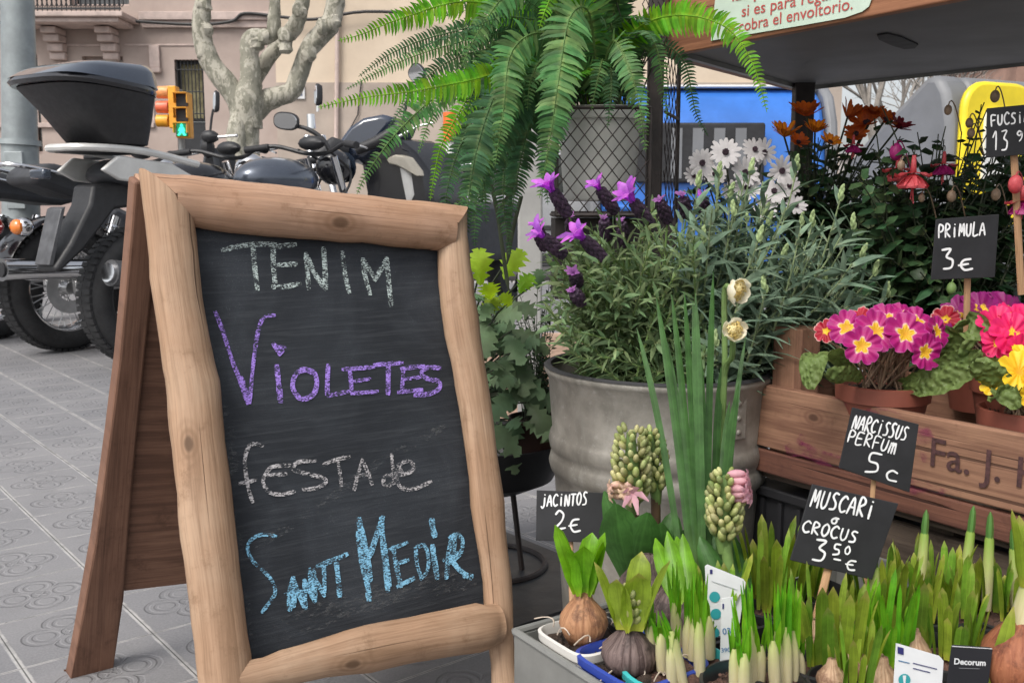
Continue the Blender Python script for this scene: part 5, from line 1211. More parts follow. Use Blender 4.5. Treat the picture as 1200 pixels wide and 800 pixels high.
# ---- pedestal with bowl, oak-leaved plant and wiry plant
pc_ = U(576, 520, 1.86); ps = thing('plant_stand', 'black metal pedestal bowl with a thin leg and ring foot, right of the chalkboard', 'plant stand', (pc_.x, 1.86, 0))
zb = U(576, 572, 1.86).z; zr = U(576, 512, 1.86).z
mb = MB(); mb.lathe((pc_.x, 1.86, 0), [(.001, zb), (.07, zb + .002), (.12, zb + .025), (.146, zr - .02), (.15, zr), (.143, zr), (.138, zr - .02), (.11, zb + .035), (.001, zb + .02)], 40); mb.build('bowl', m_potblk, ps)
for k in range(3):
    a = R(-25 + 120 * k); x, y = pc_.x + .045 * math.cos(a), 1.86 + .045 * math.sin(a); mb = MB(); mb.tube([(x, y, zb + .003), (x + .02 * math.cos(a), y + .02 * math.sin(a), .006)], .0055, 8); mb.build('leg', m_iron2, ps)
mb = MB(); mb.tube([(pc_.x + .105 * math.cos(i * math.pi / 18), 1.86 + .105 * math.sin(i * math.pi / 18), .008) for i in range(37)], .0065, 8, cap=False); mb.build('foot_ring', m_iron2, ps)
sheet_ = MB(); sheet_.obox(UZ(560, 700, .003) + Vector((0, .1, 0)), AD * .22, BD * .2, Z * .0028); tag(sheet_.build('dark_sheet', M('dark_sheet_grey', (.028, .03, .033), .5, .3, 12, .3, 60), smooth=False), 'dark flat sheet on the tiles under the black plant stand', 'mat')  # flat dark sheet under the stand, darker than the tiles
wy = U(630, 488, 1.84); wp = thing('wiry_plant', 'thin dark wiry plant in a brown pot, on the right of the black bowl', 'potted plant', (wy.x, 1.84, zr - .03))
superpot(wp, (wy.x, 1.84, wy.z), .055, .085, m_potbrn)
lm, sm = MB(), MB()
for i in range(46):
    x, y = rand_in([(588, 330), (650, 322), (662, 430), (648, 470), (600, 460)]); b0 = Vector((wy.x + ru(-.03, .03), 1.84 + ru(-.03, .03), wy.z - .01))
    sprig(lm, sm, b0, U(x, y, ru(1.78, 1.92)), 15, .016, .0028, .0010, .2, seg=2)
lm.build('foliage', G['deep'], wp); sm.build('stems', m_stemd, wp)
ws.build('dry_blades', m_stemd, wp)
ok_ = thing('oak_leaved_plant', 'lobed leafy plant, lime green on top and bluish below, in the black bowl', 'potted plant', (pc_.x - .05, 1.84, zr - .03))
superpot(ok_, (pc_.x - .05, 1.84, zr + .02), .06, .09, m_potblk)
def lobed(mb, c, ax, nr, L, lobes=7, width=.62):
    ax = ax.normalized(); nr = (nr - ax * nr.dot(ax)).normalized(); sd_ = nr.cross(ax); N = 44; vs = [c + nr * .1 * L]; out = []
    vs = []; rows = 12
    for i in range(rows + 1):
        t = i / rows; w0 = width * L * .5 * math.sin(math.pi * min(1, .12 + .86 * t)) ** .7 * (1 + .45 * math.sin(t * lobes * 2 * math.pi)) * (.5 + .6 * t if t < .8 else 1)
        if i == rows: w0 = .02 * L
        bz = nr * L * (.12 * math.sin(math.pi * t)) - Z * L * .25 * t * t
        p = c + ax * L * t + bz
        for k in range(-2, 3): vs.append(p + sd_ * w0 * k / 2 + ax * L * .06 * abs(k) / 2 - nr * abs(k) * w0 * .12 + nr * .03 * L * mn.noise((p + sd_ * w0 * k) * 60))
    fs = []
    for i in range(rows):
        for k in range(4): a = i * 5 + k; fs.append([a, a + 1, a + 6, a + 5])
    mb.add(vs, fs)
lb, ld = MB(), MB()
b0 = Vector((pc_.x - .05, 1.84, zr + .02)); stm = MB()
for tgt, mbx, L in (((563, 318, 1.72), lb, .085), ((590, 312, 1.76), lb, .08), ((608, 332, 1.78), lb, .06), ((575, 338, 1.72), lb, .07), ((600, 350, 1.8), lb, .05), ((566, 360, 1.74), lb, .06), ((630, 330, 1.82), ld, .05)):
    q = U(*tgt); stm.tube(bez(b0, b0 + Vector((0, 0, (q.z - b0.z) * .7)), q, 6), .002, 5, cap=False); lobed(mbx, q - Z * L * .3, Vector((ru(-.4, .6), ru(-.6, -.1), ru(.5, 1))), Vector((0, -1, .5)), L)
for _ in range(64):
    x, y = rand_in([(560, 350), (612, 352), (622, 460), (612, 520), (575, 540), (562, 500)]); q = U(x, y, ru(1.70, 1.9)); stm.tube(bez(b0, b0 + Vector((0, 0, max(.02, (q.z - b0.z) * .7))), q, 6), .0016, 5, cap=False)
    lobed(ld, q, Vector((ru(-.8, 1), ru(-1, -.2), ru(-.5, .5))), Vector((0, -1, .8)), ru(.05, .082))
lb.build('young_leaves', G['oak'], ok_); ld.build('old_leaves', G['oakd'], ok_); stm.build('stems', m_stemd, ok_)

# ---- zinc tub
tc_ = U(770, 432, 1.47); tb = thing('zinc_tub', 'weathered grey zinc tub with a raised band and dark rim, planted with lavender', 'tub', (tc_.x, tc_.y, 0))
ztb = U(782, 432, 1.47).z; mb = MB(); XD = (-SD.x, -SD.y, 0)
TA = 1.09
mb.lathe((tc_.x, tc_.y, 0), [(.001, .012), (.122, .012), (.128, .0), (.133, .02), (.147, ztb * .55), (.150, ztb * .645), (.1555, ztb * .66), (.1585, ztb * .685), (.1560, ztb * .71), (.1535, ztb * .72), (.1565, ztb * .735), (.1590, ztb * .76), (.1565, ztb * .785), (.1535, ztb * .795), (.160, ztb - .012), (.164, ztb - .006), (.166, ztb), (.163, ztb + .005), (.158, ztb + .003), (.156, ztb - .01), (.152, ztb - .06), (.001, ztb - .06)], 64, Z, TA, XD)
tbo = mb.build('tub_body', m_zinc, tb, angle=60)
mb = MB(); mb.lathe((tc_.x, tc_.y, 0), [(.1555, ztb - .004), (.1565, ztb + .0065), (.162, ztb + .0075), (.1665, ztb + .004)], 64, Z, TA, XD); mb.build('dark_rim', m_cdk, tb)
xn = Vector(XD).normalized(); yn = Z.cross(xn); best = min((abs((lambda p: 600 + F * (p - CAM).x / (p - CAM).dot(FWD))(tc_ + xn * .158 * TA * math.cos(a) + yn * .158 * math.sin(a)) - 866) + (500 if (xn * TA * math.cos(a) + yn * math.sin(a)).y > 0 else 0), a) for a in [i * .02 for i in range(314)])[1]
q = Vector((tc_.x, tc_.y, 0)) + xn * .155 * TA * math.cos(best) + yn * .155 * math.sin(best); q.z = ztb - .045; no_ = (xn * math.cos(best) / TA + yn * math.sin(best)).normalized(); tg_ = Z.cross(no_)
hd = MB(); hd.obox(q, tg_ * .014, no_ * .004, Z * .030)
for dz in (-.02, .0, .02): hd.ell(q + no_ * .004 + Z * dz, .0045, .0045, .003, no_, 8)
hd.build('handle_plate', m_zinc, tb, bevel=.002)
ts = MB(); ts.lathe((tc_.x, tc_.y, 0), [(.001, ztb - .03), (.08, ztb - .035), (.152, ztb - .045)], 40, Z, TA, XD); ts.build('soil', m_soil, tb)
def tubpt(): 
    a = ru(0, 6.28); q = .115 * math.sqrt(rnd()); return Vector((tc_.x, tc_.y, ztb - .04)) + Vector(XD) * q * 1.15 * math.cos(a) + TD * q * math.sin(a)
random.seed(11)
lv = thing('lavender', 'lavender with purple tufted flower heads, in the left half of the zinc tub', 'lavender', (tc_.x - .05, tc_.y, ztb - .04))
lm, sm = MB(), MB()
pg = [(636, 310), (655, 262), (700, 248), (760, 238), (800, 245), (830, 300), (830, 420), (760, 430), (670, 425), (636, 380)]
for i in range(150):
    x, y = rand_in(pg); Yt = ru(1.30, 1.55); tip = U(x, y, Yt); b0 = tubpt(); b0.x = min(b0.x, tc_.x + .05)
    if y > 380: b0.z = ztb - .03; tip.y = min(tip.y, tc_.y - .02)
    sprig(lm, sm, b0, tip, 30, ru(.030, .050), ru(.0024, .0036), .0014, .12, up=1.05, curl=.3)
lm.build('foliage', G['lav'], lv, angle=180); sm.build('stems', m_stem, lv)
m_spk = M('dark_purple_spike', (.028, .014, .032), .8, .5, 90, island=.5, col2=(.06, .03, .06)); m_pur = M('purple_bract', (.40, .075, .52), .55, .2, 60, col2=(.52, .15, .63), island=.5, trans=.4); m_pur2 = M('mauve_bract', (.30, .11, .33), .6, .2, 60, trans=.3)
def lavhead(tip, basep, br=.022, mat=m_pur, Yd=1.38, thick=.0088, nb=8):
    t, b_ = U(*tip, Yd), U(*basep, Yd + .02); b_ = t.lerp(b_, .82); ax = (t - b_).normalized(); L = (t - b_).length; mb = MB()
    o1 = ax.orthogonal().normalized(); o2 = ax.cross(o1)
    for k in range(int(L / .0052) + 1):
        for j in range(7):
            a = j * 6.283 / 7 + k * .45; e = k * .0052; rad = thick * (.65 + .35 * math.sin(math.pi * min(1, e / L * .9 + .1)))
            mb.ell(b_ + ax * e + (o1 * math.cos(a) + o2 * math.sin(a)) * rad * .75, .0042, .0042, .0048, ax, 6, 4)
    mb.tube([b_, t], thick * .7, 8)
    sp = mb.build('flower_head', m_spk, lv); mb = MB()
    for k in range(nb):
        a = k * 6.283 / nb + ru(-.3, .3); d = o1 * math.cos(a) + o2 * math.sin(a); h = br * ru(.8, 1.25); tw = ru(.25, .6)
        mb.ribbon([t - ax * .004, t + ax * h * .45 + d * h * .22, t + ax * h * .8 + d * h * (.35 + tw * .3), t + ax * h * .95 + d * h * (.45 + tw)], [h * .12, h * .22, h * .26, h * .08], ax.cross(d), .3)
    mb.build('bracts', mat, sp)
    mb = MB(); c = Vector((tc_.x + (b_.x - tc_.x) * .4, tc_.y, ztb - .03)); mb.tube(bez(c, (c + b_) / 2 + (b_ - c) * .1 - Z * 0 + Vector((0, 0, .05)), b_, 8), .0016, 6); mb.build('flower_stem', m_stem, lv)
for a in (((648, 224), (668, 256), .022, m_pur, 1.36), ((703, 222), (724, 252), .017, m_pur, 1.4), ((742, 236), (764, 266), .028, m_pur, 1.34), ((630, 268), (640, 294), .014, m_pur, 1.38), ((637, 278), (664, 302), .018, m_pur, 1.35), ((684, 280), (710, 306), .022, m_pur, 1.32), ((774, 238), (784, 262), .010, m_pur2, 1.42), ((800, 232), (806, 256), .010, m_pur2, 1.45), ((823, 232), (826, 250), .010, m_pur, 1.48), ((668, 258), (674, 282), .010, m_pur2, 1.42), ((673, 322), (678, 334), .010, m_pur2, 1.34), ((672, 342), (683, 356), .007, m_pur2, 1.32), ((708, 258), (712, 282), .007, m_pur2, 1.4), ((728, 262), (733, 290), .007, m_pur2, 1.4)): lavhead(*a)
gl = thing('toothed_lavender', 'woolly grey-green toothed lavender with pale bud tips, right half of the zinc tub', 'lavender', (tc_.x + .08, tc_.y, ztb - .04))
lm, sm, bm = MB(), MB(), MB()
m_lbud = M('pale_bud', (.26, .34, .15), .6, .2, 60, .3, 200)
def gprof(t): return .55 + .6 * math.sin(math.pi * min(1, t * .95))
tips = [(985, 232), (952, 262), (880, 200), (843, 205), (934, 196), (918, 300), (1010, 300), (968, 330), (1040, 345), (900, 262), (860, 250), (818, 215), (1000, 265), (940, 330), (880, 320), (825, 280), (1025, 320)]
for i in range(95):
    if i < len(tips): x, y = tips[i]; Yt = 1.36 + .02 * (i % 5)
    else: x, y = rand_in([(800, 240), (850, 200), (930, 220), (990, 250), (1040, 330), (1055, 385), (990, 400), (905, 425), (820, 425)]); Yt = ru(1.3, 1.6)
    b0 = tubpt(); b0.x = max(b0.x, tc_.x + .0); tip = U(x, y, Yt)
    if y > 370: tip.y = min(tip.y, tc_.y - .03)
    sprig(lm, sm, b0, tip, 26, ru(.044, .066), ru(.0036, .0052), .0017, .15, ctrl=b0 + Vector(((tip.x - b0.x) * .8, (tip.y - b0.y) * .6, (tip.z - b0.z) * .42)), up=.8, curl=.35, prof=gprof, seg=3)
    if i < 26:
        bm = MB(); aa = Vector((ru(-.3, .3), ru(-.3, .3), 1)).normalized()
        for k in range(9): a_ = k * 2.4; bm.ell(tip + aa * (k * .0018) + Vector((math.cos(a_), math.sin(a_), 0)) * .0022 * (1 - k / 11), .0026, .0026, .0058, aa + Vector((math.cos(a_), math.sin(a_), 0)) * .3, 7, 5)
        bm.build('bud', m_lbud, gl)
lm.build('foliage', G['grey'], gl, angle=180); sm.build('stems', M('woolly_stem', (.21, .27, .13), .8, .2, 60), gl); pass

# ---- daisies, dark bushy plants behind
m_dw = M('white_petal', (.60, .57, .57), .6, .1, 60, trans=.22); m_do = radialm('orange_petal', [(0, (.45, .06, .01)), (.35, (.90, .30, .015)), (.8, (.92, .33, .02)), (1, (.7, .14, .02))]); m_dr = M('rust_petal', (.46, .075, .02), .6, .3, 50, trans=.4, col2=(.66, .16, .03)); m_eye = M('dark_purple_eye', (.035, .015, .025), .8, .4, 200)
def daisy(root, c, n, Rr, mat, eye=m_eye, npet=15, cup=.15, pw=.17):
    n = n.normalized(); x = n.orthogonal().normalized(); y = n.cross(x); mb = MB()
    for k in range(npet):
        a = 6.283 * k / npet + ru(-.08, .08); d = x * math.cos(a) + y * math.sin(a); q = Rr * ru(.88, 1.08); cc = cup * ru(.6, 1.4)
        mb.ribbon([c + d * Rr * .12, c + d * q * .45 + n * cc * q * .35, c + d * q * .8 + n * cc * q * .75, c + d * q + n * cc * q * .9], [Rr * .06, Rr * pw * .85, Rr * pw, Rr * pw * .45], n.cross(d), .18)
    f = mb.build('flower', mat, root, angle=180); mb = MB(); mb.ell(c + n * .002, Rr * .2, Rr * .2, Rr * .1, n, 12, 6)
    for k in range(26): a = k * 2.4; q = Rr * .19 * math.sqrt(k / 26); mb.ell(c + n * (.002 + Rr * .085) + (x * math.cos(a) + y * math.sin(a)) * q, .0014, .0014, .002, n, 5, 4)
    mb.build('eye', eye, f); return f
def bush(root, base, pg, Y0, Y1, n, ll, lw, mat, stem, nl=14, part='foliage', up=.4, brad=.05, seg=2):
    lm, sm = MB(), MB()
    for i in range(n):
        x, y = rand_in(pg); sprig(lm, sm, Vector(base) + Vector((ru(-brad, brad), ru(-brad, brad), 0)), U(x, y, ru(Y0, Y1)), nl, ll * ru(.7, 1.2), lw, .0016, .25, up=up, curl=.4, seg=seg)
    lm.build(part, mat, root, angle=180); sm.build('stems', stem, root)
def potfor(root, base, r, h, mat=m_potblk): superpot(root, base, r, h, mat)
random.seed(31)
b0 = U(868, 330, 1.76); b0.z = .40
wd_ = thing('white_daisy', 'white African daisies with dark eyes, behind the grey lavender', 'daisy plant', (b0.x, b0.y, 0.28)); potfor(wd_, b0, .07, .11)
bush(wd_, b0, [(800, 220), (900, 200), (950, 240), (945, 300), (830, 310)], 1.68, 1.84, 40, .035, .006, G['deep'], m_stemd)
for i, (px, py, Rp) in enumerate(((850, 179, 21), (872, 203, 21), (822, 191, 19), (895, 179, 18), (916, 200, 19), (907, 225, 18), (876, 221, 19), (896, 246, 17), (932, 241, 14), (884, 176, 17), (838, 205, 16), (858, 224, 15), (925, 218, 14), (812, 206, 13))):
    c = U(px, py, 1.66 + (.05 if i in (3, 9, 10, 11, 12) else 0) + ru(-.01, .01)); n = Vector((ru(-.45, .35), -1, ru(-.1, .7)));
    daisy(wd_, c, n, PR(Rp * .93, c), m_dw, npet=random.choice((13, 14, 15, 16)), cup=ru(-.05, .3), pw=ru(.14, .18)); mb = MB(); mb.tube(bez(b0, b0 + Vector((0, 0, .2)), c - n.normalized() * .004, 7), .0016, 5); mb.build('flower_stem', m_stemd, wd_)
b1 = U(950, 330, 1.86); b1.z = .42
od = thing('orange_daisy', 'orange and rust red African daisies on dark leafy stems, in front of the blue container', 'daisy plant', (b1.x, b1.y, .3)); potfor(od, b1, .07, .12)
bush(od, b1, [(900, 200), (950, 158), (1060, 158), (1060, 260), (1000, 330), (930, 320)], 1.74, 1.95, 150, .042, .010, G['deep'], m_stemd)
for px, py, Rp, mt, n, cup in ((919, 160, 18, m_do, (.1, -.35, 1), .75), (955, 155, 15, m_do, (.1, -.3, 1), .8), (946, 136, 19, m_dr, (-.2, -.3, 1), .7), (993, 138, 15, m_dr, (.5, -.2, 1), 1.1), (1016, 145, 20, m_dr, (-.4, -.5, .7), .6), (1036, 142, 17, m_dr, (.4, -.6, .7), .5), (1024, 134, 14, m_dr, (0, -.4, 1), .6), (972, 168, 13, m_do, (.2, -.6, .8), .5), (1003, 158, 14, m_dr, (-.2, -.8, .6), .5), (935, 168, 12, m_dr, (.1, -.7, .7), .6), (1052, 150, 15, M('dark_red_petal', (.20, .02, .03), .6, .2, 50, trans=.3), (.3, -.5, .8), .6)):
    c = U(px, py, 1.76 if px < 960 else 1.72); daisy(od, c, Vector(n), PR(Rp, c), mt, npet=18, cup=cup); mb = MB(); mb.tube(bez(b1, b1 + Vector((0, 0, .25)), c, 7), .0018, 5); mb.build('flower_stem', m_stemd, od)
b2 = U(1090, 380, 1.62); b2.z = .40
fu = thing('fuchsia', 'dark leafy fuchsia with hanging pink red flowers and round buds, under the shelf', 'fuchsia', (b2.x, b2.y, .27)); potfor(fu, b2, .09, .13)
bush(fu, b2, [(985, 230), (1010, 180), (1080, 150), (1150, 170), (1240, 150), (1280, 300), (1240, 380), (1100, 390), (1000, 350)], 1.5, 1.85, 270, .038, .011, G['deep'], m_stemd, nl=13, up=.35, brad=.08)
bush(fu, b2, [(1000, 150), (1040, 120), (1060, 150), (1100, 130), (1160, 105), (1230, 100), (1200, 170), (1020, 190)], 1.55, 1.7, 16, .026, .008, G['deep'], m_stemd, nl=9, part='top_leaves')
m_fp = M('coral_sepal', (.62, .075, .09), .5, .2, 40, trans=.3, col2=(.72, .14, .16)); m_fm = M('magenta_petal', (.36, .02, .16), .5, .25, 40, trans=.3)
def fuchsia(px, py, Y, s_, open_=1):
    c = U(px, py, Y); mb = MB(); mb.tube([c + Z * s_ * 1.1, c + Z * s_ * .25], [s_ * .10, s_ * .17], 8)
    for k in range(4 if open_ else 0):
        a = 6.283 * k / 4 + .4; d = Vector((math.cos(a), math.sin(a), 0)); mb.ribbon([c + Z * s_ * .25, c + d * s_ * .55 + Z * s_ * .25, c + d * s_ * 1.05 + Z * s_ * .05, c + d * s_ * 1.2 + Z * s_ * .2], [s_ * .12, s_ * .26, s_ * .2, s_ * .03], d.cross(Z), .2)
    f = mb.build('flower', m_fp, fu, angle=180); mb = MB()
    for k in range(9):
        a = 6.283 * k / 9; d = Vector((math.cos(a), math.sin(a), 0)); mb.ribbon([c + Z * s_ * .2, c + d * s_ * .4 - Z * s_ * .05, c + d * s_ * (.62 + ru(0, .15)) - Z * s_ * .4, c + d * s_ * .66 - Z * s_ * .55], [s_ * .1, s_ * .26, s_ * .33, s_ * .22], d.cross(Z), .3)
    mb.build('skirt', m_fp if open_ == 1 else m_fm, f); mb = MB()
    for k in range(4): mb.tube([c, c - Z * s_ * ru(.8, 1.3) + Vector((ru(-.1, .1), ru(-.1, .1), 0)) * s_], .0007, 4)
    mb.build('stamens', m_fp, f); mb = MB(); mb.tube(bez(c + Z * s_ * 1.1, c + Z * s_ * 1.9 + Vector((.01, .02, 0)), c + Vector((.03, .08, s_ * 1.5)), 5), .0008, 4); mb.build('flower_stem', m_stemd, fu)
fuchsia(1070, 208, 1.50, .030); fuchsia(1052, 202, 1.56, .026, 1); fuchsia(1106, 196, 1.56, .022, 2); fuchsia(1198, 240, 1.36, .024, 2); fuchsia(1000, 172, 1.7, .018, 2)
for i, (px, py, Y, r, mt) in enumerate(((1190, 216, 1.34, .0095, m_fp), (1111, 129, 1.56, .006, m_stemb), (1136, 144, 1.56, .006, m_stemb), (1138, 156, 1.56, .006, m_stemb), (1166, 113, 1.5, .007, m_stemb), (1050, 178, 1.52, .010, m_fm), (1115, 230, 1.5, .007, m_stemb), (1167, 228, 1.5, .007, m_stemb), (1080, 232, 1.5, .005, m_stemb), (1115, 338, 1.42, .007, m_stem), (1198, 338, 1.4, .006, m_stem), (1056, 194, 1.5, .006, m_stemb))):
    c = U(px, py, Y); mb = MB(); mb.ell(c, r, r, r * 1.35, None, 10, 7); mb.tube(bez(c + Z * r * 1.2, c + Vector((.015, .02, .035)), c + Vector((.045, .05, -.03)), 7), .0010, 5); mb.build('bud', mt, fu)

# ---- crate of primroses
K = U(886, 449, 1.37); zt_ = K.z; ND = -SD
def slat(mb, s0, s1, t0, th, z0, z1):   # s along the front towards the viewer, t into the stall
    a = Vector((K.x, K.y, 0)); c = a + ND * (s0 + s1) / 2 + TD * (t0 + th / 2) + Z * (z0 + z1) / 2; mb.obox(c, ND * (s1 - s0) / 2, TD * th / 2, Z * (z1 - z0) / 2)
cr = thing('wooden_crate', 'reddish pine fruit crate stencilled Fa. J. on its front slat, holding the primroses', 'crate', (K.x, K.y, zt_ - .13), 'stacked wooden crates')
mb = MB(); slat(mb, 0, .62, 0, .014, zt_ - .088, zt_); fsl = mb.build('front_slat', m_crate, cr, smooth=False, bevel=.002)
mb = MB(); slat(mb, .004, .62, .0, .012, zt_ - .125, zt_ - .0925); mb.build('front_slat', wood('crate_pine_dark', (.17, .075, .05), (.14, .06, .04), (.06, .025, .02), .8, True, .7, .35, 6), cr, smooth=False, bevel=.002)
mb = MB(); slat(mb, .0, .62, .26, .014, zt_ - .088, zt_); mb.build('back_slat', m_crate, cr, smooth=False, bevel=.002)
for s_ in (.001, .605):
    mb = MB(); slat(mb, s_, s_ + .014, .0145, .245, zt_ - .088, zt_ - .004); mb.build('end_board', m_crate, cr, smooth=False, bevel=.002)
for s_, t_ in ((.0155, .0145), (.0155, .219), (.56, .0145), (.56, .219)):
    mb = MB(); slat(mb, s_, s_ + .05, t_, .04, zt_ - .125, zt_ + .083); mb.build('corner_post', m_crate, cr, smooth=False, bevel=.002)
mb = MB(); slat(mb, .0, .62, .015, .25, zt_ - .136, zt_ - .1265); mb.build('floor_board', m_crate2, cr, smooth=False)
P = K - TD * .001 ; n = -TD
m_sten = M('stencil_ink', (.06, .025, .025), .85, .4, 200)
text3d('stencil', 'Fa. J. H', P, n, (1090, 545), (1222, 577), m_sten, fsl, .0009, .008)
pm_ = chalkm('magenta_stain', (.22, .03, .09), .5, 60, .55, .2)
for pp, wdt in ((((925, 528), (940, 526), (960, 535), (990, 542)), .020), (((1060, 565), (1085, 572), (1110, 584)), .022), (((975, 470), (1010, 477), (1060, 490)), .012), (((935, 522), (940, 512)), .012), (((1083, 505), (1088, 540)), .02)):
    mb = MB(); mb.stroke(poly([UP(*q, P - TD * .0006, n) for q in pp], 5), wdt, n); mb.build('pink_stain', pm_, fsl, smooth=False)
# older crate beneath
z1 = zt_ - .138
c2 = thing('wooden_crate', 'dark weathered slatted crate standing underneath the reddish crate', 'crate', (K.x, K.y, 0), 'stacked wooden crates')
s_a = .13
for za, zb_ in ((z1 - .095, z1 - .012), (z1 - .205, z1 - .118), (z1 - .30, z1 - .215)):
    mb = MB(); slat(mb, s_a, .72, .03, .012, za, zb_); mb.build('front_slat', m_crate2, c2, smooth=False, bevel=.002)
for s_ in (s_a + .01, .24, .45, .66):
    mb = MB(); slat(mb, s_, s_ + .045, .0425, .03, .02, z1 - .002); mb.build('batten', m_crate2, c2, smooth=False, bevel=.002)
mb = MB(); slat(mb, s_a, .72, .0745, .3, .02, z1 - .004); mb.build('dark_fill', m_cdk, c2, smooth=False)  # solid dark block filling the crate behind its slats
bc = thing('plastic_crate', 'black plastic crate between the zinc tub and the dark wooden crate', 'crate', (K.x, K.y, 0))
mb = MB(); slat(mb, -.035, .118, .02, .28, .0, z1 - .015); mb.build('shell', m_potblk, bc, smooth=False, bevel=.005)
for k in range(5):
    mb = MB(); slat(mb, -.03 + k * .033, -.024 + k * .033, .014, .0055, .03, z1 - .03); mb.build('rib', m_potblk, bc, smooth=False)
mb = MB(); slat(mb, -.037, .12, .012, .006, z1 - .026, z1 - .012); mb.build('top_lip', m_potblk, bc, smooth=False, bevel=.002)

m_mag = radialm('magenta_primrose', [(0, (.65, .30, .01)), (.29, (.75, .45, .02)), (.33, (.72, .50, .40)), (.39, (.45, .03, .20)), (.6, (.38, .003, .14)), (.94, (.34, .004, .15)), (1, (.42, .05, .24))])
m_purp = radialm('purple_primrose', [(0, (.80, .5, .02)), (.2, (.8, .5, .02)), (.27, (.22, .005, .10)), (1, (.24, .006, .14))]); m_hot = radialm('hot_pink_primrose', [(0, (.85, .6, .02)), (.2, (.85, .6, .02)), (.27, (.70, .01, .10)), (1, (.72, .012, .14))]); m_yelp = radialm('yellow_primrose', [(0, (.8, .35, .01)), (.3, (.85, .48, .01)), (1, (.85, .58, .02))])
m_redp2 = radialm('red_primrose', [(0, (.8, .5, .02)), (.2, (.8, .5, .02)), (.27, (.35, .005, .02)), (.9, (.4, .006, .03)), (1, (.7, .45, .4))])
def primflower(root, c, n, Rr, mat, ruf=.25):
    n = n.normalized(); x = n.orthogonal().normalized(); y = n.cross(x); vs = [c - n * Rr * .12]; fs = []; uv = []; N = 60; rings = (.2, .34, .45, .56, .75, .9, 1.0); ph = ru(0, 6)
    for q in rings:
        for k in range(N):
            a = 6.2832 * k / N; h = abs(math.cos(2.5 * a)); rad = Rr * q * (1 if q < .3 else (1 - (1 - (.70 + .30 * h ** .45) + .10 * max(0, math.cos(5 * a)) ** 12) * min(1, (q - .2) / .5)))
            zz_ = Rr * (.10 * q + ruf * q * q * .35 * math.sin(5 * a + ph) + .05 * q * math.sin(13 * a + ph))
            b = a + .0; vs.append(c + (x * math.cos(b) + y * math.sin(b)) * rad + n * zz_)
    for k in range(N): fs.append([0, 1 + k, 1 + (k + 1) % N]); uv.append([(0, 0), (.2, 0), (.2, 0)])
    for r_ in range(len(rings) - 1):
        for k in range(N): a = 1 + r_ * N; fs.append([a + k, a + N + k, a + N + (k + 1) % N, a + (k + 1) % N]); uu = lambda q_, k_: (q_ * (1 + (.30 - .55 * abs(math.cos(2.5 * 6.2832 * k_ / N))) * (1 if .3 < q_ < .6 else .0)), 0); uv.append([uu(rings[r_], k), uu(rings[r_ + 1], k), uu(rings[r_ + 1], k + 1), uu(rings[r_], k + 1)])
    mb = MB(); mb.add(vs, fs, uv); return mb.build('flower', mat, root, angle=180)
def bigleaf(mb, pts, hw, side, crink=.20):
    P = poly(pts, 5); n = len(P); vs = []; fs = []; W = 9
    for i, p in enumerate(P):
        t = i / (n - 1); tg = (P[min(i + 1, n - 1)] - P[max(i - 1, 0)]).normalized(); sd_ = (side - tg * side.dot(tg)).normalized(); nn = sd_.cross(tg)
        w_ = hw * max(.05, math.sin(math.pi * min(1, .08 + .9 * t)) ** .6) * (.55 + .6 * t if t < .75 else 1.0)
        for k in range(W):
            e = (k - 4) / 4; q = p + sd_ * w_ * e + nn * hw * (.35 * abs(e) ** 1.3 - .25 * e * e * e * e * 2)
            q = q + nn * hw * crink * (mn.noise(q * 110) + .5 * mn.noise(q * 230)) + sd_ * (hw * .06 * math.sin(i * 2.6) if abs(e) == 1 else 0); vs.append(q)
    for i in range(n - 1):
        for k in range(W - 1): a = i * W + k; fs.append([a, a + 1, a + W + 1, a + W])
    mb.add(vs, fs)
def primrose(label, c, r, flowers, leaves, mat, extra=None):
    root = thing('primrose', label, 'primrose', (c.x, c.y, c.z - .09), 'potted primroses in the crate'); superpot(root, c, r, .09, m_terra, taper=.72, lip=.02)
    for L in leaves:
        mb = MB(); P = [U(*q) for q in L[0]]; bigleaf(mb, P, L[1], Vector(L[2])); mb.build('leaf', G['prim'], root, angle=180)
    st_ = MB()
    for (px, py, Y, Rp, nv) in flowers:
        q = U(px, py, Y); primflower(root, q, Vector(nv), PR(Rp * 1.1, q), mat if not extra or (px, py) not in extra else extra[(px, py)])
    for _ in range(46):
        b_ = c + Vector((ru(-.03, .03), ru(-.03, .03), -.005)); f = random.choice(flowers); q = U(f[0] + ru(-14, 14), f[1] + ru(6, 16), f[2] + ru(0, .03)); st_.tube(bez(b_, (b_ + q) / 2 + Z * .015, q, 5), .0013, 5, cap=False)
    st_.build('flower_stems', m_stemb, root); return root
random.seed(3)
p1 = U(1035, 449, 1.255)
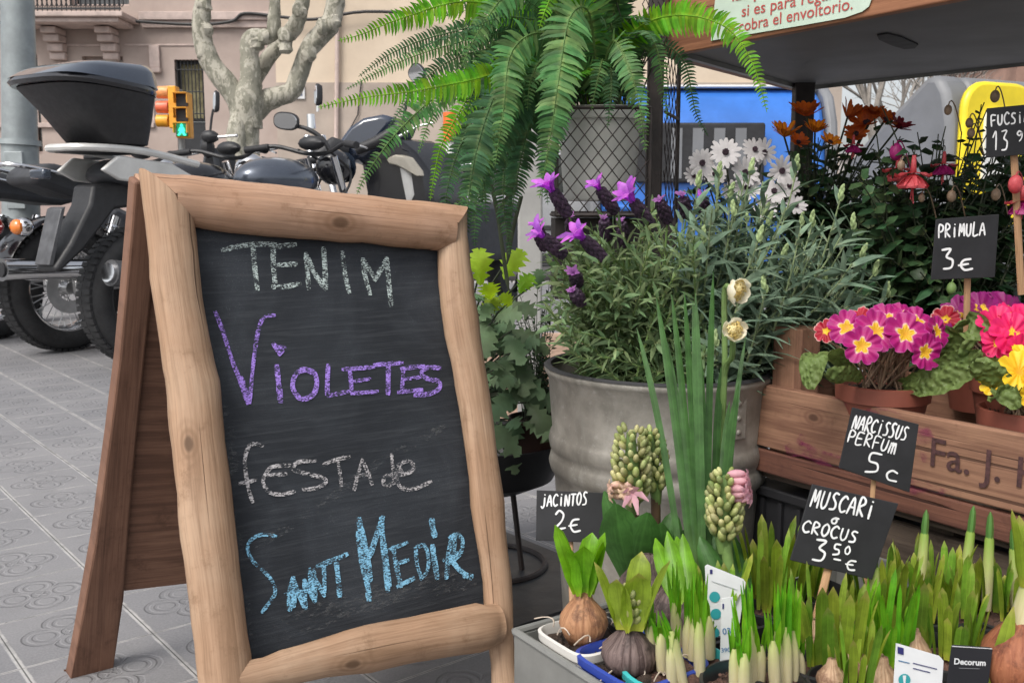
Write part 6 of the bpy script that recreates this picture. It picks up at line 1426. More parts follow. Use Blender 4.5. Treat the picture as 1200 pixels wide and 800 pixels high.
primrose('magenta primrose with yellow and white centres in a terracotta pot, leftmost in the crate', p1, .057,
    [(992, 384, 1.21, 21, (-.35, -1, .55)), (1026, 388, 1.19, 25, (0, -1, .5)), (1061, 391, 1.185, 25, (.1, -1, .5)), (1010, 405, 1.17, 22, (-.1, -1, .3)), (1084, 412, 1.17, 21, (.35, -1, .1)), (1040, 374, 1.22, 22, (.0, -.8, .9)), (1075, 378, 1.21, 20, (.3, -.9, .7)), (1098, 388, 1.2, 19, (.7, -.8, .4)), (1008, 374, 1.24, 17, (-.3, -.7, .9)), (1058, 368, 1.25, 18, (.1, -.6, 1)), (968, 388, 1.26, 14, (-.7, -.8, .4))],
    [([(1000, 440, 1.24), (975, 415, 1.21), (955, 420, 1.19), (950, 456, 1.185)], .021, (.8, -.5, .3)), ([(1060, 450, 1.22), (1100, 436, 1.17), (1120, 446, 1.14), (1075, 466, 1.12)], .0, (0, .3, 1)), ([(1055, 452, 1.22), (1085, 448, 1.18), (1120, 432, 1.15), (1150, 412, 1.13)], .024, (.35, -.5, 1)), ([(1100, 440, 1.24), (1115, 405, 1.22), (1140, 385, 1.2), (1160, 392, 1.18)], .024, (.6, -.6, .7)), ([(1095, 410, 1.25), (1115, 385, 1.24), (1140, 374, 1.23), (1155, 370, 1.22)], .012, (0, -1, .6)), ([(1128, 425, 1.15), (1132, 410, 1.14), (1140, 398, 1.135)], .010, (1, 0, .2)), ([(1010, 445, 1.22), (1000, 440, 1.2), (985, 440, 1.18), (968, 436, 1.17)], .015, (0, -.6, 1))],
    m_mag, {(968, 388): m_redp2, (1008, 374): m_redp2})
p2_ = U(1206, 479, 1.15)
primrose('yellow primrose with crinkled leaves in a terracotta pot, cut by the right edge', p2_, .055,
    [(1194, 436, 1.12, 25, (.0, -1, .5)), (1166, 447, 1.13, 18, (-.5, -.9, .5)), (1202, 420, 1.14, 20, (.2, -.7, .8)), (1215, 450, 1.12, 24, (.3, -1, .3)), (1210, 462, 1.11, 18, (.2, -1, 0))],
    [([(1195, 474, 1.14), (1175, 452, 1.125), (1155, 436, 1.12), (1140, 424, 1.12)], .020, (.6, -.6, .5)), ([(1195, 474, 1.13), (1180, 455, 1.115), (1178, 458, 1.10), (1194, 478, 1.09)], .016, (.8, -.5, .3)), ([(1195, 476, 1.13), (1182, 462, 1.115), (1168, 460, 1.105), (1160, 470, 1.10)], .014, (.4, -.6, .8))], m_yelp)
p3_ = U(1150, 405, 1.36)
primrose('deep purple primrose behind the magenta one, at the back of the crate', p3_, .05,
    [(1125, 368, 1.36, 22, (-.4, -.8, .6)), (1150, 362, 1.35, 26, (0, -.7, .9)), (1180, 362, 1.36, 25, (.3, -.7, .9)), (1108, 374, 1.36, 16, (-.6, -.9, .4)), (1165, 356, 1.4, 22, (.1, -.6, 1)), (1200, 368, 1.38, 22, (.5, -.7, .7))],
    [([(1140, 405, 1.35), (1130, 392, 1.32), (1120, 388, 1.3), (1108, 392, 1.29)], .02, (.4, -.8, .5))], m_purp, {(1108, 374): m_redp2})
p4_ = U(1190, 440, 1.21)
primrose('hot pink primrose between the purple and the yellow ones, by the right edge', p4_, .05,
    [(1170, 382, 1.19, 24, (-.2, -1, .5)), (1186, 392, 1.17, 26, (0, -1, .5)), (1206, 384, 1.18, 26, (.2, -1, .5)), (1170, 402, 1.17, 18, (-.4, -1, .1)), (1195, 412, 1.16, 20, (.1, -1, .1)), (1162, 395, 1.19, 14, (-.8, -.8, .2)), (1190, 372, 1.2, 22, (.1, -.7, .9))],
    [([(1180, 440, 1.2), (1165, 430, 1.17), (1155, 428, 1.15), (1145, 432, 1.14)], .016, (.4, -.8, .6))], m_hot)

# ---- zinc planter box full of bulb pots
ZS = .280; P0 = UZ(602, 739, .275)
bx = thing('planter_box', 'long grey zinc planter box full of bulb pots, at the foot of the chalkboard', 'planter box', (P0.x, P0.y, 0))
def bq(s_, t_, z): return Vector((P0.x, P0.y, 0)) + ND * s_ + TD * t_ + Z * z
def wallp(s0, s1, t0, t1, z0, z1, name):
    mb = MB(); c = bq((s0 + s1) / 2, (t0 + t1) / 2, (z0 + z1) / 2); mb.obox(c, ND * (s1 - s0) / 2, TD * (t1 - t0) / 2, Z * (z1 - z0) / 2); return mb.build(name, m_zbox, bx, smooth=False, bevel=.0015)
wallp(0, .9, 0, .004, .005, .272, 'side_wall'); wallp(0, .9, .50, .504, .005, .272, 'side_wall'); wallp(0, .004, .0042, .4998, .005, .272, 'end_wall'); wallp(.896, .9, .0042, .4998, .005, .272, 'end_wall')
wallp(.0045, .8955, .0045, .4995, .15, .158, 'floor')
mb = MB(); mb.tube([bq(0, .002, .274), bq(.9, .002, .274)], .0042, 8); mb.tube([bq(0, .0, .274), bq(0, .504, .274)], .0042, 8); mb.build('rolled_rim', m_zbox, bx)
m_blbb = M('brown_bulb_skin', (.30, .14, .07), .5, .3, 25, .3, 120, col2=(.42, .22, .12), dirt=.3); m_blbd = M('dark_bulb_skin', (.045, .035, .04), .6, .5, 30, .5, 120, col2=(.16, .12, .12), dirt=.4); m_blbp = M('papery_bulb_skin', (.42, .28, .18), .55, .3, 40, .3, 150, col2=(.30, .15, .10), dirt=.4); m_root = M('white_root', (.5, .42, .34), .6, .2, 60); m_rootp = M('magenta_root', (.30, .03, .10), .6, .3, 60)
def skin(name, a, b_, dk):
    s = NT(name); n1 = s.noise(s.coord('UV', (26, 22, 1)), 1, 5, .65, .8); n2 = s.noise(s.coord('Object'), 45, 5, .7); n3 = s.noise(s.coord('Object'), 170, 3, .7)
    c = s.mix(s.ss(n1, .35, .65), a, b_); c = s.mix(s.m('MULTIPLY', s.ss(n2, .48, .66), .75), c, dk); c = s.mix(s.m('MULTIPLY', s.ss(n3, .6, .7), .4), c, scl(b_, 1.5)); s.base(c); s.rough(.6); s.b.inputs['Specular IOR Level'].default_value = .3; s.bump(s.m('ADD', n1, s.m('MULTIPLY', n2, .6)), .7, .003); return s.mat
m_blbb = skin('brown_bulb_skin', (.26, .12, .06), (.40, .21, .11), (.09, .04, .025)); m_blbd = skin('dark_bulb_skin', (.05, .03, .028), (.16, .115, .105), (.02, .015, .015)); m_blbp = skin('papery_bulb_skin', (.36, .22, .13), (.46, .31, .2), (.12, .05, .03))
rotS = math.atan2(ND.y, ND.x)
def bulbpot(name, label, px, py, r, h, mat, p=2, soil=m_soil, cat='potted bulb', grp='potted spring bulbs in the planter box'):
    c = UZ(px, py, ZS + .004); rr_ = r * 1.06; v = Vector((c.x - P0.x, c.y - P0.y, 0)); c += TD * max(0, rr_ + .006 - v.dot(TD)) - ND * min(0, v.dot(ND) - rr_ - .006); root = thing(name, label, cat, (c.x, c.y, c.z - h), grp); superpot(root, c, r, h, mat, p, rotS, soil=soil, lip=.008); return root, c
def bulb(root, c, r, mat, neck=.5, hz=1.0, tilt=(0, 0, 1)):
    mb = MB(); ax = Vector(tilt).normalized(); prof = [(.001, -r * hz), (r * .55, -r * .86 * hz), (r * .9, -r * .45 * hz), (r, 0), (r * .93, r * .38 * hz), (r * .68, r * .75 * hz), (r * .4, r * 1.05 * hz), (r * .3, r * (1.05 + neck) * hz), (.001, r * (1.08 + neck) * hz)]
    mb.lathe(c, prof, 22, ax); mb.v = [tuple(Vector(v) + (Vector(v) - c) * .09 * mn.noise(Vector(v) * 90)) for v in mb.v]; return mb.build('bulb', mat, root, angle=180)
def leaves(root, c, n, L, hw, lean, mat, bend=.15, name='leaf', cup=.4, tip=.45, spread=.008, start=0, one=True):
    mb = MB()
    for k in range(n):
        a = start + 6.283 * k / n + ru(-.3, .3); d = Vector((math.cos(a), math.sin(a), 0)); 
        if not one: mb = mb
        else: mb = MB()
        strap(mb, c + d * spread * ru(.5, 1.2), d * lean * ru(.6, 1.3), L * ru(.82, 1.1), hw * ru(.85, 1.15), bend, cup, tip)
        if one: mb.build(name, mat, root, angle=180)
    if not one: mb.build(name, mat, root, angle=180)
def roots(root, c, r, n, mat=m_root):
    mb = MB()
    for _ in range(n):
        a = ru(0, 6.28); p = c + Vector((r * math.cos(a), r * math.sin(a), -.006)); mb.tube(bez(p, p + Vector((ru(-.01, .01), ru(-.01, .01), ru(.006, .02))), p + Vector((ru(-.02, .02), ru(-.02, .02), ru(-.004, .004))), 5), .0007, 4, cap=False)
    mb.build('roots', mat, root)
def spike(root, base, top, rad, n, mats, ax=None, part='flower_spike'):
    b_, t = Vector(base), Vector(top); ax = (t - b_).normalized(); L = (t - b_).length; o1 = ax.orthogonal().normalized(); o2 = ax.cross(o1); mbs = [MB() for _ in mats]; core = MB(); core.tube([b_ - ax * .02, b_, t - ax * .006], [.005, rad * .5, rad * .2], 10)
    rows = n
    for k in range(rows):
        e = (k + .5) / rows; rr_ = rad * (math.sin(math.pi * min(1, .18 + .72 * e)) ** .6); m_ = max(4, int(rr_ / rad * 10))
        for j in range(m_):
            a = 6.283 * (j + .5 * (k % 2)) / m_ + ru(-.14, .14); d = o1 * math.cos(a) + o2 * math.sin(a); q = b_ + ax * L * (e + ru(-.02, .02)) + d * rr_ * .74
            which = mats[0][1](q, e) if len(mats) > 1 else 0
            if which == 0: bs = ru(.8, 1.1) * (1 - .25 * e); mbs[0].ell(q + d * .002 + ax * ru(-.001, .001), .0043 * bs, .0043 * bs, .0078 * bs, (d * .6 + ax * .9 + Vector((ru(-.2, .2), ru(-.2, .2), 0))), 8, 6)
            else:
                mbs[which].ell(q + d * .002, .0048, .0048, .010, (d * 1.1 + ax * .2), 8, 6)
                for g_ in range(5):
                    aa = g_ * 1.2566; e1 = d.orthogonal().normalized(); e2 = d.cross(e1); w_ = (e1 * math.cos(aa) + e2 * math.sin(aa)); tip_ = q + d * .010; mbs[which].ribbon([tip_, tip_ + w_ * .004 + d * .004, tip_ + w_ * .008 + d * .002], [.0015, .0022, .0006], d.cross(w_), .1)
    so = core.build(part, m_stem, root)
    for mb, (m_, fn) in zip(mbs, mats):
        if mb.f: mb.build('buds' if mb is mbs[0] else 'florets', m_, so, angle=180)
m_budg = M('green_flower_bud', (.27, .34, .09), .55, .2, 60, .2, 260, island=.5, col2=(.52, .50, .24), trans=.2); m_budp = M('blush_flower_bud', (.62, .45, .28), .5, .15, 60, island=.3, col2=(.68, .42, .38), trans=.2); m_pink = M('pink_floret', (.68, .38, .44), .5, .12, 60, island=.25, trans=.3)
random.seed(77)
# white square pot: brown hyacinth bulb with bright leaves
r_, c = bulbpot('potted_hyacinth', 'hyacinth bulb with bare brown skin and bright green leaves in a white square pot', 660, 751, .040, .09, m_potwht, 5)
q = c + Vector((-.006, 0, 0)); q.z = ZS + .015; bulb(r_, q, .0245, m_blbb, .35, .95); roots(r_, q, .03, 6)
for ang_, L, hw, ln in ((150, .066, .014, .30), (265, .055, .0125, .08), (330, .058, .0115, .14), (60, .058, .013, .10), (210, .050, .012, .10), (20, .061, .0115, .16)):
    d = Vector((math.cos(R(ang_)), math.sin(R(ang_)), 0)); mb = MB(); strap(mb, q + Z * .030 + d * .008, d * ln, L, hw, .12, -.45, .42); mb.build('leaf', G['hya'], r_, angle=180)
r_, c = bulbpot('potted_hyacinth', 'hyacinth opening its leaves round a green bud, dark bulb in the blue square pot', 738, 774, .048, .09, m_potblu, 5)
q = c + Vector((-.012, -.006, 0)); q.z = ZS + .010; bulb(r_, q, .026, m_blbd, .2, .8); roots(r_, c, .03, 12); roots(r_, c + Vector((.01, .03, .005)), .02, 10, m_rootp)
for ang_, L, hw, ln in ((170, .062, .0125, .28), (285, .060, .015, .04), (350, .068, .011, .28), (60, .066, .0125, .14), (230, .054, .0125, .12)):
    d = Vector((math.cos(R(ang_)), math.sin(R(ang_)), 0)); mb = MB(); strap(mb, q + Z * .026 + d * .012, d * ln, L, hw, .12, -.5, .4); mb.build('leaf', G['yel'], r_, angle=180)
spike(r_, q + Z * .030, q + Z * .066, .009, 4, [(m_budg, None)])
r_, c = bulbpot('potted_hyacinth', 'tall hyacinth with two budding flower heads turning pink, behind the blue pot', 765, 724, .045, .09, m_potblk, 2)
q = UZ(756, 716, ZS); q.z = ZS + .022; bulb(r_, q, .031, m_blbd, .25, 1.0, (.1, 0, 1)); q2 = UZ(790, 728, ZS); q2.z = ZS + .012; bulb(r_, q2, .028, m_blbd, .1, .9)
for tp, hw in (((722, 590, 1.02), .020), ((760, 600, 1.01), .016), ((708, 575, 1.08), .010), ((775, 612, 1.04), .012), ((790, 598, 1.08), .012), ((805, 620, 1.05), .010)):
    t = U(*tp); b_ = U(742 if tp[0] < 770 else 775, 690, 1.06); mid = (b_ + t) / 2 + (t - b_).cross(Vector((0, 1, 0))) * 0; mb = MB(); P = bez(b_, mid + Vector((0, 0, .01)), t, 8); mb.ribbon(P, [hw * (.45 + .9 * min(1, i / 4)) * (1 if i < 6 else (.8, .55, .08)[i - 6]) for i in range(9)], Vector((1, -.3, 0)), -.35); mb.build('leaf', G['strap'], r_, angle=180)
fnp = lambda qq, e: 1 if (e < .45 and qq.x < U(742, 540, 1.05).x) else 0
spike(r_, U(741, 582, 1.06), U(739, 500, 1.06), .023, 11, [(m_budg, lambda qq, e: (1 if e < .30 and qq.x < U(741, 540, 1.06).x and qq.y < 1.06 else 0)), (m_budp, None)])
spike(r_, U(768, 570, 1.08), U(762, 500, 1.08), .016, 10, [(m_budg, None)])
mb = MB(); 
for k in range(5): a = k * 1.25; cc = U(742, 578, 1.035); d = Vector((math.cos(a), -.3, math.sin(a))); mb.ribbon([cc, cc + d * .008, cc + d * .016 + Vector((0, -.004, -.006))], [.002, .0036, .0008], d.cross(Vector((0, 1, 0))), .2)
mb.build('open_floret', m_pink, r_, angle=180)
mb = MB(); mb.tube([U(745, 690, 1.07), U(742, 580, 1.06)], .006, 10); mb.tube([U(770, 690, 1.08), U(768, 568, 1.08)], .0055, 10); mb.build('flower_stalk', M('reddish_stalk', (.10, .06, .035), .5, .3, 40), r_)
r_, c = bulbpot('potted_hyacinth', 'young hyacinth with short bright blunt leaves, just right of the tall budding one', 812, 735, .038, .08, m_potblk, 2)
q = c + Vector((0, 0, .005)); bulb(r_, q, .022, m_blbd, .2)
for px, py, hw in ((768, 630, .010), (782, 622, .009), (793, 628, .012), (802, 636, .010), (812, 655, .008), (800, 625, .009)):
    t = U(px, py, .995 + ru(-.02, .02)); b_ = q + Vector((0, 0, .018)) + Vector((t.x - q.x, 0, 0)) * .35; mb = MB(); P = bez(b_, b_ + (t - b_) * .5 + Vector((t.x - q.x, 0, 0)) * .15, t, 7); mb.ribbon(P, [hw * (.7, .9, 1, 1, .95, .8, .55, .06)[i] for i in range(8)], Vector((1, -.2, 0)), -.4); mb.build('leaf', G['hya'], r_, angle=180)
r_, c = bulbpot('potted_hyacinth', 'hyacinth with one fat green flower head tinged pink on its right side', 862, 716, .042, .09, m_potblk, 2)
spike(r_, U(848, 626, .985), U(851, 551, .985), .0195, 11, [(m_budg, lambda qq, e: 1 if (qq.x > U(858, 580, .985).x and e > .58) else 0), (m_pink, None)])
mb = MB(); mb.tube([c, U(848, 622, .985)], .006, 10); mb.build('flower_stalk', m_stem, r_)
for px, py, hw in ((820, 628, .013), (838, 632, .014), (860, 626, .012), (830, 600, .008), (872, 640, .010)):
    t = U(px, py, 1.04 + ru(-.03, .03)); b_ = c + Vector(((t.x - c.x) * .2, 0, 0)); mb = MB(); P = bez(b_, b_ + (t - b_) * .5, t, 7); mb.ribbon(P, [hw * (.6, .9, 1, 1, .95, .85, .6, .06)[i] for i in range(8)], Vector((1, -.2, 0)), -.4); mb.build('leaf', G['strap'], r_, angle=180)
# daffodil
r_, c = bulbpot('potted_daffodil', 'tall double daffodil with two cream flowers and long upright leaves, before the zinc tub', 822, 702, .048, .09, m_potblk, 2)
random.seed(9)
for px, py, hw, bend in ((746, 384, .0055, 0), (769, 348, .0065, 0), (787, 345, .006, 0), (782, 400, .006, 0), (802, 342, .006, 0), (815, 343, .0068, 0), (836, 318, .0058, 0), (845, 430, .007, 0), (866, 448, .0075, 0), (874, 395, .005, 0), (812, 352, .006, 0), (830, 470, .006, 0), (795, 450, .0055, 0), (855, 470, .006, 0), (822, 420, .006, 0)):
    t = U(px, py, 1.12 + ru(-.04, .05)); b_ = c + Vector(((t.x - c.x) * .30, ru(-.015, .015), .005)); mb = MB(); P = bez(b_, b_ + (t - b_) * .55 + Vector(((t.x - c.x) * -.12, 0, .02)), t, 12)
    mb.ribbon(P, [hw * .68 * (.8 + .2 * min(1, i / 4)) * (1 if i < 9 else (.9, .75, .5, .08)[i - 9]) for i in range(13)], Vector((1, ru(-.5, .5), 0)), -.15); mb.build('leaf', G['narc'], r_, angle=180)
m_cream = M('cream_petal', (.80, .75, .54), .5, .08, 60, trans=.3, col2=(.84, .81, .68)); m_yelc = M('yellow_inner_petal', (.74, .55, .17), .5, .15, 80, trans=.3, col2=(.74, .66, .36))
def daff(px, py, Y, Rp, n):
    c_ = U(px, py, Y); Rr = PR(Rp, c_); n = Vector(n).normalized(); x = n.orthogonal().normalized(); y = n.cross(x); mb = MB()
    for k in range(9):
        a = 6.283 * k / 9 + ru(-.2, .2); d = x * math.cos(a) + y * math.sin(a); e = ru(.85, 1.12); o2 = ru(-.1, .35); mb.ribbon([c_ - n * Rr * .5, c_ + d * Rr * .5 - n * Rr * .3, c_ + d * Rr * .82 * e + n * Rr * (o2 - .1), c_ + d * Rr * e * .95 + n * Rr * (o2 + .25), c_ + d * Rr * e * (1.05 - o2 * .5) + n * Rr * (o2 + .4)], [Rr * .15, Rr * .36, Rr * .44, Rr * .34, Rr * .06], (n.cross(d) + n * ru(-.35, .35)), ru(-.3, .25))
    f = mb.build('flower', m_cream, r_, angle=180); mb = MB()
    for k in range(26):
        a = 2.4 * k; q_ = .12 + .95 * k / 26; d = x * math.cos(a) + y * math.sin(a); b0_ = c_ + d * Rr * q_ * .6; mb.ribbon([b0_ - n * Rr * .2, b0_ + n * Rr * .15 + d * Rr * .1, b0_ + n * Rr * (.42 - q_ * .15) + d * Rr * .12, b0_ + n * Rr * (.5 - q_ * .2) - d * Rr * .06], [Rr * .12, Rr * .20, Rr * .22, Rr * .08], n.cross(d) + n * ru(-.5, .5), ru(-.4, .5))
    mb.build('ruffled_centre', m_yelc, f, angle=180)
    mb = MB(); e = c_ - n * Rr * .5; mb.tube(poly([c + Z * .01, U(842, 560, 1.12), U(849, 440, 1.12), U(849 if py < 360 else 858, py + (4 if py < 360 else 30), Y + .02), e], 5), .0034, 8, cap=False); mb.build('flower_stalk', m_stem, r_)
daff(863, 340, 1.10, 17, (.55, -.8, -.1)); daff(860, 387, 1.08, 14, (.1, -1, .15))
# crocus sprouts
def crocus(label, px, py, r, pot, groups, soil=m_soilr):
    r_, c = bulbpot('potted_crocus', label, px, py, r, .085, pot, 2, soil)
    lm = MB(); random.seed(px)
    for (bx_, by_, tx, ty, hpx, k) in groups:
        b_ = UZ(bx_, by_, ZS + .0); dv_ = Vector((b_.x - c.x, b_.y - c.y, 0)); b_ = b_ if dv_.length < r * .85 else c + dv_ * (r * .85 / dv_.length) + Vector((0, 0, b_.z - c.z)); t = U(tx, ty, b_.y - .005); m_ = b_.lerp(t, hpx); mb = MB()
        mb.tube([b_, b_.lerp(m_, .4), b_.lerp(m_, .8), m_, m_.lerp(t, .25)], [.0050, .0056, .0052, .0042, .0016], 9, cap=False); mb.build('sprout', m_pale, r_)
        for j in range(k + 2):
            d = Vector((ru(-.0055, .0055), ru(-.004, .004), 0)); lm.ribbon([m_.lerp(b_, .25) + d * .4, m_ + d * .7, m_ + (t - m_) * .5 + d, t + d * 1.5 + Z * ru(-.012, .008)], [.0022, .0026, .0022, .0003], Vector((1, ru(-1, 1), 0)), .4)
    lm.build('leaf_tips', G['narc'] if False else G['hya'], r_, angle=180); return r_, c
crocus('white sheathed crocus shoots with green tips in a round teal pot', 797, 780, .053, m_pottl, [(762, 775, 761, 708, .55, 3), (776, 785, 773, 722, .6, 4), (800, 800, 782, 720, .7, 3), (806, 768, 806, 680, .4, 4), (812, 772, 820, 672, .45, 4), (795, 760, 786, 666, .45, 5), (820, 790, 818, 680, .5, 5), (832, 770, 830, 690, .5, 3), (788, 800, 786, 735, .6, 3), (790, 752, 803, 690, .3, 2), (826, 760, 842, 726, .3, 2)])
crocus('crocus shoots with grassy green tips in a black pot beside the white plant label', 884, 800, .046, m_potblk, [(876, 810, 866, 702, .45, 5), (882, 800, 878, 690, .5, 5), (872, 820, 872, 740, .6, 4), (890, 800, 893, 728, .5, 3), (862, 815, 860, 735, .6, 3)])
crocus('crocus shoots in a black pot, left of the stick of the lowest sign', 925, 782, .044, m_potblk, [(912, 800, 908, 690, .42, 5), (922, 800, 920, 686, .45, 6), (930, 795, 928, 690, .4, 5), (905, 810, 904, 720, .55, 3), (938, 790, 932, 740, .5, 3)])
# leafy clumps of muscari and narcissus
def clump(name, label, px, py, r, n, L, hw, mat, pot=m_potblk, lean=.22, bulbs=0, tall=0, seed=0, bmat=m_blbp):
    r_, c = bulbpot(name, label, px, py, r, .085, pot, 2, m_soilr); random.seed(seed + px)
    for k in range(bulbs):
        a = ru(0, 6.28); q = c + Vector((r * .55 * math.cos(a), r * .55 * math.sin(a), .004)); bulb(r_, q, ru(.012, .017), bmat, .4)
    mb = MB()
    for k in range(n):
        a = ru(0, 6.28); q = r * .7 * math.sqrt(rnd()); b_ = c + Vector((q * math.cos(a), q * math.sin(a), -.004)); d = Vector((math.cos(a), math.sin(a), 0)) * ru(.0, lean) + Vector((ru(-.08, .08), ru(-.08, .08), 0))
        strap(mb, b_, d * .8, L * .80 * ru(.5, 1.12), hw * ru(.5, .92), ru(.0, .22), -.4, .24, 9, ru(-.5, .5))
    mb.build('leaves', mat, r_, angle=180)
    for k in range(tall):
        a = ru(0, 6.28); b_ = c + Vector((r * .4 * math.cos(a), r * .4 * math.sin(a), 0)); t = b_ + Vector((ru(-.015, .015), ru(-.01, .01), L * ru(.95, 1.2))); m_ = b_.lerp(t, .72)
        mb = MB(); mb.tube([b_, b_.lerp(m_, .5), m_, m_.lerp(t, .3)], [.0050, .0058, .0046, .002], 9, cap=False); so = mb.build('sheathed_shoot', m_pale, r_)
        mb = MB(); mb.tube([m_.lerp(b_, .1), m_.lerp(t, .4), m_.lerp(t, .8), t], [.0038, .0040, .0030, .0006], 8); mb.build('tip', G['strap'], so)
    return r_, c
clump('potted_muscari', 'broad yellow-green leaf clump between the pink tinged hyacinth and the lowest sign', 905, 704, .046, 30, .105, .0062, G['yel'], lean=.25, seed=1)
clump('potted_muscari', 'yellow-green leaf clump directly behind the wider white plant label', 848, 732, .030, 14, .088, .006, G['yel'], lean=.2, seed=2)
clump('potted_muscari', 'small leaf clump left of the lowest sign, in front of the black crate', 948, 690, .040, 18, .085, .005, G['yel'], lean=.15, seed=3)
clump('potted_narcissus', 'thick olive leaf clump rising from papery bulbs around the stick of the lowest sign', 972, 770, .05, 24, .105, .0066, G['yel'], bulbs=5, lean=.18, seed=4)
clump('potted_muscari', 'dense leaf clump right of the lowest sign, with one slanting pale shoot', 1032, 724, .046, 34, .09, .0052, G['yel'], lean=.25, tall=1, seed=5)
clump('potted_muscari', 'dense leaf clump in the middle of the right hand rows, before the dark wooden crate', 1085, 712, .046, 34, .085, .0055, G['yel'], lean=.22, tall=1, seed=6)
clump('potted_narcissus', 'leaf clump with two tall pale shoots standing up before the dark wooden crate', 1138, 716, .046, 26, .09, .0062, G['yel'], lean=.2, tall=2, seed=7)
clump('potted_narcissus', 'leaf clump with stout blue-green tips by the right edge before the crate', 1192, 722, .046, 20, .085, .0068, G['yel'], lean=.2, tall=1, seed=8)
clump('potted_muscari', 'bright grassy clump behind the white label with a flag, front row', 1040, 766, .042, 26, .10, .0042, G['hya'], lean=.15, seed=9, bulbs=2)
clump('potted_muscari', 'leaf clump behind the black plant label, front row', 1110, 764, .044, 30, .098, .0055, G['yel'], lean=.2, seed=10)
clump('potted_muscari', 'leaf clump low at the bottom edge between the stick and the flagged label', 1002, 800, .04, 16, .085, .005, G['yel'], bulbs=3, lean=.25, seed=12)
r_, c = bulbpot('potted_narcissus', 'large bare reddish brown bulb with a pale thick neck, in the bottom right corner', 1196, 804, .05, .09, m_potblk, 2, m_soilr)
q = c + Vector((0, 0, .022)); bulb(r_, q, .036, skin('reddish_bulb_skin', (.20, .06, .03), (.32, .12, .06), (.08, .025, .015)), .2, .95)
mb = MB(); mb.tube([q + Z * .03, q + Z * .06 + Vector((.004, 0, 0)), q + Z * .085 + Vector((.008, 0, 0))], [.014, .012, .009], 12); mb.build('neck', m_pale, r_)
leaves(r_, q + Z * .07, 4, .07, .008, .15, G['yel'], spread=.006)
mb = MB(); b_ = c + Vector((-.03, -.01, 0)); t = U(1188, 710, b_.y); P = bez(b_, b_.lerp(t, .5), t, 8); mb.ribbon(P, [.007 * (.8, .9, 1, 1, 1, .9, .8, .5, .06)[i] for i in range(9)], Vector((1, -.3, .2)), -.3); mb.build('leaf', G['yel'], r_, angle=180)

# ---- price signs
sign('price_sign', 'black price sign reading Jacintos 2 euros, in front of the zinc tub', ((629, 574), (709, 577), (706, 636), (628, 633)), 1.115, 1.10, ((668, 630), (672, 745), 1.06, 3.5), [('JACINTOS', (634, 593), (689, 591), 14, 1.9), ('2', (650, 621), (666, 621), 24, 2.2), ('€', (667, 623), (683, 622), 15, 2.2)])
sign('price_sign', 'black price sign reading Narcissus Perfum 5 euros, before the reddish crate', ((999, 477), (1077, 497), (1066, 577), (983, 548)), 1.05, 1.045, ((1024, 560), (1012, 725), 1.03, 3), [('NARCISSUS', (998, 501), (1062, 517), 17, 2.0), ('PERFUm', (992, 517), (1050, 532), 15, 2.0), ('5', (1012, 552), (1034, 557), 22, 2.4), ('c', (1036, 562), (1054, 566), 13, 2.4)])
sign('price_sign', 'black price sign reading Muscari or Crocus 3.50 euros, lowest of all the signs', ((952, 567), (1053, 590), (1022, 679), (926, 656)), .94, .93, ((972, 660), (938, 800), .885, 4.8), [('MUSCARI', (949, 592), (1024, 608), 20, 2.4), ('o', (973, 612), (984, 614), 10, 2.1), ('CROCUS', (939, 622), (1005, 636), 14, 2.3), ('3', (951, 656), (972, 660), 24, 2.6), ('5', (975, 649), (986, 651), 12, 2.2), ('0', (989, 648), (998, 650), 10, 2.0), ('-', (976, 656), (987, 658), 3, 2.2), ('€', (990, 666), (1004, 669), 12, 2.2)])
sign('price_sign', 'dark grey price sign reading Primula 3 euros, above the primroses', ((1097, 257), (1171, 251), (1166, 325), (1091, 328)), 1.24, 1.24, ((1134, 318), (1132, 420), 1.27, 4), [('PRIMULA', (1099, 279), (1156, 275), 15, 2.0), ('3', (1105, 316), (1124, 314), 22, 2.6), ('€', (1124, 317), (1143, 315), 14, 2.6)])
sign('price_sign', 'black price sign reading Fucsia 13.90, topmost sign at the right edge', ((1157, 127), (1240, 119), (1239, 178), (1156, 185)), 1.34, 1.34, ((1188, 175), (1197, 345), 1.36, 4.5), [('FUCSIA', (1161, 148), (1208, 142), 13, 1.9), ('13', (1163, 177), (1184, 174), 22, 2.0), ('90', (1191, 166), (1212, 163), 12, 1.8)])
# ---- plant labels
m_card = M('white_plastic_label', (.62, .63, .64), .35, .05, 30); m_teal = M('teal_print', (.03, .28, .30), .4, .1); m_ink = M('blue_ink', (.05, .16, .32), .5, .1); m_flag = M('dark_blue_print', (.02, .02, .12), .5, .1)
def card(label, corners, Y, mat, marks=()):
    P = U(*corners[0], Y); n = Vector((0, -1, .12)).normalized(); q = [UP(*c_, P, n) for c_ in corners]; mb = MB(); mb.prism(q, -n * .0008); o = mb.build('plant_label', mat, smooth=False, bevel=.0003)
    tag(o, label, 'plant label', 'plastic plant labels'); 
    for mk, mt in marks:
        mb = MB(); N = len(mk)
        if isinstance(mk[0], (int, float)): x, y, r = mk; pts = [(x + r * math.cos(a * .35), y + r * math.sin(a * .35)) for a in range(18)]
        else: pts = mk
        mb.prism([UP(*c_, P + n * .0008, n) for c_ in pts], -n * .0003); mb.build('print', mt, o, smooth=False)
    return o, P, n
def rq(x0, y0, x1, y1, sk=0): return [(x0, y0), (x1, y0 + sk), (x1, y1 + sk), (x0, y1)]
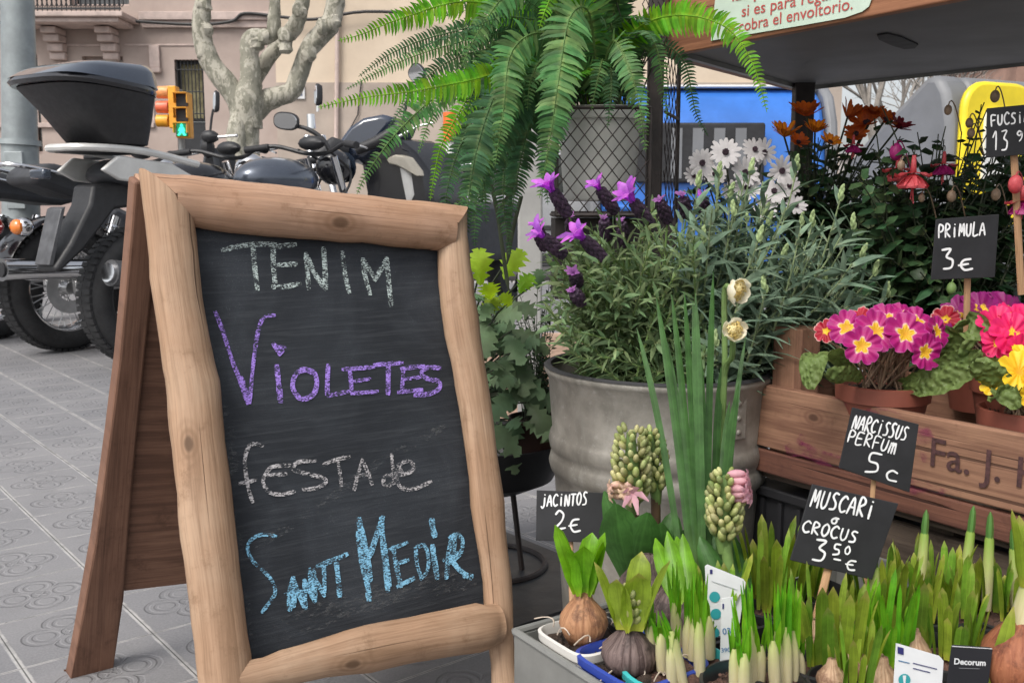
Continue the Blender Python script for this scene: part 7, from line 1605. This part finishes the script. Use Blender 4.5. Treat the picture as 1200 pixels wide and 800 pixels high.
o, P, n = card('wide white plastic label with teal circles, stuck among the crocus shoots', ((826, 663), (829, 661), (871, 678), (874, 682), (858, 790), (832, 790)), .925, m_card, [((837.5, 699, 6.3), m_teal), ((839, 719, 6.3), m_teal), ((837, 741, 6.3), m_teal), (rq(832, 667, 835, 672), m_flag), (rq(834, 680, 864, 681, 10), M('pale_grey_print', (.42, .44, .45), .5)), ([(856, 700), (859, 688), (861, 700)], G['hya']), ([(858, 702), (863, 694), (864, 704)], G['hya'])])
o, P, n = card('narrow white label with blue figures and a teal foot, in front of the wide one', ((845.5, 701), (859.5, 698.5), (855, 806), (843, 806)), .875, m_card, [(rq(843.4, 776, 855.6, 806, 0), m_teal), (rq(846.6, 707, 848.4, 713), m_flag), ])
text3d('print', '03', P, n, (847, 743), (856.5, 742), m_ink, o, .0009, .01); text3d('print', '390', P, n, (845.5, 764), (856, 763), m_ink, o, .0009, .01)
o, P, n = card('white label with a small dark blue flag and teal emblem, at the bottom right', ((1050, 753), (1101, 768), (1106, 774), (1103, 820), (1046, 820)), .80, m_card, [(rq(1052, 757, 1059, 765, 2), m_flag), ((1060, 796, 7), m_teal), (rq(1053, 773, 1066, 774, 3), m_ink), (rq(1070, 776, 1098, 777, 7), m_flag), (rq(1070, 782, 1090, 783, 5), m_flag)])
mb = MB(); mb.prism([UP(x, y, P + n * .0012, n) for x, y in ((1058, 791), (1062, 791), (1061, 800), (1064, 802), (1056, 802), (1059, 800))], -n * .0003); mb.build('print', m_card, o, smooth=False)
o, P, n = card('black plastic label with white lettering, at the bottom right', ((1115, 757), (1117, 755), (1161, 758), (1163.5, 760), (1156, 820), (1107, 820)), .80, M('black_plastic_label', (.018, .018, .022), .35, .1))
text3d('print', 'Decorum', P, n, (1118, 777.5), (1155, 779.5), m_card, o, .0009, .03); mb = MB(); mb.prism([UP(x, y, P + n * .0009, n) for x, y in rq(1124, 782, 1148, 782.7, .8)], -n * .0003); mb.build('print', m_cgrey, o, smooth=False)
mb = MB(); mb.prism([UP(x, y, P + n * .0009, n) for x, y in ((1115.5, 756.3), (1162.5, 759.3), (1163, 760), (1116, 757.2))], -n * .0003); mb.build('print', m_card, o, smooth=False)
card('dark label edged in white, half hidden behind the crocus left of the lowest sign', ((914, 688), (917, 683), (936, 675), (936, 760), (908, 770)), 1.0, M('grey_film_label', (.06, .06, .065), .3, .1), [([(914, 688), (917, 683), (917.7, 684), (915, 689)], m_card), ([(917, 683), (936, 675), (936, 676.2), (917.5, 684.2)], m_card), ([(914, 688), (915, 689), (910, 760), (909, 760)], m_card)])
